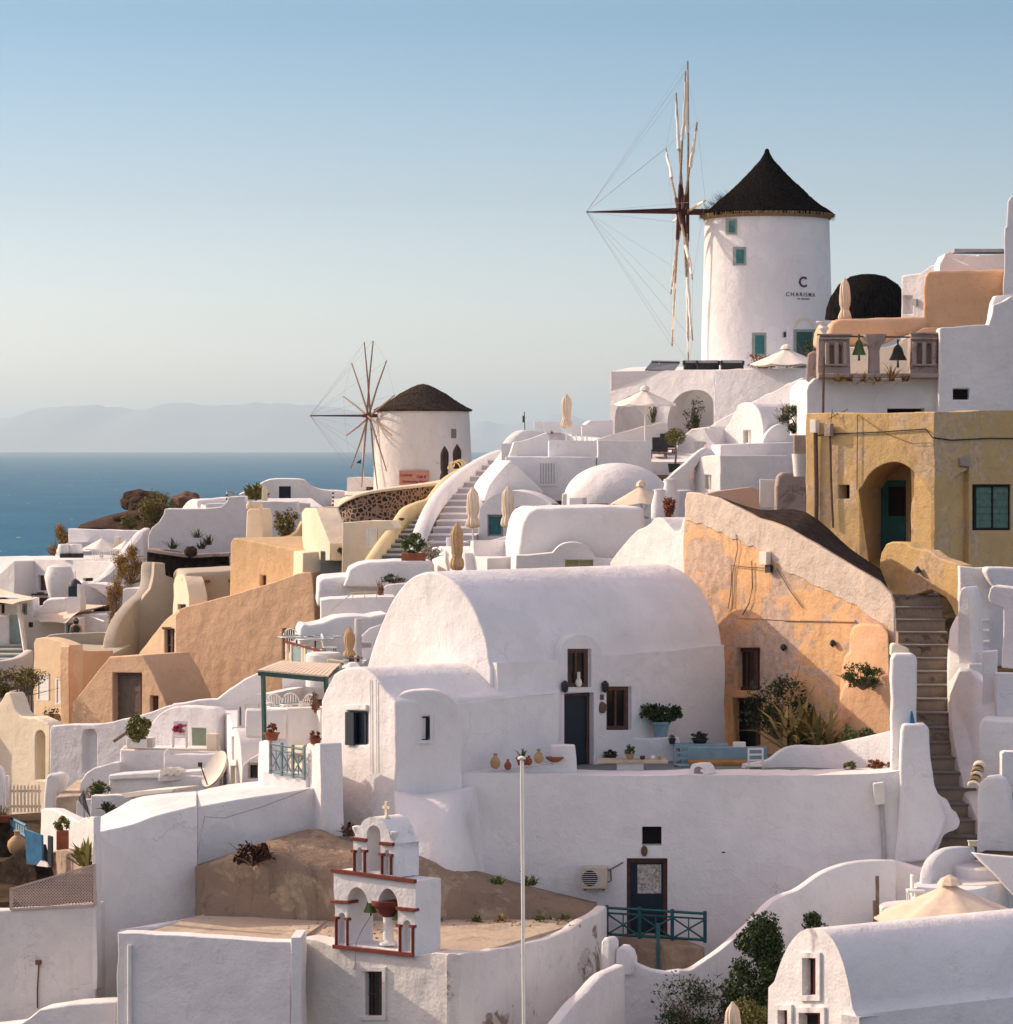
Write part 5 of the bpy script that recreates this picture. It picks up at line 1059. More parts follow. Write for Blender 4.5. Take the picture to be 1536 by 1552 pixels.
for i in range(700):
    a = rnd.uniform(0, 6.283); r = RT + rnd.uniform(.12, .34); z = rz0 - .06; c_ = mb0 + V((r * math.cos(a), r * math.sin(a), z + .05)); q = V((-math.sin(a), math.cos(a), 0)) * .03
    e = c_ + V((rnd.uniform(-.06, .06), rnd.uniform(-.06, .06), -rnd.uniform(.12, .36)))
    m.add([c_ - q, c_ + q, e], [(0, 1, 2)])
m.build('straw_fringe', THT, bm_); MB().lathe([(RT + .06, rz0 - .26), (RT + .2, rz0 - .05), (RT, rz0)], mb0, 64).build('straw_eave', THT, bm_, smooth=50)
m = MB()
for i in range(160):
    a = rnd.uniform(2.4, 4.2); u = rnd.uniform(0, .4); r = RT * (1.02 - u * .8) ; c_ = mb0 + V((r * math.cos(a), r * math.sin(a), rz0 + .15 + u * 1.9)); m.tube([c_, c_ + V((math.cos(a) * .25 + rnd.uniform(-.1, .1), math.sin(a) * .2, rnd.uniform(.05, .4)))], .008, 3, .003)
m.build('loose_straw', TH2, bm_)
def sails(root, hub, ax, Rr, n, ph, two_tone, tip, dk, lt, wr, tl=.7, rg=.045, zoff=()):
    """spokes on a windshaft: ax is the shaft direction (pointing out), spokes stand square to it"""
    ax = ax.normalized(); u = ax.cross(V((0, 0, 1))).normalized(); v = u.cross(ax).normalized(); rnd = random.Random(7)
    MB().tube([hub - ax * tl, hub + ax * .35], .16 if two_tone else .11, 10).build('windshaft', dk, root)
    MB().tube([hub + ax * .3, tip], .11 if two_tone else .07, 7, .035).build('bowsprit', dk, root)
    if two_tone: MB().tube([hub + ax * .3 + V((0, 0, .16)), tip], .05, 6, .025).build('bowsprit_brace', dk, root)
    ends = []
    for k in range(n):
        a = ph + 2 * math.pi * k / n; d = v * math.cos(a) + u * math.sin(a); s_ = hub + ax * ((k % 3) - 1) * (.22 if two_tone else .1)
        Rk = Rr * (1 - .05 * rnd.random()); e = s_ + d * Rk + ax * rnd.uniform(-.05, .05); mid = s_ + d * Rk * .5 + u * rnd.uniform(-.08, .08) + ax * rnd.uniform(-.06, .06); ends.append(e)
        sp = MB().tube([s_ - d * .25, mid, e], rg, 6, rg * .5).build('spoke', lt, root)
        if two_tone:
            MB().tube([s_ - d * .1, s_ + d * Rk * .2], .1, 6, .09).build('clamp', dk, sp)
            pts = [s_ + d * Rk * t_ + V((rnd.uniform(-.03, .03), rnd.uniform(-.03, .03), 0)) for t_ in (.52, .58, .64, .70, .76, .82, .88, .93)]
            MB().tube(pts, .095, 7, .05).build('furled_sail', CLW, sp, smooth=60)
    w1 = MB()
    for e in ends: w1.tube([tip, e], wr, 3)
    w1.build('rigging', plain('rope_' + root.name, (.35, .33, .31), .9), root)
    w1 = MB()
    for i in range(n): w1.tube([ends[i], ends[(i + 1) % n]], wr * .8, 3)
    w1.build('rim_rope', MATS['rope_' + root.name], root)
DKR = plain('dark_red_timber', (.075, .018, .014), .8, .35, 5); LTW = plain('bleached_timber', (.36, .27, .20), .85, .45, 5)
hub = P(1036, 321, 164.2); tip = P(889, 321, 163.95); sails(bm_, hub, tip - hub, 7.65, 12, .0, True, tip, DKR, LTW, .0065, tl=2.0, rg=.075)
# furniture round the mill
t = thing('solar_panel', 'tilted solar panel at the edge of the mill terrace', 'solar panel', P(1005, 561, 151)); m = MB()
m.hexa([P(978, 560, 151), P(1022, 561, 150.6), P(1031, 549, 152), P(988, 548, 152.3)], [P(978, 561.6, 151), P(1022, 562.4, 150.6), P(1031, 550.6, 152), P(988, 549.6, 152.3)]); m.build('panel', GL, t)
m = MB().tube([P(988, 547.5, 152.3), P(1031, 548.5, 152)], .05, 5).build('frame', GMT, t); MB().tube([P(1000, 550, 151.8), P(1000, 562, 151.8)], .03, 4).tube([P(1022, 551, 151.8), P(1022, 563, 151.8)], .03, 4).build('leg_frame', GMT, t)
def sofa(px, py, Y, w_, label, mat=CUS, group='dark terrace sofas'):
    b = P(px, py, Y); t = thing('terrace_sofa', label, 'sofa', b, group)
    MB().box(b + V((0, 0, .2)), (w_, .7, .28)).build('seat', mat, t, bev=.04); MB().box(b + V((0, .32, .33)), (w_, .12, .32)).build('backrest', mat, t, bev=.04); MB().box(b + V((0, -.03, .4)), (w_ * .9, .55, .13)).build('cushion', GMT, t, bev=.04)
    for s_ in (-1, 1): MB().box(b + V((s_ * w_ / 2, 0, .36)), (.08, .72, .2)).build('armrest', mat, t, bev=.02)
sofa(1050, 562, 150.2, .8, 'dark low sofa next to the solar panel'); sofa(1073, 562, 149.8, 1.0, 'middle dark low sofa at the mill foot'); sofa(1110, 562, 149.2, 1.0, 'dark cubic sofa closest to the mill wall')
shrub('orange_bush', 1155, 560, 158, (.85, .4, .42), 900, .12, leafy('orange_grass', [(0, (.16, .06, .02)), (1, (.42, .20, .08))]), 'orange dry bush at the windmill foot', seed=88)
shrub('olive_bush', 1229, 560, 150, (.42, .4, .8), 500, .12, LFD, 'round dark green bush before the windmill door', seed=89)
umbrella_open(1193, 590, 147.5, 1.75, 1.85, .72, CLW, 'open cream parasol below the windmill lettering', 8)
# ================================================================ TERRACED HOUSES BETWEEN THE MILLS
S1 = 'kind'
# cluster right of centre
slab('stepped_wall', Pl(1040, 143, 1224, 139), [(1030, 720), (1055, 660), (1085, 640), (1125, 618), (1160, 598), (1180, 590), (1205, 577), (1216, 572), (1224, 580), (1224, 720)], .5, W, bev=.06, label='white stepped stair wall climbing to the bell arcade', cat='wall', kind='thing')
slab('stair_wall', face(141.5, 10, 1190), [(1159, 640), (1161, 606), (1176, 596), (1196, 579), (1206, 584), (1213, 600), (1213, 640)], .6, W, bev=.08, label='rounded shaded wall end above the flowering bush', cat='wall', kind='thing')
v1 = Pl(1078, 137.5, 1157, 134)
vh = thing('small_vault_house', 'tiny white vaulted house with one slit window near the flowering bush', 'house', v1.pt(1120, 690))
slab('gable_wall', v1, [(1076, 700), (1076, 676), (1090, 660), (1100, 648)] + cr([(1106, 640), (1114, 624), (1119, 614), (1128, 610), (1139, 611), (1148, 618), (1154, 630), (1157, 645)], 3) + [(1158, 700)], 4.5, W, vh, wins=[(1127, 652, 1138, 672, 'olive')], bev=.06, smooth=30)
slab('half_arch_wall', face(133.5, -5, 1185), cr([(1154, 700), (1156, 672), (1163, 656), (1175, 645), (1190, 641), (1207, 640)], 3) + [(1209, 700)], .6, W, bev=.06, label='shaded quarter-round wall under the flowering bush', cat='wall', kind='thing')
b1 = face(131, -4, 1150)
bx_ = slab('flat_house', b1, [(1092, 810), (1092, 674), (1150, 672), (1212, 670), (1214, 810)], 5, W, bev=.06, wins=[(1132, 708, 1168, 785, 'dkd')], label='flat-roofed lavender house with a dark doorway beside the stucco wall', cat='house', kind='thing')
MB().rect(b1, 1120, 700, 1174, 704, 0, .1).rect(b1, 1120, 704, 1124, 760, 0, .1).build('door_surround', W, bx_, bev=.02)
v2 = Pl(1044, 130.5, 1093, 127.8)
slab('arched_gable', v2, cr([(1043, 790), (1044, 735), (1048, 712), (1054, 698), (1064, 692), (1078, 690), (1092, 690)], 3) + [(1093, 790)], 3, W, wins=[(1068, 720, 1078, 742, 'olive')], bev=.06, label='small white arched gable with slit window left of the flat lavender house', cat='house', kind='thing')
slab('ramp_wall', face(129.5, -6, 1050), [(985, 770), (992, 742), (1010, 728), (1040, 702), (1062, 682), (1070, 678), (1080, 682), (1087, 692), (1060, 700), (1046, 720), (1043, 770)], .6, W, bev=.06, label='long shaded stair wall slanting down beside the round dome', cat='wall', kind='thing')
slab('white_slope', face(136.5, 40, 1060), [(1000, 720), (1015, 705), (1030, 665), (1048, 650), (1076, 646), (1082, 655), (1090, 690), (1060, 700), (1040, 730)], 1.5, W, bev=.08, wins=[(1052, 670, 1070, 688, 'niche')], label='bright white sloping house side behind the topiary tree', cat='house', kind='thing')
slab('white_cabinet', face(127, 3, 1165), [(1152, 770), (1152, 726), (1178, 727), (1178, 770)], .8, WP, bev=.03, label='plain white cabinet beside the pinkish stucco wall', cat='cabinet', kind='thing')
slab('stucco_wall', face(126, -3, 1200), [(1176, 800), (1177, 740), (1180, 722), (1186, 716), (1200, 716), (1224, 718), (1224, 800)], .7, PK, bev=.12, label='rough pinkish stucco wall next to the yellow house', cat='wall', kind='thing')
slab('pink_wall', face(112, -6, 1110), [(1070, 800), (1072, 748), (1090, 744), (1140, 738), (1150, 741), (1153, 770), (1155, 800)], .5, plaster('pink_stucco', (.60, .42, .34), (.4, .28, .22), .4), bev=.05, label='low pinkish wall behind the top of the ochre wall', cat='wall', kind='thing')
t = thing('flower_planter', 'tall white planter against the corner of the yellow house', 'planter', P(1214, 716, 124)); MB().lathe([(.26, -.1), (.30, .4), (.34, .75), (.30, .75), (.28, .6)], P(1214, 718, 124), 16).build('pot', WP, t, smooth=40)
MB().box(P(1214, 672, 124), (.5, .3, .85)).build('planter_bracket', PK, t)  # box for the dark bracket above the pot
shrub('flowering_bush', 1215, 655, 121, (.85, .4, .62), 1500, .12, LFD, 'dark green bush with orange blossoms beside the bell arcade', seed=91)
shrub('orange_blossom', 1237, 625, 119.5, (.3, .2, .28), 200, .12, MATS['orange_grass'], 'orange blossom spray above the yellow roof edge', seed=92)
shrub('white_flowers', 1188, 640, 124, (.3, .2, .4), 200, .11, leafy('white_petals', [(0, (.5, .45, .4)), (.4, (.2, .2, .1)), (1, (.75, .7, .65))]), 'white flower spray at the tip of the dark bush', seed=93)
# topiary, loungers, parasol terrace
t = thing('topiary_tree', 'round clipped olive tree in a dark pot on the terrace', 'tree', P(1024, 714, 131)); MB().lathe([(.2, -.05), (.25, .3), (.2, .3)], P(1022, 714, 131), 14).build('pot', MTL, t)
MB().tube([P(1023, 712, 131), P(1025, 690, 131), P(1024, 668, 131)], .045, 6).build('trunk', WD, t); MB().leaves(P(1024, 662, 131), (.44, .42, .36), 1500, .08, 12, shell=.4).build('crown', LFY, t)
for i, (x, y) in enumerate([(998, 694), (1010, 688)]):
    b = P(x, y, 134 + i * 2); t = thing('sun_lounger', ['dark sun lounger nearest the parasol pole', 'dark sun lounger behind the topiary tree'][i], 'sun lounger', b, 'dark loungers on the terrace')
    MB().box(b + V((0, 0, .3)), (.62, 1.5, .1)).build('mattress', CUS, t, bev=.03); MB().box(b + V((.1, .75, .55)), (.62, .12, .62), 0, -.5).build('backrest', CUS, t, bev=.03); MB().box(b + V((0, 0, .2)), (.7, 1.6, .06)).build('frame', WD, t)
    for sx in (-.3, .3):
        for sy in (-.7, .7): MB().box(b + V((sx, sy, .08)), (.06, .06, .2)).build('leg', WD, t)
umbrella_open(978, 690, 136, 1.32, 2.72, .60, CLW, 'open cream parasol before the white arches', 8, rz=.2)
loft('pool_terrace', [[(820, 700, 133), (1080, 700, 131)], [(830, 660, 150), (1080, 660, 148)], [(830, 700, 150), (1080, 690, 148)], [(820, 720, 133), (1080, 720, 131)]], W, label='white upper terrace before the arcaded house', cat='terrace')
slab('parapet_wall', face(132, -4, 870), [(832, 668), (905, 668), (905, 740), (832, 740)], .3, W, bev=.04, label='low grey-shaded parapet beneath the white plastic chairs', cat='wall', kind='thing')
slab('parapet_wall', face(131, -6, 945), [(906, 667), (988, 668), (988, 740), (906, 740)], .3, W, bev=.04, off=.05, label='lavender parapet beneath the open cream parasol', cat='wall', kind='thing')
slab('stair_parapet', face(137, -4, 950), [(890, 700), (893, 670), (930, 658), (975, 646), (1003, 640), (1012, 642), (1014, 690)], .4, W, bev=.05, label='sloping white parapet rising behind the cream parasol pole', cat='wall', kind='thing')
slab('rounded_wall', face(142, -6, 905), [(882, 690), (884, 654), (888, 643), (895, 637), (930, 636), (930, 690)], 1.2, W, bev=.15, seg=3, label='small rounded white hump at the end of the arches', cat='wall', kind='thing')
ribbon('terrace_edge', [(775, 672, 138), (785, 660, 140), (800, 652, 142), (830, 655, 143), (860, 658, 143), (905, 664, 141)], 2, .4, W, label='curved outer edge of the terrace with white loungers', cat='wall', kind='thing')
slab('grey_parapet', face(134, -6, 800), [(768, 720), (772, 692), (779, 670), (800, 666), (830, 655), (834, 668), (834, 720)], .4, W, bev=.05, label='grey-shaded wall curving up at the terrace corner', cat='wall', kind='thing')
umbrella_closed(859, 672, 138, 2.05, CLO, 'closed pinkish parasol standing highest against the sea haze', r=.24, lo=.30)
t = thing('radio_mast', 'short dark aerial at the top of the white stairway', 'antenna', P(796, 655, 146)); MB().tube([P(796, 660, 146), P(795, 624, 146)], .02, 5).build('mast', MTL, t); MB().tube([P(793.5, 640, 146), P(793.5, 630, 146)], .04, 5).build('dipole', MTL, t)
for i, x in enumerate((870, 878, 886, 894)):
    b = P(x, 676, 136.5); t = thing('plastic_chair', ['white chair nearest the closed parasol', 'second white chair from the closed parasol', 'third white chair from the closed parasol', 'white chair farthest from the closed parasol'][i], 'chair', b, 'white chairs on the upper terrace')
    MB().box(b + V((0, 0, .42)), (.2, .4, .04)).build('seat', WP, t); MB().box(b + V((0, .2, .65)), (.2, .04, .45)).build('backrest', WP, t)
    for sx in (-.09, .09): MB().box(b + V((sx, -.18, .2)), (.03, .03, .42)).build('leg', WP, t)
for i, x in enumerate((815, 830, 843)):
    b = P(x, 664, 143.5); t = thing('white_lounger', ['white lounger closest to the aerial', 'middle white lounger on the curved terrace', 'white lounger closest to the closed parasol'][i], 'sun lounger', b, 'white loungers on the curved terrace')
    MB().box(b + V((0, 0, .25)), (.5, 1.2, .08)).build('seat', WP, t, bev=.02); MB().box(b + V((.05, .6, .5)), (.4, .08, .5), 0, -.4).build('backrest', WP, t, bev=.02)
# white rooms under the parapets
wr = face(131.5, 12, 830)
r1 = slab('white_room', wr, [(765, 760), (768, 692), (905, 692), (905, 760)], 3, W, bev=.05, off=.25, label='white room with louvred white door beneath the grey parapets', cat='house', kind='thing')
f_ = MB().rect(wr, 819, 699, 846, 736, .26, .30).build('louvred_door', WP, r1); m = MB()
for k in range(6): m.rect(wr, 821.5 + 4.1 * k, 702, 822.5 + 4.1 * k, 733, .30, .335)
m.build('slats', GMT, f_)
slab('triangular_buttress', face(129.5, -14, 780), [(733, 760), (742, 735), (758, 715), (775, 697), (800, 722), (823, 744), (823, 765)], 2.5, W, bev=.08, label='bluish triangular white wall beside the broad stairway', cat='wall', kind='thing')
dm = P(935, 756, 125)
tag(MB().lathe([(2.02, -1.5), (2.0, -.1)] + [(2.0 * math.cos(a_), 1.36 * math.sin(a_)) for a_ in [R(x) for x in range(5, 90, 7)]] + [(.01, 1.36)], dm, 56).build('white_dome', W, smooth=50), 'low round white dome in the middle of the village', 'dome')
slab('roof_block', face(124, 12, 940), [(850, 790), (852, 748), (870, 746), (1030, 744), (1030, 800)], 3, W, bev=.06, label='flat white roof block under the round dome', cat='house', kind='thing')
for i, (x0, x1) in enumerate([(836, 846), (880, 888), (893, 922)]):
    b = face(120, 0, 900); tag(MB().rect(b, x0, 763, x1, 769, 0, .5).build('dark_bench', CUS), ['small dark seat at the far end of the vault roof', 'tiny dark seat beside the chimney on the vault', 'long dark seat beside the chimney on the vault'][i], 'seat', 'dark seats above the grey-white vault')
slab('chimney', face(119.5, 20, 872), [(862, 780), (863, 754), (883, 754), (884, 780)], .5, W, bev=.03, label='square white chimney on the grey-white vault', cat='chimney', kind='thing')
umbrella_open(972, 786, 118, 1.15, 1.2, .62, CLO, 'small pinkish parasol tilted above the grey-white vault', 6, rz=.5)
for i, (x, y, w_, h_) in enumerate([(1000, 790, .30, 1.1), (1016, 792, .32, 1.5)]):
    b = P(x, y, 114); tag(MB().lathe([(w_, 0), (w_ * .95, h_ * .5), (w_ * .6, h_ * .9), (w_ * .7, h_), (.05, h_ + .02)], b, 16).build('chimney_cowl', W, smooth=50), ['shorter round white chimney by the small parasol', 'taller round white chimney by the ochre wall top'][i], 'chimney', 'round white chimneys')
pot(1015, 792, 111.5, .16, .2, 'dark reddish plant at the top corner of the ochre wall', leaf=RDF, n=300, lr=(.28, .25, .42), lsz=.12, seed=95)
# white slope and vault
slab('white_gable', Pl(925, 108.5, 1042, 104), [(922, 900), (925, 852), (935, 838), (950, 820)] + cr([(958, 811), (967, 803), (977, 799), (986, 793), (993, 785), (1004, 786), (1015, 797), (1024, 806), (1032, 800), (1036, 785), (1040, 782)], 3) + [(1042, 905)], 2.5, W, bev=.08, seg=3, label='bright white sloping gable rising against the ochre wall', cat='house', kind='thing')
vl = face(111, -6, 880)
slab('long_vault', vl, cr([(783, 880), (785, 850), (787, 825), (791, 800), (796, 784), (803, 775), (814, 770)], 3) + [(880, 769), (977, 768), (982, 880)], 4.5, W, bev=.32, seg=4, label='long grey-white vault beside the bright sloping gable', cat='vault', kind='thing')
sl = face(109.3, 0, 860)
s_h = slab('low_house', sl, [(782, 900), (783, 842), (820, 840), (838, 838)] + cr([(840, 836), (845, 830), (855, 824), (868, 822), (882, 824), (893, 831), (900, 840), (903, 846)], 3) + [(935, 848), (935, 900)], 1.2, W, wins=[(856, 848, 900, 880, 'olive')], bev=.06, label='low white front with arched hood over an olive window', cat='house', kind='thing')
# room with the teal openings
rm = face(126, 6, 780)
slab('teal_room', rm, [(724, 840), (727, 772)] + cr([(730, 765), (745, 752), (765, 745), (785, 744), (808, 749), (830, 760), (840, 770)], 3) + [(842, 840)], 3, W, wins=[(739, 780, 763, 813, 'gdoor'), (783, 768, 812, 806, 'gdoor')], bev=.08, label='round-topped white room with two grey-framed teal openings', cat='house', kind='thing')
umbrella_closed(717, 822, 121.5, 2.02, CLO, 'closed pinkish parasol at the foot of the broad stairway', r=.26, lo=.26, group='paired closed parasols')
umbrella_closed(770, 826, 120.5, 2.12, CLO, 'closed pinkish parasol between the two teal openings', r=.26, lo=.30, group='paired closed parasols')
umbrella_closed(693, 872, 111, 1.75, CLT, 'closed tan parasol hanging low beside the white wall', r=.24, lo=.10)
slab('low_parapet', face(117, -3, 780), [(713, 850), (714, 822), (740, 820), (770, 812), (790, 806), (835, 800), (835, 860), (713, 860)], .3, W, bev=.05, label='low grey parapet below the teal openings', cat='wall', kind='thing')
slab('white_block', Pl(713, 115, 740, 113.5), [(712, 880), (713, 820), (718, 819), (719, 843), (740, 845), (740, 880)], 1.5, W, bev=.04, label='bright white block between tan parasol and grey-white vault', cat='wall', kind='thing')
slab('lower_parapet', face(113, -4, 762), [(738, 880), (738, 846), (760, 845), (786, 840), (790, 880)], .4, W, bev=.05, label='short pale parapet running to the grey-white vault', cat='wall', kind='thing')
slab('upright_post', face(119, 20, 680), [(676, 850), (676, 815), (681, 814), (682, 850)], .4, W, bev=.03, label='small upright white post next to the tan parasol', cat='post', kind='thing')
slab('white_bastion', Pl(652, 119, 700, 115), [(655, 880), (654, 830), (664, 828), (690, 833), (704, 838), (708, 880)], 3, W, bev=.08, label='bright white base at the bottom of the broad stairway', cat='wall', kind='thing')
# broad white stairway
stairs('broad_stairway', (640, 716, 834, 121.5), (716, 762, 697, 147), 15, W, plaster('shaded_riser', (.50, .47, .48), (.4, .35, .33), .3), label='broad white stairway with thin dark riser lines', drop=1.3)  # white steps; shadow lines of the risers put in as darker plaster
ribbon('stair_wall', [(641, 838, 120.5), (642, 818, 121.5), (648, 796, 124), (658, 772, 128), (671, 750, 132), (690, 728, 137), (715, 708, 142), (745, 690, 148), (765, 682, 151)], .55, .5, W, label='outer bulging wall of the broad white stairway', cat='wall', kind='thing', r=.15)
ribbon('stair_wall', [(731, 765, 128), (737, 742, 132), (750, 718, 137), (762, 698, 141), (778, 676, 146), (793, 656, 151), (798, 652, 153)], 1.3, .4, W, label='inner steep wall of the broad white stairway', cat='wall', kind='thing', r=.12)
# yellow parapet and grey stairs
ribbon('yellow_parapet', [(564, 850, 118), (572, 838, 119), (586, 818, 122), (602, 797, 126), (612, 780, 130), (622, 768, 133), (640, 760, 136), (656, 755, 138), (664, 745, 141), (680, 725, 147), (700, 712, 151), (722, 702, 155), (750, 687, 161)], 1.35, .35, WY, label='pale yellow parapet climbing beside the grey stairs', cat='wall', kind='thing', r=.12)
stairs('grey_stairs', (566, 640, 850, 119), (640, 662, 776, 134.5), 11, plaster('worn_tread', (.46, .45, .40), (.3, .3, .28), .5), GT, label='grey stairs below the pale yellow parapet', drop=1.2)
tag(MB().lathe([(.05, -.05), (.12, 0), (.12, .04), (.04, .06)], P(609, 787, 127.5), 10).build('wall_lamp', MTL), 'small round lamp on the pale yellow parapet', 'lamp')
pot(627, 851, 116, .42, .3, 'terracotta trough with tall green bush by the grey stairs', leaf=LF, n=700, lr=(.42, .3, .5), lsz=.10, seed=97, sq=True)
shrub('flower_stand', 652, 848, 117, (.4, .25, .4), 350, .12, MATS['white_petals'], 'pale flowering plants heaped at the stairway foot', seed=98)
slab('cream_wall', face(125, 12, 555), [(517, 880), (519, 792), (545, 790), (592, 789), (600, 800), (575, 835), (562, 850), (556, 880)], 1, WC, bev=.05, label='cream plaster wall between the two grey stairs', cat='wall', kind='thing', wins=[(556, 800, 572, 830, 'shut')])
ribbon('rubble_wall', [(508, 772, 150), (520, 762, 149.5), (540, 753, 149), (565, 747, 149), (600, 742, 149.5), (635, 738, 150.5), (668, 734, 152), (690, 730, 154)], 2.2, .5, STN, label='curved lava rubble wall under the smaller windmill', cat='wall', kind='thing', r=.02)
ribbon('rubble_coping', [(507, 770, 149.8), (520, 759, 149.3), (540, 750, 148.8), (565, 744, 148.8), (600, 739, 149.3), (635, 735, 150.3), (668, 731, 151.8), (690, 727, 153.8)], .12, .7, WC, label='thin cream coping along the curved rubble wall', cat='coping', r=.04)
loft('mill_yard', [[(508, 774, 150), (600, 743, 150), (700, 732, 155)], [(500, 745, 200), (600, 742, 202), (800, 742, 200)], [(500, 755, 200), (600, 752, 202), (800, 752, 200)], [(508, 780, 150), (600, 750, 150), (700, 738, 155)]], WC, n=3, label='yard floor round the smaller windmill', cat='yard')
stairs('grey_stairs', (486, 540, 836, 127), (494, 522, 790, 138), 7, MATS['worn_tread'], GT, label='short grey stairs between cream walls, left of the rubble wall', drop=1)
slab('stair_cheek', Pl(484, 128, 502, 126), [(460, 850), (458, 800), (457, 776), (462, 770), (478, 770), (500, 824), (500, 850)], .9, WC, bev=.06, label='tapering cream wall on the outer side of the short grey stairs', cat='wall', kind='thing')
slab('stair_cheek', face(129, -12, 540), [(520, 792), (533, 800), (543, 812), (552, 836), (552, 850), (516, 850)], .8, WC, bev=.08, label='curved cream wall on the inner side of the short grey stairs', cat='wall', kind='thing')
slab('cream_link', face(146, 0, 500), [(478, 820), (480, 770), (500, 768), (512, 768), (520, 800), (520, 820)], .5, WC, bev=.05, label='short cream wall piece left of the rubble wall', cat='wall', kind='thing')
slab('white_lintel', face(115.5, -4, 600), [(520, 890), (530, 862), (545, 855), (560, 852), (600, 850), (640, 850), (658, 852), (660, 890)], 2.6, W, bev=.15, seg=3, label='long low white roof edge below the grey stairs', cat='roof', kind='thing')
# small windmill
M2 = P(641, 746, 193); c2 = V((M2.x, M2.y)); R2, R2T, H2 = 2.88, 2.72, (746 - 622) / F * 193
w2 = thing('windmill', 'smaller old white windmill with a flat brown thatched cone', 'windmill', M2)
MB().lathe([(R2 + .05, -.6), (R2, 0), (R2 - .02, H2 * .4), (R2T, H2), (R2T - .3, H2)], M2, 64).build('tower', WO, w2, smooth=40)
MB().lathe(layered([(R2T + .12, H2 - .06), (R2T + .16, H2 + .04), (R2T * .8, H2 + .42), (R2T * .5, H2 + .98), (R2T * .25, H2 + 1.35), (R2T * .12, H2 + 1.5), (.01, H2 + 1.56)]), M2, 96, lambda a, i: 1 + (.012 * math.sin(a * 13 + i * 1.4) + .008 * math.sin(a * 37 + i)) * (i < 16)).build('thatch_roof', TH2, w2, smooth=60)
k2 = dict(c=c2, rfun=lambda z_: R2 + (R2T - R2) * max(0, min(1, (z_ - M2.z) / H2)))
_RB = RB; RB = R2
cyl_box(683, 649, 694, 665, -.1, .02, 'window', WO, w2, **k2).name; cyl_box(684, 650, 692, 664, -.1, .035, 'opening', GT, w2, **k2)
sg = thing('signboard', 'pink café signboard with dark red lettering on the smaller windmill', 'sign', cyl(628, 735, .1, **k2)); bp = face(190.2, 14, 628)
SGM = plain('pink_board', (.52, .24, .18), .8, .15, 3); bp = Pl(605, cyl(605, 720, .25, **k2).y, 651, cyl(651, 720, .25, **k2).y)
MB().rect(bp, 605.5, 713, 650.5, 735, -.03, .03).build('board', SGM, sg)
SGI = plain('dark_red_ink', (.14, .012, .012), .8, .1)
text_mesh('Lioyerma', bp, 615.5, 720, 4.6, SGI, sg, off=.035, shear=.25, sx=.78, bold=.01); text_mesh('Cafe &', bp, 638.5, 722.5, 5.0, SGI, sg, off=.035, shear=.25, sx=.8, bold=.012); text_mesh('Swimming Pool', bp, 628, 730, 5.0, SGI, sg, off=.035, shear=.25, sx=.86, bold=.012)
RB = _RB
hub = P(559, 630, 192.2); tip = P(470, 630, 190.9)
sails(w2, hub, tip - hub, 4.55, 12, .26, False, tip, plain('brown_timber', (.13, .05, .035), .8, .3), plain('tan_timber', (.30, .17, .12), .8, .3), .006, tl=1.2, rg=.072)
for i, (x, y, h_) in enumerate([(674, 742, 2.35), (693, 735, 2.2)]): umbrella_closed(x, y, 180, h_, CLD, ['dark brown closed parasol nearer the café signboard', 'dark brown closed parasol beside the yellow chair'][i], group='dark closed parasols', r=.26, lo=.16)
t = thing('rattan_chair', 'yellow rattan chairs stacked by the dark parasols', 'chair', P(695, 716, 160)); b = P(695, 722, 158); m = MB()
for k in range(3):
    c_ = b + V((.14 * k - .2, .1 * k, .35 + .05 * k)); m.tube([c_ + V((.3 * math.cos(a_), 0, .34 * math.sin(a_))) for a_ in [math.pi * j / 8 for j in range(9)]], .035, 5)
m.build('back_hoops', WY, t); MB().box(b + V((0, 0, .3)), (.7, .5, .12)).build('seat', WY, t)
# small white house and flag mast by the sails
slab('white_hut', face(197, 4, 545), [(526, 770), (526, 724), (560, 724), (566, 724), (566, 770)], 3, W, bev=.05, wins=[(555, 738, 566, 752, 'brown')], label='little white hut under the sails of the smaller windmill', cat='house', kind='thing')
t = thing('flagpole', 'small flagpole with dark blue pennant beside the smaller windmill', 'flagpole', P(551, 724, 196)); MB().tube([P(551, 726, 196), P(550, 668, 196)], .03, 5).build('shaft', WP, t)
m = MB(); a_, b_, c_ = P(548, 696, 196), P(540, 701, 196), P(547, 703, 196); m.hexa([a_, b_, c_], [v + V((0, .04, 0)) for v in (a_, b_, c_)]).build('pennant', BLU, t)
# ================================================================ LEFT SIDE: BIG LEFT WALLS
loft('retaining_wall', [[(145, 1700, 81), (200, 1700, 81.6), (240, 1700, 82), (299, 1700, 82.4)], [(145, 1262, 81), (200, 1250, 81.6), (235, 1237, 82), (299, 1221, 82.4)], [(144, 1243, 84.5), (178, 1224, 85), (215, 1207, 85.4), (299, 1199, 85.8)], [(144, 1400, 84.5), (178, 1400, 85), (215, 1400, 85.4), (299, 1400, 85.8)]], W, n=3, bev=.05, label='tall lavender-shaded wall with broad sunlit sloping top', cat='wall', kind='thing')
loft('retaining_wall', [[(299, 1500, 82.9), (360, 1500, 83.3), (420, 1500, 83.7), (487, 1500, 84.2)], [(299, 1223, 82.9), (360, 1212, 83.3), (420, 1203, 83.7), (487, 1193, 84.2)], [(299, 1199, 85.9), (345, 1189, 86.2), (400, 1183, 86.6), (487, 1174, 87)], [(299, 1400, 85.9), (345, 1400, 86.2), (400, 1400, 86.6), (487, 1400, 87)]], W, n=2, bev=.05, label='second lavender wall section running to the corner house', cat='wall', kind='thing')
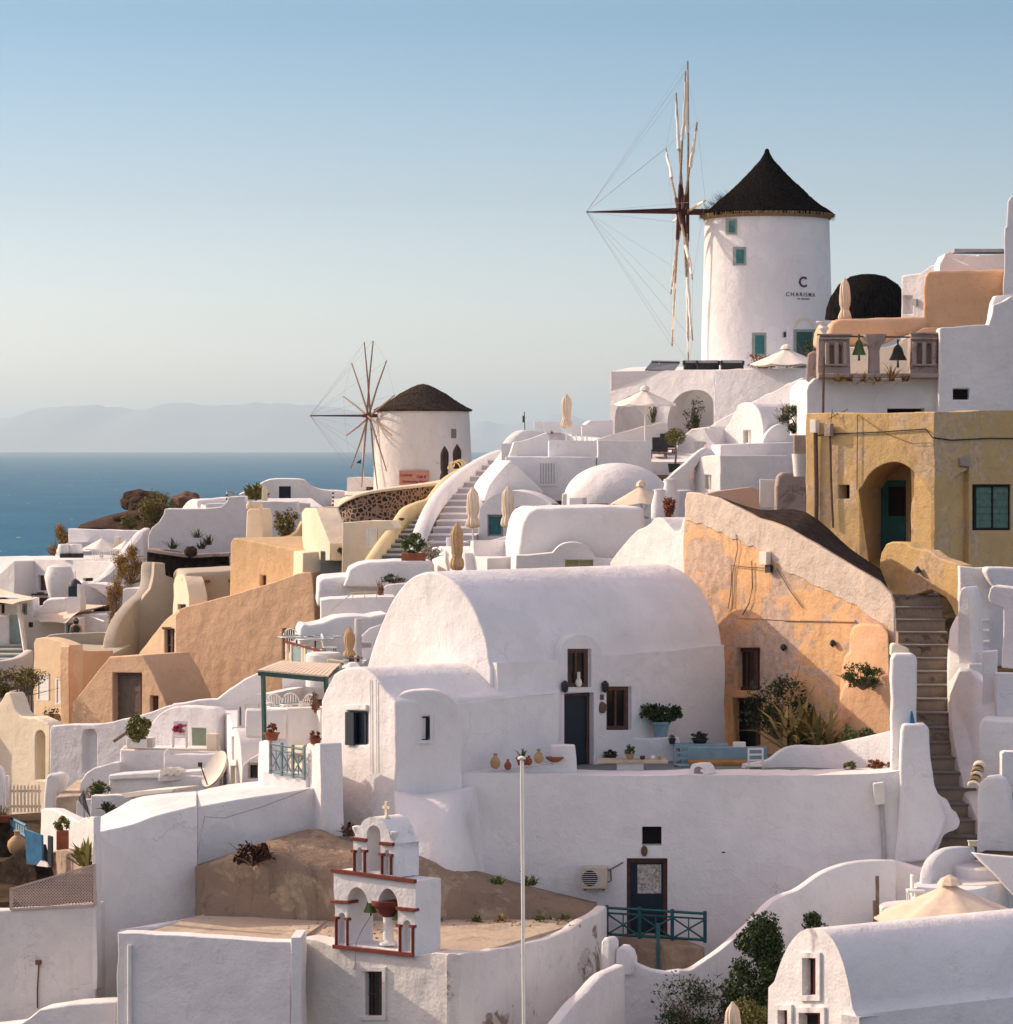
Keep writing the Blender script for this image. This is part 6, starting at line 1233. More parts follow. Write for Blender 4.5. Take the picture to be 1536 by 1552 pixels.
wire([P(300, 1292, 82.4), P(310, 1238, 82.6), P(340, 1240, 82.8), P(400, 1222, 83.3), P(470, 1195, 83.8)], .012, GMT, 'thin grey cable drooping along the second lavender wall', 'cable')
slab('end_wall', Pl(460, 84.9, 487, 83.6), [(461, 1200), (462, 1137), (466, 1127), (485, 1127), (487, 1200), (487, 1270), (478, 1270)], .6, W, bev=.05, label='white railing pier against the corner house', cat='pillar', kind='thing')
slab('rail_pier', Pl(398, 86.6, 412, 85.4), [(392, 1200), (393, 1124), (408, 1120), (411, 1160), (411, 1200)], .5, W, bev=.04, label='sunlit white pier at the far end of the crossed railing', cat='pillar', kind='thing')
railing_x('balcony_railing', Pl(409, 85.3, 462, 84.4), 410, 461, 1127, 1136, 42, 3, plain('grey_blue_paint', (.18, .27, .29), .5, .25), 'grey-blue crossed railing on the café corner')
slab('railing_wall', Pl(398, 85.6, 470, 84.3), [(398, 1230), (398, 1168), (465, 1178), (465, 1230)], .6, W, bev=.04, label='low white wall under the grey-blue railing', cat='wall', kind='thing')
pot(412, 1122, 85.8, .2, .2, 'terracotta pot with dry plant by the pergola post', leaf=RDF, n=90, lr=(.2, .15, .14), lsz=.09, seed=101)
pot(478, 1128, 84.2, .16, .15, 'small terracotta pot with dry plant on the railing pier', leaf=RDF, n=80, lr=(.16, .15, .12), lsz=.09, seed=102)
# bottom-left wall with lattice
bl = Pl(-60, 81.5, 146, 80.2)
slab('lower_wall', bl, [(-60, 1382), (60, 1377), (146, 1370), (147, 1480), (146, 1640), (-60, 1640)], .5, WO, bev=.05, label='stained pinkish white wall under the lattice panel', cat='wall', kind='thing')
slab('wall_step', Pl(-60, 79.5, 178, 78.4), [(-60, 1560), (30, 1552), (60, 1530), (110, 1522), (178, 1519), (178, 1640), (-60, 1640)], .8, W, bev=.06, label='low greyish ledge at the bottom corner before the chapel', cat='wall', kind='thing')
t = thing('lattice_screen', 'slanting pinkish lattice screen in the lower corner', 'lattice', bl.pt(80, 1375)); m = MB()
def ly0(x): return 1346 - (x - 18) * (1346 - 1310) / (144 - 18)
def ly1(x): return 1378 - (x - 18) * (1378 - 1371) / (144 - 18)
for sgn in (1, -1):
    for k in range(-12, 46):
        x0 = 18 + k * 4.6; seg = []
        for i in range(41):
            x = x0 + i * 2.0 if sgn > 0 else x0 + i * 2.0
            y = 1380 - i * 2.0 if sgn > 0 else 1300 + i * 2.0
            if 18 <= x <= 144 and ly0(x) <= y <= ly1(x): seg.append((x, y))
        if len(seg) > 1:
            a, b = seg[0], seg[-1]; o_ = .0 if sgn > 0 else .02
            m.hexa([bl.pt(a[0], a[1] - 1, o_), bl.pt(b[0], b[1] - 1, o_), bl.pt(b[0], b[1] + .7, o_), bl.pt(a[0], a[1] + .7, o_)], [bl.pt(a[0], a[1] - 1, o_ + .015), bl.pt(b[0], b[1] - 1, o_ + .015), bl.pt(b[0], b[1] + .7, o_ + .015), bl.pt(a[0], a[1] + .7, o_ + .015)])
LAT = plain('lattice_paint', (.55, .43, .38), .7, .1); m.build('lattice', LAT, t)
m = MB(); m.poly(bl, [(17, 1346), (145, 1309), (145, 1312), (17, 1349)], -.03, .05).poly(bl, [(17, 1377), (145, 1370), (145, 1373), (17, 1380)], -.03, .05).poly(bl, [(16, 1346), (19, 1346), (19, 1379), (16, 1379)], -.03, .05).poly(bl, [(143, 1310), (146, 1310), (146, 1372), (143, 1372)], -.03, .05).build('frame', LAT, t)
slab('corner_post', face(80.2, 25, 144), [(140, 1500), (141, 1240), (145, 1238), (147, 1500)], .25, W, bev=.02, label='narrow sunlit wall edge beside the lattice screen', cat='post', kind='thing')
t = thing('meter_pipe', 'small rusty box and pipe on the stained pinkish wall', 'pipe', bl.pt(60, 1520)); MB().rect(bl, 56, 1455, 63, 1462, 0, .08).build('box', RUST, t); MB().tube([bl.pt(60, 1462, .04), bl.pt(58, 1500, .04), bl.pt(58, 1528, .04)], .02, 5).build('pipe', RUST, t)
# courtyard bottom left
pc_ = loft('courtyard', [[(-60, 1370, 84), (150, 1362, 84)], [(-60, 1240, 100), (150, 1225, 100)], [(-60, 1300, 100), (150, 1290, 100)], [(-60, 1420, 84), (150, 1420, 84)]], SOIL, label='dark paved courtyard behind the lattice screen', cat='courtyard', kind='structure')
slab('stone_wall', Pl(-60, 88, 85, 85.5), [(-60, 1360), (-60, 1318), (5, 1305), (30, 1290), (44, 1282), (60, 1345), (84, 1350), (84, 1372), (-60, 1376)], .6, DARK, bev=.05, label='dark rubble wall carrying the clay jar', cat='wall', kind='thing')
slab('stone_pier', face(90, 5, 5), [(-20, 1300), (-20, 1246), (12, 1245), (14, 1300)], .7, DARK, bev=.05, label='dark stone pier beside the blue handrail', cat='pillar', kind='thing')
pot(4, 1246, 90, .25, .2, 'terracotta bowl with spiky plant on the dark pier', leaf=LFY, blades=14, lr=(.3, .3, .3), seed=103)
tag(MB().lathe([(r_ * .62, z_ * .72) for r_, z_ in [(.12, 0), (.3, .12), (.42, .35), (.40, .52), (.22, .68), (.12, .74), (.12, .86), (.17, .9)]], P(26, 1297, 86.8), 24).build('amphora', CLAY, smooth=50), 'big round clay jar with narrow neck by the blue gate', 'jar')
gb = Pl(40, 85.5, 82, 84.6); t = thing('blue_gate', 'bright blue double gate leaves with open white-edged frame', 'gate', gb.pt(60, 1310))
MB().poly(gb, [(40, 1256), (66, 1266), (67, 1312), (43, 1310)], 0, .06).build('gate_leaf', BRB, t, bev=.01)
MB().poly(gb, [(75, 1266), (81, 1268), (81, 1312), (75, 1312)], 0, .06).build('gate_leaf', BLU, t, bev=.01)
MB().poly(gb, [(66, 1304), (77, 1310), (77, 1314), (60, 1312)], 0, .1).build('kick_board', WP, t)
rl = thing('blue_railing', 'bright blue sloping handrail with cut-out slats', 'railing', P(25, 1262, 90)); q = Pl(8, 91, 42, 88)
MB().tube([q.pt(8, 1236), q.pt(40, 1252)], .05, 5).tube([q.pt(10, 1250), q.pt(40, 1268)], .05, 5).build('rails', BRB, rl)
m = MB()
for k in range(9): x = 11 + k * 3.5; m.rect(q, x, 1237 + (x - 8) * .5, x + 1.6, 1252 + (x - 8) * .5, -.02, .02)
m.build('slats', PBL, rl)
slab('stone_kerb', Pl(84, 86, 125, 83.5), [(84, 1290), (90, 1288), (102, 1287), (124, 1314), (124, 1325), (84, 1330)], 1.0, plaster('rubble_light', (.45, .34, .26), (.2, .14, .1), .9, wear=(.2, .15, .12), wamt=.5, bmp=1.2), bev=.06, label='sunlit rough stone kerb under the red flowerpot', cat='kerb', kind='thing')
pot(95, 1288, 86.2, .15, .5, 'square red pot with pale succulent beside the white wall', leaf=LFY, n=110, lr=(.22, .2, .24), lsz=.12, seed=104, sq=True)
t = thing('agave_plant', 'green agave behind the lattice screen', 'plant', P(130, 1318, 84.5)); MB().blades(P(131, 1312, 83.5), 46, .9, .1, 105, base=.15, up=.3).build('leaves', LFY, t)
slab('white_wall', Pl(62, 92.5, 119, 89), [(60, 1300), (62, 1228), (66, 1225), (80, 1226), (115, 1243), (120, 1247), (119, 1300), (92, 1290)], .35, W, bev=.06, label='bright white sloping wall behind the red pot', cat='wall', kind='thing')
slab('white_gateway', Pl(119, 89, 142, 87.8), [(119, 1300), (119, 1246), (124, 1240), (130, 1239), (133, 1244), (136, 1238), (142, 1238), (142, 1300)], .3, W, bev=.05, label='small white double gate posts next to the tall lavender wall', cat='gate', kind='thing')
slab('rounded_pier', face(97, 20, 78), [(64, 1240), (66, 1205), (69, 1178), (75, 1172), (88, 1175), (90, 1182), (84, 1200), (82, 1240)], .7, W, bev=.15, seg=3, label='leaning rounded white pier beside the arched niche wall', cat='pillar', kind='thing')
slab('ocher_path', face(96, 0, 110), [(84, 1208), (140, 1205), (140, 1245), (84, 1230)], 5, FL, label='sand-coloured steps in front of the arched niche wall', cat='path', kind='structure')
picket('picket_fence', face(98, 6, 36), 13, 62, 1190, 1231, 9, CLO, 'pale picket gate in the shaded corner', pw=.5, cat='fence')
slab('arched_doorway', face(98.5, 10, 4), [(-30, 1260), (-30, 1160), (-6, 1160), (2, 1166), (5, 1180), (6, 1260)], .3, W, bev=.04, label='curved white door edge at the frame border', cat='wall', kind='thing')
slab('thin_post', face(98.2, 10, 10), [(8, 1240), (8, 1176), (12, 1176), (12, 1240)], .15, W, bev=.01, label='thin white post left of the picket gate', cat='post', kind='thing')
# beige corner
cw = Pl(-60, 108, 76, 104.3)
cwo = slab('cream_wall', cw, [(-60, 1190), (-60, 1100), (-10, 1075), (2, 1062), (8, 1050), (14, 1050), (24, 1078), (30, 1085), (46, 1088), (50, 1086), (70, 1095), (76, 1102), (76, 1240), (60, 1245), (-60, 1245)], .6, WC, bev=.08, wins=[], holes=[(arch(54, 68, 1108, 1118, 1182, 6), .5)], label='cream sunlit wall with a tall dark arched slit', cat='wall', kind='thing')
MB().poly(cw.at(-.45), arch(54.5, 67.5, 1109, 1118, 1181, 6), 0, .03).build('slit_door', WDG, cwo)
slab('cream_return', face(107.5, -20, -10), [(-60, 1210), (-60, 1095), (-5, 1085), (10, 1110), (30, 1145), (38, 1190), (38, 1230), (-60, 1230)], .4, BE, off=.6, bev=.05, label='shaded beige wall slanting down to the picket gate', cat='wall', kind='thing')
picket('wooden_gate', face(110, -10, 45), 24, 50, 1040, 1090, 6, WDG, 'grey-brown slatted gate beside the beige box house', pw=.55)
slab('gate_jamb', face(110, 10, 15), [(8, 1095), (8, 1055), (14, 1048), (24, 1046), (26, 1095)], .5, BE, bev=.06, label='beige gate jamb beside the slatted gate', cat='pillar', kind='thing')
slab('niche_wall', Pl(76, 104.3, 300, 101.5), [(75, 1280), (75, 1108), (78, 1100), (100, 1098), (140, 1098), (170, 1094), (200, 1087), (232, 1078), (252, 1070), (262, 1068), (300, 1062), (305, 1280)], .5, W, bev=.06, holes=[(arch(125, 147, 1105, 1116, 1172, 8), .22)], label='bluish shaded white wall with a tall arched niche', cat='wall', kind='thing')
tag(MB().tube([P(172, 1124, 102.3), P(200, 1105, 102.5), P(238, 1078, 103)], .05, 5).build('handrail', WD), 'dark slanting handrail on the arched niche wall', 'handrail')
# alcove and terraces
slab('alcove_wall', Pl(222, 101, 330, 99.6), [(222, 1200)] + cr([(224, 1108), (231, 1094), (243, 1081), (258, 1073), (272, 1070)], 3) + [(300, 1071), (326, 1073), (330, 1080), (330, 1200)], .45, W, bev=.07, seg=3, label='round-shouldered white alcove wall behind the flowers', cat='wall', kind='thing')
slab('alcove_wall', Pl(327, 102.5, 352, 98.2), [(327, 1200), (327, 1074), (334, 1074), (346, 1085), (352, 1102), (352, 1200)], .5, W, bev=.06, label='bright white slanting side of the alcove', cat='wall', kind='thing')
t = thing('leaning_board', 'pale grey-green door panel leaning in the alcove', 'door panel', P(302, 1130, 99.4)); q = face(99.3, 8, 302); MB().poly(q, [(291, 1102), (313, 1103), (313, 1130), (292, 1130)], 0, .06).build('panel', plain('grey_green_paint', (.25, .30, .22), .6, .15), t, bev=.01); MB().poly(q, [(290, 1100.5), (314, 1101.5), (314, 1103.5), (290, 1102.5)], -.01, .09).build('frame', WP, t)
loft('planter_terrace', [[(182, 1200, 97.6), (334, 1200, 96.4)], [(182, 1136, 97.6), (334, 1139, 96.4)], [(188, 1130, 101), (334, 1130, 100)], [(188, 1200, 101), (334, 1200, 100)]], W, bev=.05, label='white raised terrace carrying the flower chair', cat='terrace')
loft('terrace_paving', [[(186, 1135.4, 97.8), (332, 1138, 96.6)], [(190, 1130.5, 100.8), (332, 1131, 99.8)], [(190, 1132, 100.8), (332, 1132.5, 99.8)], [(186, 1137, 97.8), (332, 1139.6, 96.6)]], FL, label='sandy stone top of the white raised terrace', cat='paving', kind='structure')
slab('low_rail_wall', face(96.3, 4, 300), [(249, 1200), (249, 1142), (251, 1136), (256, 1137), (258, 1144), (334, 1142), (334, 1200)], .35, W, bev=.05, off=.12, label='low white wall with rounded end post before the flower chair', cat='wall', kind='thing')
pot(211, 1133, 97.6, .22, .25, 'lush olive-green potted bush in a white trough', leaf=LFY, n=1500, lr=(.46, .4, .5), lsz=.10, seed=106, pm=WP, sq=True)
slab('white_trough', face(97.9, 3, 211), [(191, 1134), (192, 1119), (232, 1119), (232, 1134)], .5, W, bev=.04, label='long white trough holding the lush potted bush', cat='trough', kind='thing')
t = thing('flower_chair', 'white metal chair topped with pink flowers', 'chair', P(273, 1133, 97.4)); b = P(273, 1133, 97.4)
MB().box(b + V((0, 0, .32)), (.42, .36, .05)).build('seat', WP, t); MB().box(b + V((0, .16, .55)), (.42, .04, .42)).build('backrest', WP, t)
for sx in (-.19, .19):
    for sy in (-.15, .15): MB().tube([b + V((sx, sy, .62)), b + V((sx * 1.05, sy * 1.1, 0))], .022, 5).build('leg', WP, t)
shrub('pink_flowers', 273, 1110, 97.2, (.26, .18, .14), 380, .09, PNK, 'heap of pink flowers on the white metal chair', seed=107, cat='flowers', tw=5)
slab('cream_box', face(96.9, 12, 320), [(313, 1139), (313, 1112), (328, 1113), (328, 1139)], .35, WC, bev=.03, label='cream box standing in the alcove corner', cat='box', kind='thing')
slab('step_wall', Pl(165, 95.8, 311, 94.6), [(165, 1260), (165, 1180), (168, 1174), (250, 1172), (300, 1176), (311, 1178), (311, 1260)], .5, W, bev=.07, seg=3, label='low pinkish white wall beneath the folded towels', cat='wall', kind='thing')
slab('wall_coping', Pl(165, 95.7, 250, 95), [(165, 1183), (166, 1174), (246, 1169), (247, 1180)], .9, W, bev=.06, off=.05, label='rounded white coping leading to the folded towels', cat='coping', kind='thing')
t = thing('folded_towels', 'heap of rolled white towels on the low white wall', 'towels', P(260, 1176, 95))
for k in range(5): MB().tube([P(247 + 5.5 * k, 1171 - 2.5 * (k % 2), 94.8), P(256 + 5.5 * k, 1170 - 2.5 * (k % 2), 95.3)], .1, 8).build('towel', CLW, t, smooth=50)
slab('towel_bench', face(94.9, 5, 262), [(240, 1186), (241, 1173), (312, 1168), (318, 1180)], .8, W, bev=.04, label='white ledge under the rolled towels', cat='ledge', kind='thing')
t = thing('satellite_dish', 'white satellite dish leaning at the terrace corner', 'satellite dish', P(328, 1190, 94)); q = P(328, 1167, 94.4); bm = MB()
ax = V((-.75, -.45, .48)).normalized(); u_ = ax.cross(V((0, 0, 1))).normalized(); v_ = u_.cross(ax); rings = []
for rr, dz in ((.0, -.16), (.2, -.13), (.4, -.04), (.56, .08), (.57, .09), (.56, .05), (.4, -.08), (.2, -.17), (0, -.2)):
    rings += [q + u_ * rr * math.cos(a_) + v_ * rr * math.sin(a_) + ax * dz for a_ in [2 * math.pi * j / 28 for j in range(28)]]
bm.add(rings, [(i * 28 + j, i * 28 + (j + 1) % 28, (i + 1) * 28 + (j + 1) % 28, (i + 1) * 28 + j) for i in range(8) for j in range(28)]); bm.build('dish', CLW, t, smooth=50)
MB().tube([q + v_ * -.5 + ax * .05, q + ax * .55 + v_ * -.12 + u_ * -.1], .02, 5).box(q + ax * .58 + v_ * -.1 + u_ * -.1, (.12, .12, .12)).build('feed_arm', MTL, t); MB().tube([q - ax * .2, q - ax * .2 - V((0, 0, .6))], .04, 6).build('mast', GMT, t)
slab('curved_post_wall', face(97.3, 12, 140), [(120, 1270), (120, 1200), (122, 1185), (130, 1172), (142, 1164), (170, 1156), (181, 1156), (184, 1270)], .4, W, bev=.06, label='white wall with quarter-round shoulder below the niche', cat='wall', kind='thing')
slab('step_pier', face(95.5, 14, 130), [(116, 1275), (116, 1216), (118, 1212), (137, 1212), (138, 1240), (128, 1240), (127, 1218), (126, 1275)], .3, W, bev=.03, label='small white arch-like frame beside the lower steps', cat='wall', kind='thing')
slab('dark_box_wall', face(94.3, 10, 150), [(138, 1280), (138, 1206), (170, 1205), (200, 1208), (200, 1240), (160, 1270)], .4, W, bev=.03, label='white-edged low wall beside the palm-like plant', cat='wall', kind='thing')
shrub('green_plant', 150, 1206, 95.4, (.38, .3, .26), 300, .12, LF, 'bushy green plant behind the white-edged low wall', seed=108)
shrub('green_plant', 165, 1232, 93, (.26, .2, .2), 160, .10, LFD, 'dim small plant at the foot of the low wall', seed=109)
slab('tin_awning', Pl(183, 93.5, 262, 92.5), [(183, 1203), (215, 1199), (262, 1196), (262, 1200), (215, 1206), (190, 1210)], 1.2, CLW, bev=.01, label='thin pale awning edge under the low pinkish wall', cat='awning', kind='thing')
# little gabled rooms between alcove and café
vv = Pl(343, 96.5, 366, 93.4)
slab('tiny_vault', vv, [(343, 1200), (344, 1130)] + cr([(346, 1120), (350, 1109), (355, 1104), (360, 1110), (364, 1128), (366, 1150)], 3) + [(367, 1200)], 3.2, W, wins=[(351, 1116, 355, 1152, 'olive'), (349, 1161, 361, 1190, 'olive')], bev=.04, label='narrow white vaulted room with slim olive windows', cat='house', kind='thing')
slab('gabled_room', face(92.8, 18, 383), [(366, 1200), (367, 1162), (378, 1150), (392, 1143), (400, 1143), (402, 1200)], .5, W, wins=[(376, 1157, 394, 1181, 'plainw')], bev=.04, label='low white gabled front with boarded opening', cat='house', kind='thing')
slab('boarded_room', face(98, 16, 385), cr([(359, 1180), (360, 1080), (364, 1066), (374, 1057), (388, 1053), (400, 1052)], 3) + [(410, 1052), (410, 1180)], 3, W, holes=[(arch(362, 366, 1070, 1080, 1100, 4), .3)], wins=[(370, 1066, 393, 1100, 'shut')], bev=.06, label='small white room with closed boarded shutter behind the pergola post', cat='house', kind='thing')
slab('slope_wall', face(101, -5, 330), [(260, 1130), (262, 1068), (300, 1062), (330, 1060), (348, 1046), (372, 1030), (390, 1022), (400, 1024), (400, 1130)], .5, W, bev=.05, label='long white wall slanting up to the café roof', cat='wall', kind='thing')
# café terrace
loft('cafe_floor', [[(395, 1170, 87), (490, 1165, 86.5)], [(400, 1120, 96), (520, 1110, 96)], [(400, 1150, 96), (520, 1150, 96)], [(395, 1190, 87), (490, 1190, 86.5)]], WC, label='pale café terrace floor under the green pergola', cat='terrace')
slab('cafe_counter', Pl(404, 91, 436, 88.8), [(403, 1130), (404, 1072), (435, 1074), (436, 1130)], 2, W, bev=.05, label='white wall block holding the glass tables, sunlit side', cat='wall', kind='thing')
slab('cafe_corner', Pl(434, 88.8, 463, 90.2), [(434, 1120), (434, 1075), (463, 1078), (463, 1120)], 1.2, W, bev=.1, label='rounded white café wall corner behind the railing', cat='wall', kind='thing')
slab('cafe_stair', Pl(460, 90.4, 486, 88.6), [(460, 1140), (461, 1078), (486, 1076), (486, 1140)], .6, W, bev=.05, label='white café stair cheek beside the corner house', cat='wall', kind='thing')
pgp = thing('pergola', 'dark green pergola with pale slatted reed roof at the café', 'pergola', P(402, 1120, 87))
ya = 88.0
MB().tube([P(401, 1124, ya), P(399, 1022, ya)], .065, 4).build('post', GRN, pgp); MB().tube([P(495, 1050, ya + .4), P(494, 1028, ya + .4)], .065, 4).build('post', GRN, pgp)
MB().hexa([P(391, 1019, ya), P(494, 1028, ya + .4), P(494, 1034, ya + .4), P(391, 1024, ya)], [P(391, 1018, ya + .12), P(494, 1027, ya + .5), P(494, 1033, ya + .5), P(391, 1023, ya + .12)]).build('front_beam', GRN, pgp)
MB().hexa([P(494, 1026, ya + .4), P(514, 1010, ya + 2.6), P(514, 1016, ya + 2.6), P(494, 1032, ya + .4)], [P(493, 1026, ya + .4), P(513, 1010, ya + 2.6), P(513, 1016, ya + 2.6), P(493, 1032, ya + .4)]).build('side_beam', GRN, pgp)
rnd = random.Random(9)
for k in range(16):
    t_ = k / 15; a = P(394 + 98 * t_, 1018 + 8.5 * t_, ya + .1 + .35 * t_); b = P(432 + 80 * t_, 1003 + 4 * t_, ya + 3.4)
    MB().box((0, 0, 0), (0, 0, 0)) if 0 else None
    m = MB(); d = (b - a); s_ = V((.085, 0, 0)); m.hexa([a - s_, a + s_, a + s_ + d * rnd.uniform(.9, 1), a - s_ + d * rnd.uniform(.9, 1)], [v + V((0, 0, .04)) for v in (a - s_, a + s_, a + s_ + d * .95, a - s_ + d * .95)]); m.build('roof_slat', CLO, pgp)
for k in range(5):
    t_ = (k + .5) / 5; a = P(391 + 38 * t_, 1022 - 15 * t_, ya + 3.3 * t_); b = P(494 + 18 * t_, 1030 - 17 * t_, ya + .4 + 3 * t_); MB().tube([a, b], .045, 4).build('rafter', GRN, pgp)
def cafe_table(px, py, Y, label, r=.55, chairs=2):
    b = P(px, py, Y); t = thing('glass_table', label, 'café table', b, 'glass-topped café tables')
    MB().lathe([(.02, .72), (r, .72), (r, .74), (.02, .74)], b, 24).build('table_top', GLS, t); m = MB().tube([b, b + V((0, 0, .72))], .03, 6); m.lathe([(.25, 0), (.25, .03), (.03, .06)], b, 12).build('pedestal', MTL, t)
    rg_ = MB(); c_ = [b + V((r * math.cos(a_), r * math.sin(a_), .74)) for a_ in [2 * math.pi * j / 24 for j in range(25)]]; rg_.tube(c_, .022, 5).build('rim', GMT, t)
def wire_chair(px, py, Y, label, rz=0):
    b = P(px, py, Y); t = thing('wire_chair', label, 'chair', b, 'wire café chairs'); M_ = Matrix.Rotation(rz, 3, 'Z')
    def q(*v): return b + M_ @ V(v)
    m = MB(); m.tube([q(.24 * math.cos(a_), .22 + .04 * math.sin(a_), .62 + .26 * math.sin(a_)) for a_ in [math.pi * j / 8 for j in range(9)]], .022, 5)
    for k in range(5): x = -.16 + .08 * k; m.tube([q(x, .2, .45), q(x * .9, .26, .84)], .012, 4)
    m.build('backrest', WP, t); m = MB(); m.lathe([(.02, .44), (.22, .44), (.22, .465), (.02, .465)], b, 14).build('seat', WP, t)
    for sx in (-.18, .18):
        for sy in (-.16, .18): MB().tube([q(sx, sy, .44), q(sx * 1.2, sy * 1.2, 0)], .014, 4).build('leg', MTL, t)
for i, (x, y, Y) in enumerate([(430, 1110, 92.2), (452, 1108, 91.6)]): cafe_table(x, y, Y, ['first glass table on the lower café wall', 'second glass table on the lower café wall'][i], .5)
for i, (x, y, Y, r_) in enumerate([(420, 1100, 94, .4), (440, 1098, 95, 0), (462, 1100, 94, -.6), (470, 1112, 91, 1.2), (418, 1112, 92, 2.6), (437, 1115, 90.8, 3.1), (460, 1116, 90.6, 3.4)]):
    wire_chair(x, y, Y, 'white wire chair on the lower café terrace, ' + ['farthest back by the post', 'at the back between two tables', 'at the back by the corner house', 'beside the red flowers', 'nearest the pergola post', 'in front between the tables', 'in front by the red flowers'][i], r_)
shrub('red_flowers', 478, 1080, 88.6, (.16, .12, .34), 160, .09, RDF, 'hanging red flowers at the café stair', seed=111)
# upper café platform with glass wind screen
loft('upper_cafe_floor', [[(428, 1022, 101), (545, 1010, 101)], [(440, 985, 112), (580, 980, 112)], [(440, 1010, 112), (580, 1010, 112)], [(428, 1060, 101), (545, 1060, 101)]], W, label='upper café platform behind the reed roof', cat='terrace')
sp_ = Pl(433, 102.5, 505, 100.5); t = thing('wind_screen', 'glass and wood wind screen round the upper café', 'wind screen', sp_.pt(470, 1022))
for x in (434, 441, 458, 462, 474, 487, 500): MB().rect(sp_, x, 972 + (x - 433) * .22, x + 2.4, 1012, -.04, .04).build('post', CLO, t)
MB().poly(sp_, [(433, 971), (505, 990), (505, 993), (433, 974)], -.04, .05).build('top_rail', RED, t)
MB().poly(sp_, [(442, 1003), (458, 1002), (458, 1013), (442, 1014)], -.03, .03).build('base_panel', RED, t)
for a_, b_ in ((443, 457), (464, 473), (476, 486), (489, 499)): MB().poly(sp_, [(a_, 976 + (a_ - 433) * .22), (b_, 976 + (b_ - 433) * .22), (b_, 1003), (a_, 1003)], -.01, .01).build('glass_pane', GLS, t)
for i, (x, y, Y) in enumerate([(450, 1000, 106), (470, 998, 107), (490, 1000, 106), (478, 1004, 104)]): cafe_table(x, y, Y, ['glass table nearest the beige wall on the upper café', 'second glass table on the upper café', 'glass table nearest the tan parasol on the upper café', 'front glass table behind the wind screen'][i], .6)
for i, (x, y, Y, r_) in enumerate([(443, 994, 108, .3), (456, 991, 109, -.2), (466, 990, 109.5, .5), (482, 992, 109, 0), (494, 993, 108, -.7), (500, 1003, 104.5, 1.8)]):
    wire_chair(x, y, Y, 'white wire chair on the upper café platform, ' + ['nearest the beige wall', 'second along the back', 'third along the back', 'fourth along the back', 'fifth along the back', 'by the round white pillar'][i], r_)
tag(MB().lathe([(.55, -.6), (.55, .35), (.48, .42), (.01, .42)], P(491, 1010, 100), 28).build('round_bench', W, smooth=40), 'round white bench end behind the reed roof', 'bench')
slab('cream_sign_block', face(99, 8, 507), [(495, 1010), (496, 999), (518, 1003), (518, 1010)], .4, plaster('pale_cream', (.7, .66, .45), (.5, .45, .3), .3), bev=.04, label='small cream cushion block behind the corner house roof', cat='cushion', kind='thing')
umbrella_closed(530, 1004, 99, 1.05, CLT, 'closed tan parasol on the upper café by the white post', r=.17, lo=.12)
slab('tall_post', face(101, 30, 538), [(536, 1010), (537, 938), (541, 938), (542, 1010)], .3, W, bev=.02, label='tall thin white post beside the tan café parasol', cat='post', kind='thing')
t = thing('small_cart', 'low brown table with bottles above the corner house roof', 'table', P(538, 1004, 96)); MB().box(P(537, 997, 96), (.5, .3, .04)).build('table_top', WD, t)
for k in range(4): MB().lathe([(.03, 0), (.045, .02), (.04, .14), (.015, .18)], P(531 + 4 * k, 1003, 96), 8).build('bottle', [MTL, RUST, WP, MTL][k], t)
tag(MB().lathe([(.22, -.05), (.18, .08), (.12, .16), (.01, .18)], P(535, 1013, 92), 16).build('chimney_pot', W, smooth=40), 'tiny round white cap on the corner house roof', 'chimney')
# white rooms above the café
slab('curved_room', face(107, -8, 500), [(454, 1040), (455, 955), (459, 946), (470, 948), (490, 944), (510, 936), (530, 934), (560, 935), (590, 930), (590, 1040)], 2, W, bev=.12, seg=3, label='low curved white room behind the upper café', cat='house', kind='thing')
slab('arched_wall', face(104.5, 8, 560), [(520, 1040), (535, 985), (545, 966), (560, 952), (580, 945), (580, 1040)], .8, W, bev=.1, label='white quarter-arched wall touching the great vault', cat='wall', kind='thing', wins=[(545, 975, 563, 982, 'niche')])
slab('stair_house', face(112, -4, 540), [(486, 960), (486, 910), (500, 908), (560, 905), (600, 905), (600, 960)], 2, W, bev=.05, label='white landing house with a thin handrail', cat='house', kind='thing')
t = thing('thin_railing', 'thin pink metal handrail climbing the white landing house', 'railing', P(520, 925, 110.5)); m = MB()
m.tube([P(497, 930, 110.5), P(535, 898, 111), P(572, 897, 111)], .02, 5); m.build('handrail', CLO, t)
for x, y in ((535, 898), (553, 897.5), (571, 897)): MB().tube([P(x, y, 111), P(x, y + 12, 111)], .018, 5).build('post', CLO, t)
slab('lavender_vault', face(116, -4, 550), [(480, 920), (482, 882), (486, 877), (540, 873), (600, 871), (620, 873), (620, 920)], 4, W, bev=.4, seg=4, label='long lavender flat vault above the landing house', cat='roof', kind='thing')
slab('white_porch', face(114.5, 18, 590), [(578, 920), (579, 893), (585, 886), (605, 884), (640, 886), (640, 920)], 1, W, bev=.06, label='small white front under the flowering roof', cat='house', kind='thing')
shrub('roof_plant', 598, 884, 115, (.5, .25, .18), 350, .10, LFD, 'low green planting on the small white front', seed=112)
shrub('roof_plant', 577, 905, 113.2, (.12, .12, .35), 130, .09, RDF, 'narrow climbing plant at the small white front', seed=113)
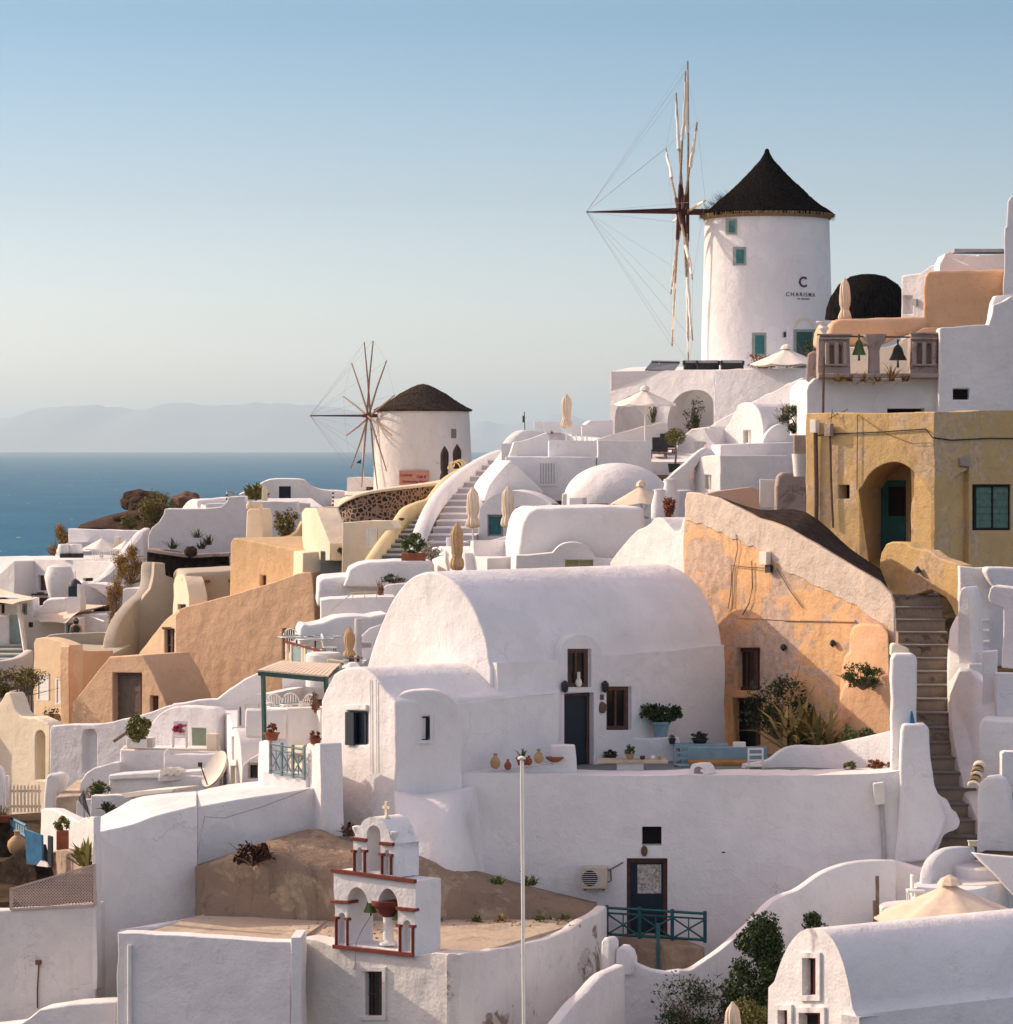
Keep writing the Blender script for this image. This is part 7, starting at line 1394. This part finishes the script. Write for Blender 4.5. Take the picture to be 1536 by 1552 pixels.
# ================================================================ BEIGE HOUSES
bb = Pl(262, 134, 480, 126)
bg_ = Pl(207, 135, 270, 131.8)
b1h = thing('beige_house', 'largest beige plaster house with sloping roofline', 'house', P(300, 1070, 130))
slab('front_wall', Pl(268, 131.8, 482, 127.5), [(266, 1110), (266, 932), (275, 922), (290, 917), (315, 911), (350, 902), (400, 887), (440, 873), (462, 867), (472, 867), (476, 900), (480, 1060)], 5, BE, b1h, wins=[(428, 953, 456, 1000, 'brown')], bev=.3, seg=4)
slab('side_wall', bg_, [(205, 1120), (206, 1000), (212, 988), (222, 976), (238, 955), (252, 938), (262, 930), (272, 922), (270, 1110)], 3, BEW, b1h, wins=[(249, 953, 264, 1002, 'dark')], bev=.12)
for k in range(4): MB().lathe([(.03, 0), (.06, .03), (.05, .1)], bg_.pt(251 + 3.5 * k, 954, .1), 8).build('cornice_knob', WD, b1h)
bx = thing('beige_house', 'small box-shaped beige house with white shutters', 'house', P(110, 1100, 128))
slab('side_wall', Pl(50, 131.4, 106, 128.9), [(50, 1110), (51, 975), (54, 968), (64, 966), (85, 970), (105, 978), (106, 1115), (60, 1100)], .6, BEW, bx, wins=[(58, 1022, 76, 1062, 'shut'), (86, 1028, 96, 1068, 'shut')], bev=.06)
slab('front_wall', Pl(105, 128.85, 172, 130.4), [(105, 980), (120, 987), (172, 986), (172, 1110), (105, 1110)], .6, BE, bx, bev=.06)
slab('back_parapet', face(139, -6, 120), cr([(54, 985), (62, 972), (75, 963), (95, 961)], 2) + [(130, 960), (180, 958), (180, 1010), (54, 1010)], .5, BG, bx, bev=.05)
slab('floor_slab', face(132.2, 0, 110), [(60, 992), (170, 992), (170, 1000), (60, 1000)], 6.5, BG, bx)
slab('beige_annex', Pl(108, 127, 218, 124.5), [(108, 1135), (110, 1066), (114, 1060), (160, 1003), (166, 995), (190, 994), (216, 993), (232, 1020), (248, 1055), (256, 1085), (256, 1135)], 2.5, BE, wins=[(171, 1020, 215, 1115, 'wdoor'), (228, 1055, 240, 1090, 'brown')], bev=.06, label='beige stair-roofed house with wide grey-brown door', cat='house', kind='thing')
t = thing('potted_plant', 'cluster of small jars with flowers at the beige box house', 'potted plant', P(78, 1096, 127.5))
for k in range(3): MB().lathe([(.12, 0), (.2, .15), (.16, .35), (.1, .38)], P(73 + 6 * k, 1097, 127.5), 12).build('pot', [CLAY, TER, CLAY][k], t, smooth=40)
MB().leaves(P(79, 1080, 127.5), (.42, .2, .25), 90, .12, 5).build('leaves', LFY, t)
ribbon('sweeping_wall', [(174, 996, 136), (176, 965, 137), (186, 938, 139), (204, 914, 141.5), (222, 898, 144), (230, 880, 147), (231, 856, 148.5), (234, 852, 149), (250, 853, 149.5)], 4.2, .5, BG, label='grey-beige wall sweeping up in a concave curve', cat='wall', kind='thing', r=.1)
slab('grey_curved_fill', face(142.5, -14, 225), [(176, 1010), (180, 960), (192, 935), (214, 910), (228, 893), (233, 872), (234, 853), (250, 854), (251, 872), (262, 876), (280, 880), (290, 960), (240, 1010)], .8, BG, bev=.05, label='tall grey-beige wall behind the box house', cat='wall', kind='thing')
gv = Pl(262, 141, 286, 137.5)
slab('beige_vault', face(139, -10, 335), [(283, 960), (282, 893), (276, 880), (277, 872), (284, 868), (370, 864), (374, 868), (382, 900), (385, 960)], 5, BG, bev=.3, seg=4, label='low grey-beige vault behind the largest beige house', cat='vault', kind='thing')
slab('arched_gable', gv, [(262, 960), (263, 885)] + cr([(265, 876), (270, 871), (277, 872), (282, 884), (286, 905)], 3) + [(287, 960)], .8, WC, bev=.05, wins=[(269, 916, 282, 925, 'brown')], label='narrow arched gable end of the grey-beige vault', cat='wall', kind='thing')
for i, x in enumerate((315, 350)): tag(MB().box(face(139, -10, 335).pt(x, 881 - i, .05), (.2, .2, .12)).build('vent_tile', TER), ['left', 'right'][i] + ' red vent hole on the grey-beige vault', 'vent')
slab('orange_block', Pl(348, 133, 466, 129.5), [(348, 900), (349, 822), (354, 815), (362, 816), (400, 823), (440, 832), (460, 836), (466, 842), (466, 900), (400, 925), (348, 930)], 4, plaster('tan_stained', (.64, .45, .26), (.36, .22, .12), .8, bmp=.9), bev=.15, seg=3, wins=[(395, 872, 403, 888, 'brown')], label='stained tan block house with one tiny window', cat='house', kind='thing')
slab('gable_wall', face(128.3, -14, 510), [(458, 900), (459, 838), (480, 836), (556, 837), (556, 852), (520, 862), (486, 880)], 2, WC, bev=.06, label='cream side wall with round lamp left of the stairway', cat='wall', kind='thing')
for i, x in enumerate((503, 513)): tag(MB().lathe([(.03, -.04), (.11, 0), (.11, .05), (.04, .08)], face(128.3, -14, 510).pt(x, 849 - i * 2, .05), 10).build('wall_lamp', MTL), ['small lamp', 'larger round lamp'][i] + ' on the cream side wall', 'lamp')
pot(527, 852, 126, .14, .28, 'white pot with dark plant before the cream side wall', pm=WP, leaf=LFD, n=260, lr=(.34, .2, .2), lsz=.11, seed=115)
t = thing('chimney_tower', 'tapering cream chimney with broken crown', 'chimney', P(388, 820, 137)); ct = face(137, 28, 385)
slab('shaft', ct, [(371, 830), (374, 775), (378, 770), (396, 771), (401, 830)], .8, WC, t, bev=.08)
for k in range(3): MB().lathe([(.14, 0), (.16, .15), (.10, .3)], P(379 + 7 * k, 771, 136.6), 10).build('chimney_pot', WC, t)
slab('cream_parapet', face(136, -6, 440), [(400, 850), (401, 818), (420, 817), (442, 812), (450, 806), (455, 796), (458, 790), (480, 800), (490, 850)], 1.5, plaster('dull_yellow', (.55, .44, .26), (.4, .3, .16), .4), bev=.06, label='dull yellow stepped parapet behind the stained tan block', cat='wall', kind='thing')
shrub('golden_bush', 435, 815, 140, (.65, .5, .75), 900, .16, DRG, 'golden green bush above the dull yellow parapet', seed=116)
# ================================================================ LEFT BACKGROUND HOUSES
lv = face(152, 0, 350)
slab('lavender_wall', lv, [(224, 880), (224, 815), (230, 800), (240, 792), (248, 780), (250, 771), (310, 771), (322, 770), (336, 768), (344, 760), (346, 753), (372, 752), (372, 760), (450, 760), (452, 776), (452, 880)], 1.5, W, bev=.06, label='long blue-shaded wall in front of the far vaulted roof', cat='wall', kind='thing')
slab('lava_wall', face(150, -3, 290), [(222, 900), (223, 832), (250, 834), (290, 840), (346, 840), (349, 900)], 1.2, DARK, bev=.08, label='dark lava stone terrace wall below the blue-shaded wall', cat='wall', kind='thing')
ribbon('wall_coping', [(222, 831, 149.8), (240, 834, 149.6), (285, 840, 149.4), (320, 839, 149.4), (348, 838, 149.4)], .15, 1.0, PK, label='thin pink coping on the dark lava wall', cat='coping')
tag(MB().blob(P(289, 836, 149), (.3, .25, .26), 3, .2, 1.6, 4).build('brown_boulder', ROCK, smooth=60), 'small brown boulder on the dark lava wall', 'rock')
for i, (x, y, s_) in enumerate([(262, 832, .3), (300, 815, .25), (316, 826, .3), (306, 832, .25)]): shrub('garden_weed', x, y, 149.6, (s_, .2, s_), 70, .14, LFD, 'dark weed against the blue-shaded wall, ' + ['by the lava wall end', 'the highest of them', 'beside the beige house', 'lowest beside the boulder'][i], 'weed', 120 + i, 2, 'dark weeds by the blue-shaded wall', clumps=3)
bv = Pl(262, 166, 312, 160)
fv = thing('far_vault_house', 'white vaulted house with sea-blue shaded roof', 'house', P(320, 775, 160))
slab('gable_wall', bv, [(245, 800), (250, 790), (268, 776)] + cr([(276, 770), (284, 760), (294, 756), (302, 762), (312, 770)], 3) + [(314, 800)], 6, W, fv, bev=.06, smooth=30)
slab('roof_vault', face(161, -3, 350), [(300, 772), (296, 760), (300, 757), (380, 753), (392, 756), (396, 765), (396, 775), (312, 775)], 3, W, fv, bev=.3, seg=4)
slab('front_wall', face(159, -2, 345), [(312, 764), (396, 760), (396, 800), (312, 800)], 1, W, fv, wins=[(333, 771, 350, 784, 'dark')], bev=.05)
slab('hump_house', face(178, -4, 440), [(360, 790), (362, 750), (380, 742)] + cr([(394, 734), (410, 727), (440, 726), (462, 728), (473, 737), (486, 742), (500, 744)], 3) + [(523, 745), (523, 790)], 5, W, bev=.1, wins=[(423, 737, 441, 760, 'blue')], label='low blue-shaded house with rounded roof and blue door by the sea', cat='house', kind='thing')
slab('terrace_rail', face(157, 0, 430), [(394, 775), (395, 762), (440, 761), (470, 763), (471, 776)], .4, plaster('pale_lavender', (.66, .58, .56), (.5, .4, .38), .3), bev=.03, label='low pale parapet before the blue-door house', cat='wall', kind='thing')
t = thing('banana_plant', 'spreading palm-like plant between roofs by the sea', 'plant', P(388, 765, 160)); MB().blades(P(388, 757, 160), 60, 1.1, .28, 117, base=.4, up=.2).build('leaves', LFY, t); MB().tube([P(388, 770, 160), P(388, 752, 160)], .08, 6, .05).build('trunk', WD, t)
slab('leaning_post', face(157, 12, 400), [(396, 765), (397, 740), (400, 737), (402, 742), (402, 765)], .4, WC, bev=.05, label='short cream post beside the palm-like plant', cat='post', kind='thing')
for i, (x, y) in enumerate([(344, 745), (505, 742)]):
    t = thing('light_mast', ['striped light mast with green arm by the vaulted sea house', 'striped light mast near the rubble wall'][i], 'mast', P(x, y + 30, 155), 'striped light masts')
    MB().tube([P(x, y + 32, 155), P(x, y, 155)], .035, 5).build('pole', WP, t)
    for k in range(4): MB().tube([P(x, y + 4 + k * 6, 155), P(x, y + 7 + k * 6, 155)], .05, 5).build('band', MTL, t)
    if i == 0: MB().tube([P(x, y, 155), P(x + 6, y - 1, 155), P(x + 12, y + 4, 155)], .05, 4).build('arm', LFY if 0 else DOL, t)
slab('umbrella_wall', face(160, 10, 290), [(238, 800), (262, 782), (270, 778), (280, 778), (312, 785), (312, 800)], 1, W, bev=.08, label='low white mound before the vaulted sea house', cat='wall', kind='thing')
# white terraces by the sea
slab('sea_terrace_wall', face(172, 22, 160), [(103, 880), (103, 801), (170, 803), (225, 805), (225, 880)], .6, W, bev=.05, label='white wall behind the seaside parasols', cat='wall', kind='thing')
slab('stepped_wall', face(171, 30, 95), [(84, 880), (85, 833), (103, 822), (106, 880)], 3, W, bev=.05, label='white stepped wall end above the sea', cat='wall', kind='thing')
lf = Pl(20, 168, 200, 160)
lfh = slab('seaside_house', lf, [(-60, 980), (-60, 845), (0, 846), (60, 848), (150, 851), (178, 853), (166, 866), (150, 878), (132, 886), (130, 980)], 4, W, bev=.05, wins=[(58, 872, 73, 895, 'brown'), (55, 906, 72, 930, 'brown'), (126, 876, 141, 881, 'brown')], label='long white seaside house with two brown windows', cat='house', kind='thing')
MB().rect(lf, 54, 899.5, 75, 902, 0, .25).rect(lf, 61, 897.5, 67, 899.5, 0, .2).build('window_ledge', BRN, lfh)
loft('sea_terrace', [[(84, 851, 166), (180, 853, 163)], [(84, 840, 172), (225, 842, 170)], [(84, 850, 172), (225, 850, 170)], [(84, 858, 166), (180, 860, 163)]], W, label='white terrace floor of the seaside parasols', cat='terrace')
ribbon('sweeping_parapet', [(140, 885, 158), (152, 878, 158.5), (166, 868, 159), (182, 850, 160), (196, 832, 161.5), (208, 818, 163), (218, 806, 164.5), (228, 800, 166)], 3.2, .4, W, label='white parapet sweeping up beside the golden shrubs', cat='wall', kind='thing', r=.1)
slab('shaded_gusset', face(157.5, -6, 180), [(136, 893), (150, 880), (166, 869), (182, 851), (196, 833), (208, 819), (217, 808), (219, 850), (215, 930), (140, 930)], .5, W, bev=.05, label='shaded white wall filling under the sweeping parapet', cat='wall', kind='thing')
umbrella_open(154, 850, 167, 1.05, 1.15, .55, CLW, 'white pointed parasol on the seaside terrace', 6, vent=False)
umbrella_open(190, 852, 166, .62, 1.1, .4, CLW, 'second smaller parasol half hidden by the sweeping parapet', 6, vent=False)
slab('upright_board', face(167, 24, 177), [(172, 842), (174, 813), (180, 814), (180, 842)], .2, WC, bev=.02, label='upright cream panel between the seaside parasols', cat='panel', kind='thing')
sr = face(163.5, 8, 165); t = thing('terrace_rail', 'white railing with bars on the seaside terrace', 'railing', sr.pt(165, 852))
m = MB(); m.rect(sr, 130, 832, 190, 834, 0, .06); m.build('top_rail', WP, t)
for k in range(15): MB().rect(sr, 140 + 3.4 * k, 834, 140.8 + 3.4 * k, 852, .01, .04).build('bar', WP, t)
for i, x in enumerate((100, 117)):
    b = P(x, 851, 164.5); t = thing('sun_chair', ['dark-seated white chair nearest the sea', 'dark-seated white chair beside the bars'][i], 'chair', b, 'dark-seated seaside chairs')
    MB().box(b + V((0, 0, .3)), (.6, .6, .22), .2).build('seat', CUS, t, bev=.04); MB().lathe([(.34, .35), (.36, .6), (.3, .85), (.27, .86)], b + V((-.1, .2, 0)), 14).build('back_shell', WP, t, smooth=40)
umh = P(85, 850, 168)
tag(MB().lathe([(1.2, -.3), (1.18, -.02), (1.1, .1), (.01, .16)], P(77, 850, 168), 28).build('shallow_dome', W, smooth=40), 'shallow round white roof at the edge of the seaside house', 'roof', kind='thing')
slab('slanting_end', face(166, 40, 8), [(-60, 980), (-60, 870), (2, 868), (14, 856), (22, 850), (22, 980)], 2, W, bev=.05, label='white house end stepping down to the sea', cat='house', kind='thing')
t = thing('wall_dish', 'bulging white chimney hood with small grey box on the seaside house', 'chimney', P(92, 905, 158)); cc = P(90, 905, 157.5)
MB().lathe([(.5, 0), (.62, .45), (.72, 1.0), (.55, 1.45), (.25, 1.55), (.01, 1.56)], cc, 24).build('hood', W, t, smooth=50); MB().box(P(87, 871, 157), (.28, .25, .2), .5).build('grey_box', GMT, t)
# chapel-like turret
tt = face(150, 12, 108); t = thing('turret', 'narrow white turret with dark teal lantern and pointed cap', 'turret', tt.pt(110, 940))
slab('shaft', tt, [(101, 945), (101, 905), (122, 905), (121, 945)], .8, W, t, bev=.03)
slab('lantern', tt, [(102, 906), (102, 886), (117, 885), (118, 906)], .5, plain('dark_teal', (.008, .03, .04), .5, .3), t, off=-.1)
slab('side_post', tt, [(117, 906), (117, 885), (121, 887), (122, 906)], .6, W, t, bev=.02)
q = tt.pt(110, 887, -.35); MB().lathe([(.34, -.06), (.30, .05), (.22, .16), (.10, .24), (.02, .3)], q, 20).tube([q + V((0, 0, .28)), q + V((0, 0, .62))], .012, 4).build('cap', plain('slate_cap', (.04, .045, .06), .6, .3), t, smooth=40)
slab('rounded_vault', face(153, -10, 145), [(118, 925), (118, 888), (126, 881), (136, 885), (150, 897), (164, 905), (168, 925)], 2, W, bev=.1, label='shaded rounded white roof right behind the turret', cat='roof', kind='thing')
slab('white_wedge', face(152, 14, 160), [(128, 885), (140, 884), (172, 889), (168, 908), (160, 904), (146, 893)], 1.5, W, bev=.03, label='sunlit white wedge-shaped roof behind the turret', cat='roof', kind='thing')
slab('white_annex', face(151, -4, 75), [(38, 960), (39, 935), (50, 922), (64, 920), (66, 912), (72, 909), (100, 908), (100, 960)], 2, W, bev=.12, label='small white annex with round corner beside the turret', cat='house', kind='thing')
slab('pale_house', face(147, 3, 75), [(40, 1010), (41, 938), (92, 943), (100, 944), (100, 1010)], 3, plaster('pale_pink_wash', (.70, .62, .56), (.5, .42, .36), .3), bev=.04, wins=[(43, 943, 50, 951, 'dark')], label='pale pinkish house front under the cream canopy', cat='house', kind='thing')
slab('teal_door_wall', face(146.6, 0, 104), [(98, 1000), (98, 938), (104, 936), (120, 938), (120, 1000)], 2, W, wins=[(100, 944, 110, 980, 'gdoor')], bev=.02, label='short white wall with a teal door under the turret', cat='wall', kind='thing')
slab('flat_roof_house', face(149, -3, 140), [(116, 1010), (117, 932), (164, 931), (166, 1010)], 4, W, bev=.04, label='flat lavender-shaded roof house right of the turret', cat='house', kind='thing')
tag(MB().tube([P(132, 933, 148.6), P(158, 942, 147.5)], .04, 5).build('roof_pipe', WP), 'thin white pipe across the flat lavender-shaded roof', 'pipe')
slab('rubble_patch', face(151.5, 0, 150), [(139, 935), (143, 922), (162, 918), (164, 935)], 2, DARK, bev=.05, label='patch of dark rubble wall behind the canopy tip', cat='wall', kind='thing')
def sail(name, pts, label, mat=CLO):
    vs = [P(*p) for p in pts]; c = sum(vs, V((0, 0, 0))) / len(vs) - V((0, 0, .18)); n = len(vs); m = MB(); k = 6; ring = []; fs = []
    for i in range(n):
        for j in range(k):
            e = vs[i].lerp(vs[(i + 1) % n], j / k); sag = 4 * (j / k) * (1 - j / k) * .10; ring.append(e.lerp(c, sag))
    N = len(ring); mid = [p.lerp(c, .5) - V((0, 0, .05)) for p in ring]
    top = ring + mid + [c]; bot = [p - V((0, 0, .03)) for p in top]; T = len(top)
    for i in range(N):
        j = (i + 1) % N; fs += [(i, j, N + j, N + i), (N + i, N + j, 2 * N), (T + i, T + N + i, T + N + j, T + j), (T + N + i, T + 2 * N, T + N + j), (i, T + i, T + j, j)]
    m.add(top + bot, fs); return tag(m.build(name, mat, smooth=50), label, 'canopy', 'cream sail canopies')
sail('sail_canopy', [(-60, 905, 150), (-60, 888, 158), (0, 892, 158), (51, 905, 150), (53, 908, 147), (20, 915, 142)], 'cream sail canopy reaching in from the frame border')
sail('sail_canopy', [(45, 938, 149), (60, 930, 151), (101, 910, 154), (162, 917, 151), (122, 925, 148), (100, 944, 145), (60, 942, 145)], 'cream sail canopy stretched round the turret')
for i, (a_, b_) in enumerate([((26, 912, 146), (38, 992, 144)), ((33, 930, 146), (40, 992, 144))]):
    tag(MB().tube([P(*a_), P(*b_)], .07, 6).build('canopy_mast', [CLW, CLO][i]), ['slanting cream mast of the nearer canopy', 'rope-wrapped mast beside the slanting cream mast'][i], 'mast', 'slanting canopy masts')
slab('seaside_room', face(150.5, 0, 15), [(-60, 980), (-60, 905), (25, 906), (50, 908), (50, 980)], 2, W, wins=[(2, 906, 7, 930, 'dark'), (33, 915, 41, 932, 'gdoor')], bev=.03, label='shaded white room under the border canopy', cat='house', kind='thing')
slab('glass_block', face(147, 2, 22), [(14, 975), (14, 932), (31, 932), (32, 975)], .2, GLS, label='blue-grey glass screen below the border canopy', cat='screen', kind='thing')
slab('white_plinth', face(146.8, 4, 5), [(-60, 1000), (-60, 934), (13, 934), (14, 1000)], 1, W, bev=.04, label='white block beside the blue-grey glass screen', cat='wall', kind='thing')
stairs('grey_steps', (-40, 36, 1000, 142.5), (-30, 32, 978, 146), 4, MATS['worn_tread'], PBL, label='wide bluish grey steps below the glass screen', drop=.8)
ribbon('pink_wall', [(-60, 1006, 138), (0, 1002, 138.5), (25, 998, 139), (38, 993, 139.5), (50, 985, 140)], 3, .4, MATS['pale_pink_wash'], label='low lavender-pink wall at the frame border above the slatted gate', cat='wall', kind='thing')
shrub('dry_bush', 12, 1058, 128, (1.5, .8, .75), 3200, .13, DRG, 'big green-brown bush beside the beige box house', seed=130)
shrub('dry_bush', 198, 885, 150.5, (.85, .6, 1.0), 3600, .12, DRY, 'bright golden dry bush below the lava wall', seed=131, asp=3.5)
shrub('dry_bush', 178, 945, 147, (.5, .5, 1.25), 2600, .12, DRY, 'tall golden dry bush trailing beside the white step', seed=132, asp=3.5)
slab('white_step', face(146.5, 20, 190), [(172, 1000), (173, 930), (184, 922), (186, 893), (193, 891), (225, 893), (222, 905), (200, 930), (182, 960), (176, 1000)], 1.6, W, bev=.06, label='stepped white wall behind the sweeping grey-beige wall', cat='wall', kind='thing')
# person on the seaside terrace
def person(px, py, Y, label):
    b = P(px, py, Y); t = thing('person', label, 'person', b)
    js = [(0, 0, .95), (0, .02, 1.2), (0, .02, 1.42), (0, 0, 1.52), (0, -.01, 1.66), (-.1, 0, .9), (-.11, .02, .5), (-.11, .05, .08), (-.12, -.1, .04), (.1, 0, .9), (.11, .0, .5), (.11, .04, .08), (.12, -.1, .04), (-.19, .02, 1.4), (-.25, .02, 1.14), (-.22, -.12, .93), (.19, .02, 1.4), (.25, .02, 1.14), (.22, -.12, .93), (0, -.01, 1.74)]
    ed = [(0, 1), (1, 2), (2, 3), (3, 4), (4, 19), (0, 5), (5, 6), (6, 7), (7, 8), (0, 9), (9, 10), (10, 11), (11, 12), (2, 13), (13, 14), (14, 15), (2, 16), (16, 17), (17, 18)]
    rd = [.15, .13, .13, .055, .10, .09, .065, .045, .04, .09, .065, .045, .04, .06, .045, .03, .06, .045, .03, .08]
    me = bpy.data.meshes.new('body'); me.from_pydata(js, ed, []); o = bpy.data.objects.new('body', me); C.objects.link(o)
    o.modifiers.new('s', 'SKIN'); s_ = o.modifiers.new('d', 'SUBSURF'); s_.levels = s_.render_levels = 2
    for v, r_ in zip(me.skin_vertices[0].data, rd): v.radius = (r_, r_)
    me.skin_vertices[0].data[0].use_root = True; me.materials.append(plain('skin', (.45, .25, .17), .6, .1)); o.parent = t; LOC['body'] = (b, 0)
    MB().lathe([(.20, .45), (.22, .9), (.165, 1.1), (.19, 1.35), (.1, 1.46)], b, 16).build('dark_dress', CUS, t, smooth=60)
    MB().blob(b + V((0, .03, 1.62)), (.13, .13, .17), 2, .05, 2, 3).blob(b + V((.01, .09, 1.42)), (.11, .06, .2), 2, .05, 2, 4).build('hair', plain('dark_hair', (.02, .012, .01), .6, .2), t, smooth=60)
person(115, 998, 144.5, 'person with long dark hair standing under the turret')
# rocks above the sea
tag(MB().blob(P(217, 760, 196), (1.35, 1.1, .66), 4, .22, 1.3, 2).build('boulder', ROCK, smooth=70), 'huge dark boulder balanced above the sea', 'rock')
tag(MB().blob(P(283, 762, 196), (.95, .9, .6), 4, .25, 1.6, 9).build('boulder', mk_rock('red_rock', (.16, .09, .06), (.36, .23, .17)), smooth=70), 'reddish rock beside the big green-brown cliff bushes', 'rock')
tag(MB().blob(P(208, 772, 195), (.55, .5, .5), 3, .3, 2, 5).build('boulder', ROCK, smooth=70), 'small dark rock wedged beneath the balanced boulder', 'rock')
loft('rocky_ridge', [[(118, 800, 188), (160, 800, 187), (205, 806, 186), (260, 806, 186), (330, 800, 188)], [(120, 797, 189), (160, 786, 189), (205, 778, 189.5), (250, 778, 190), (330, 780, 192)], [(122, 795, 194), (162, 782, 194), (210, 772, 195), (262, 768, 196), (330, 770, 197)], [(122, 900, 200), (162, 900, 200), (210, 900, 200), (262, 900, 200), (330, 900, 200)]], ROCK, n=5, smooth=80, label='rugged brown rock ridge falling to the sea', cat='rock ridge', kind='structure')
rnd = random.Random(77); RK = [MB().blob((0, 0, 0), (1, .9, .7), 3, .35, 1.7, k_).v for k_ in range(3)]
for i in range(26):
    u = (i + rnd.random()) / 26; x = 126 + 120 * u; y = 797 - 22 * u + rnd.uniform(-2, 8); s_ = rnd.uniform(.12, .38); c_ = P(x, y, 190 + rnd.uniform(-2, 3)); mbx = MB().blob(c_, (s_, s_ * .8, s_ * .6), 2, .35, 1.7, i)
    tag(mbx.build('loose_rock', ROCK, smooth=40), ORD[i] + ' loose brown rock up the ridge from its sea end', 'rock', 'loose rocks on the sea ridge')
shrub('cliff_bush', 240, 792, 187, (1.35, .9, .95), 4200, .14, DRG, 'largest rounded olive bush beside the balanced boulder', seed=140, asp=3)
shrub('cliff_bush', 197, 802, 186, (.65, .5, .5), 1500, .12, DRG, 'low olive bush below the balanced boulder', seed=141, asp=3)
shrub('cliff_bush', 90, 845, 176, (.75, .6, .95), 2200, .13, DRY, 'orange-brown bush at the edge of the seaside terrace', seed=142, asp=3)
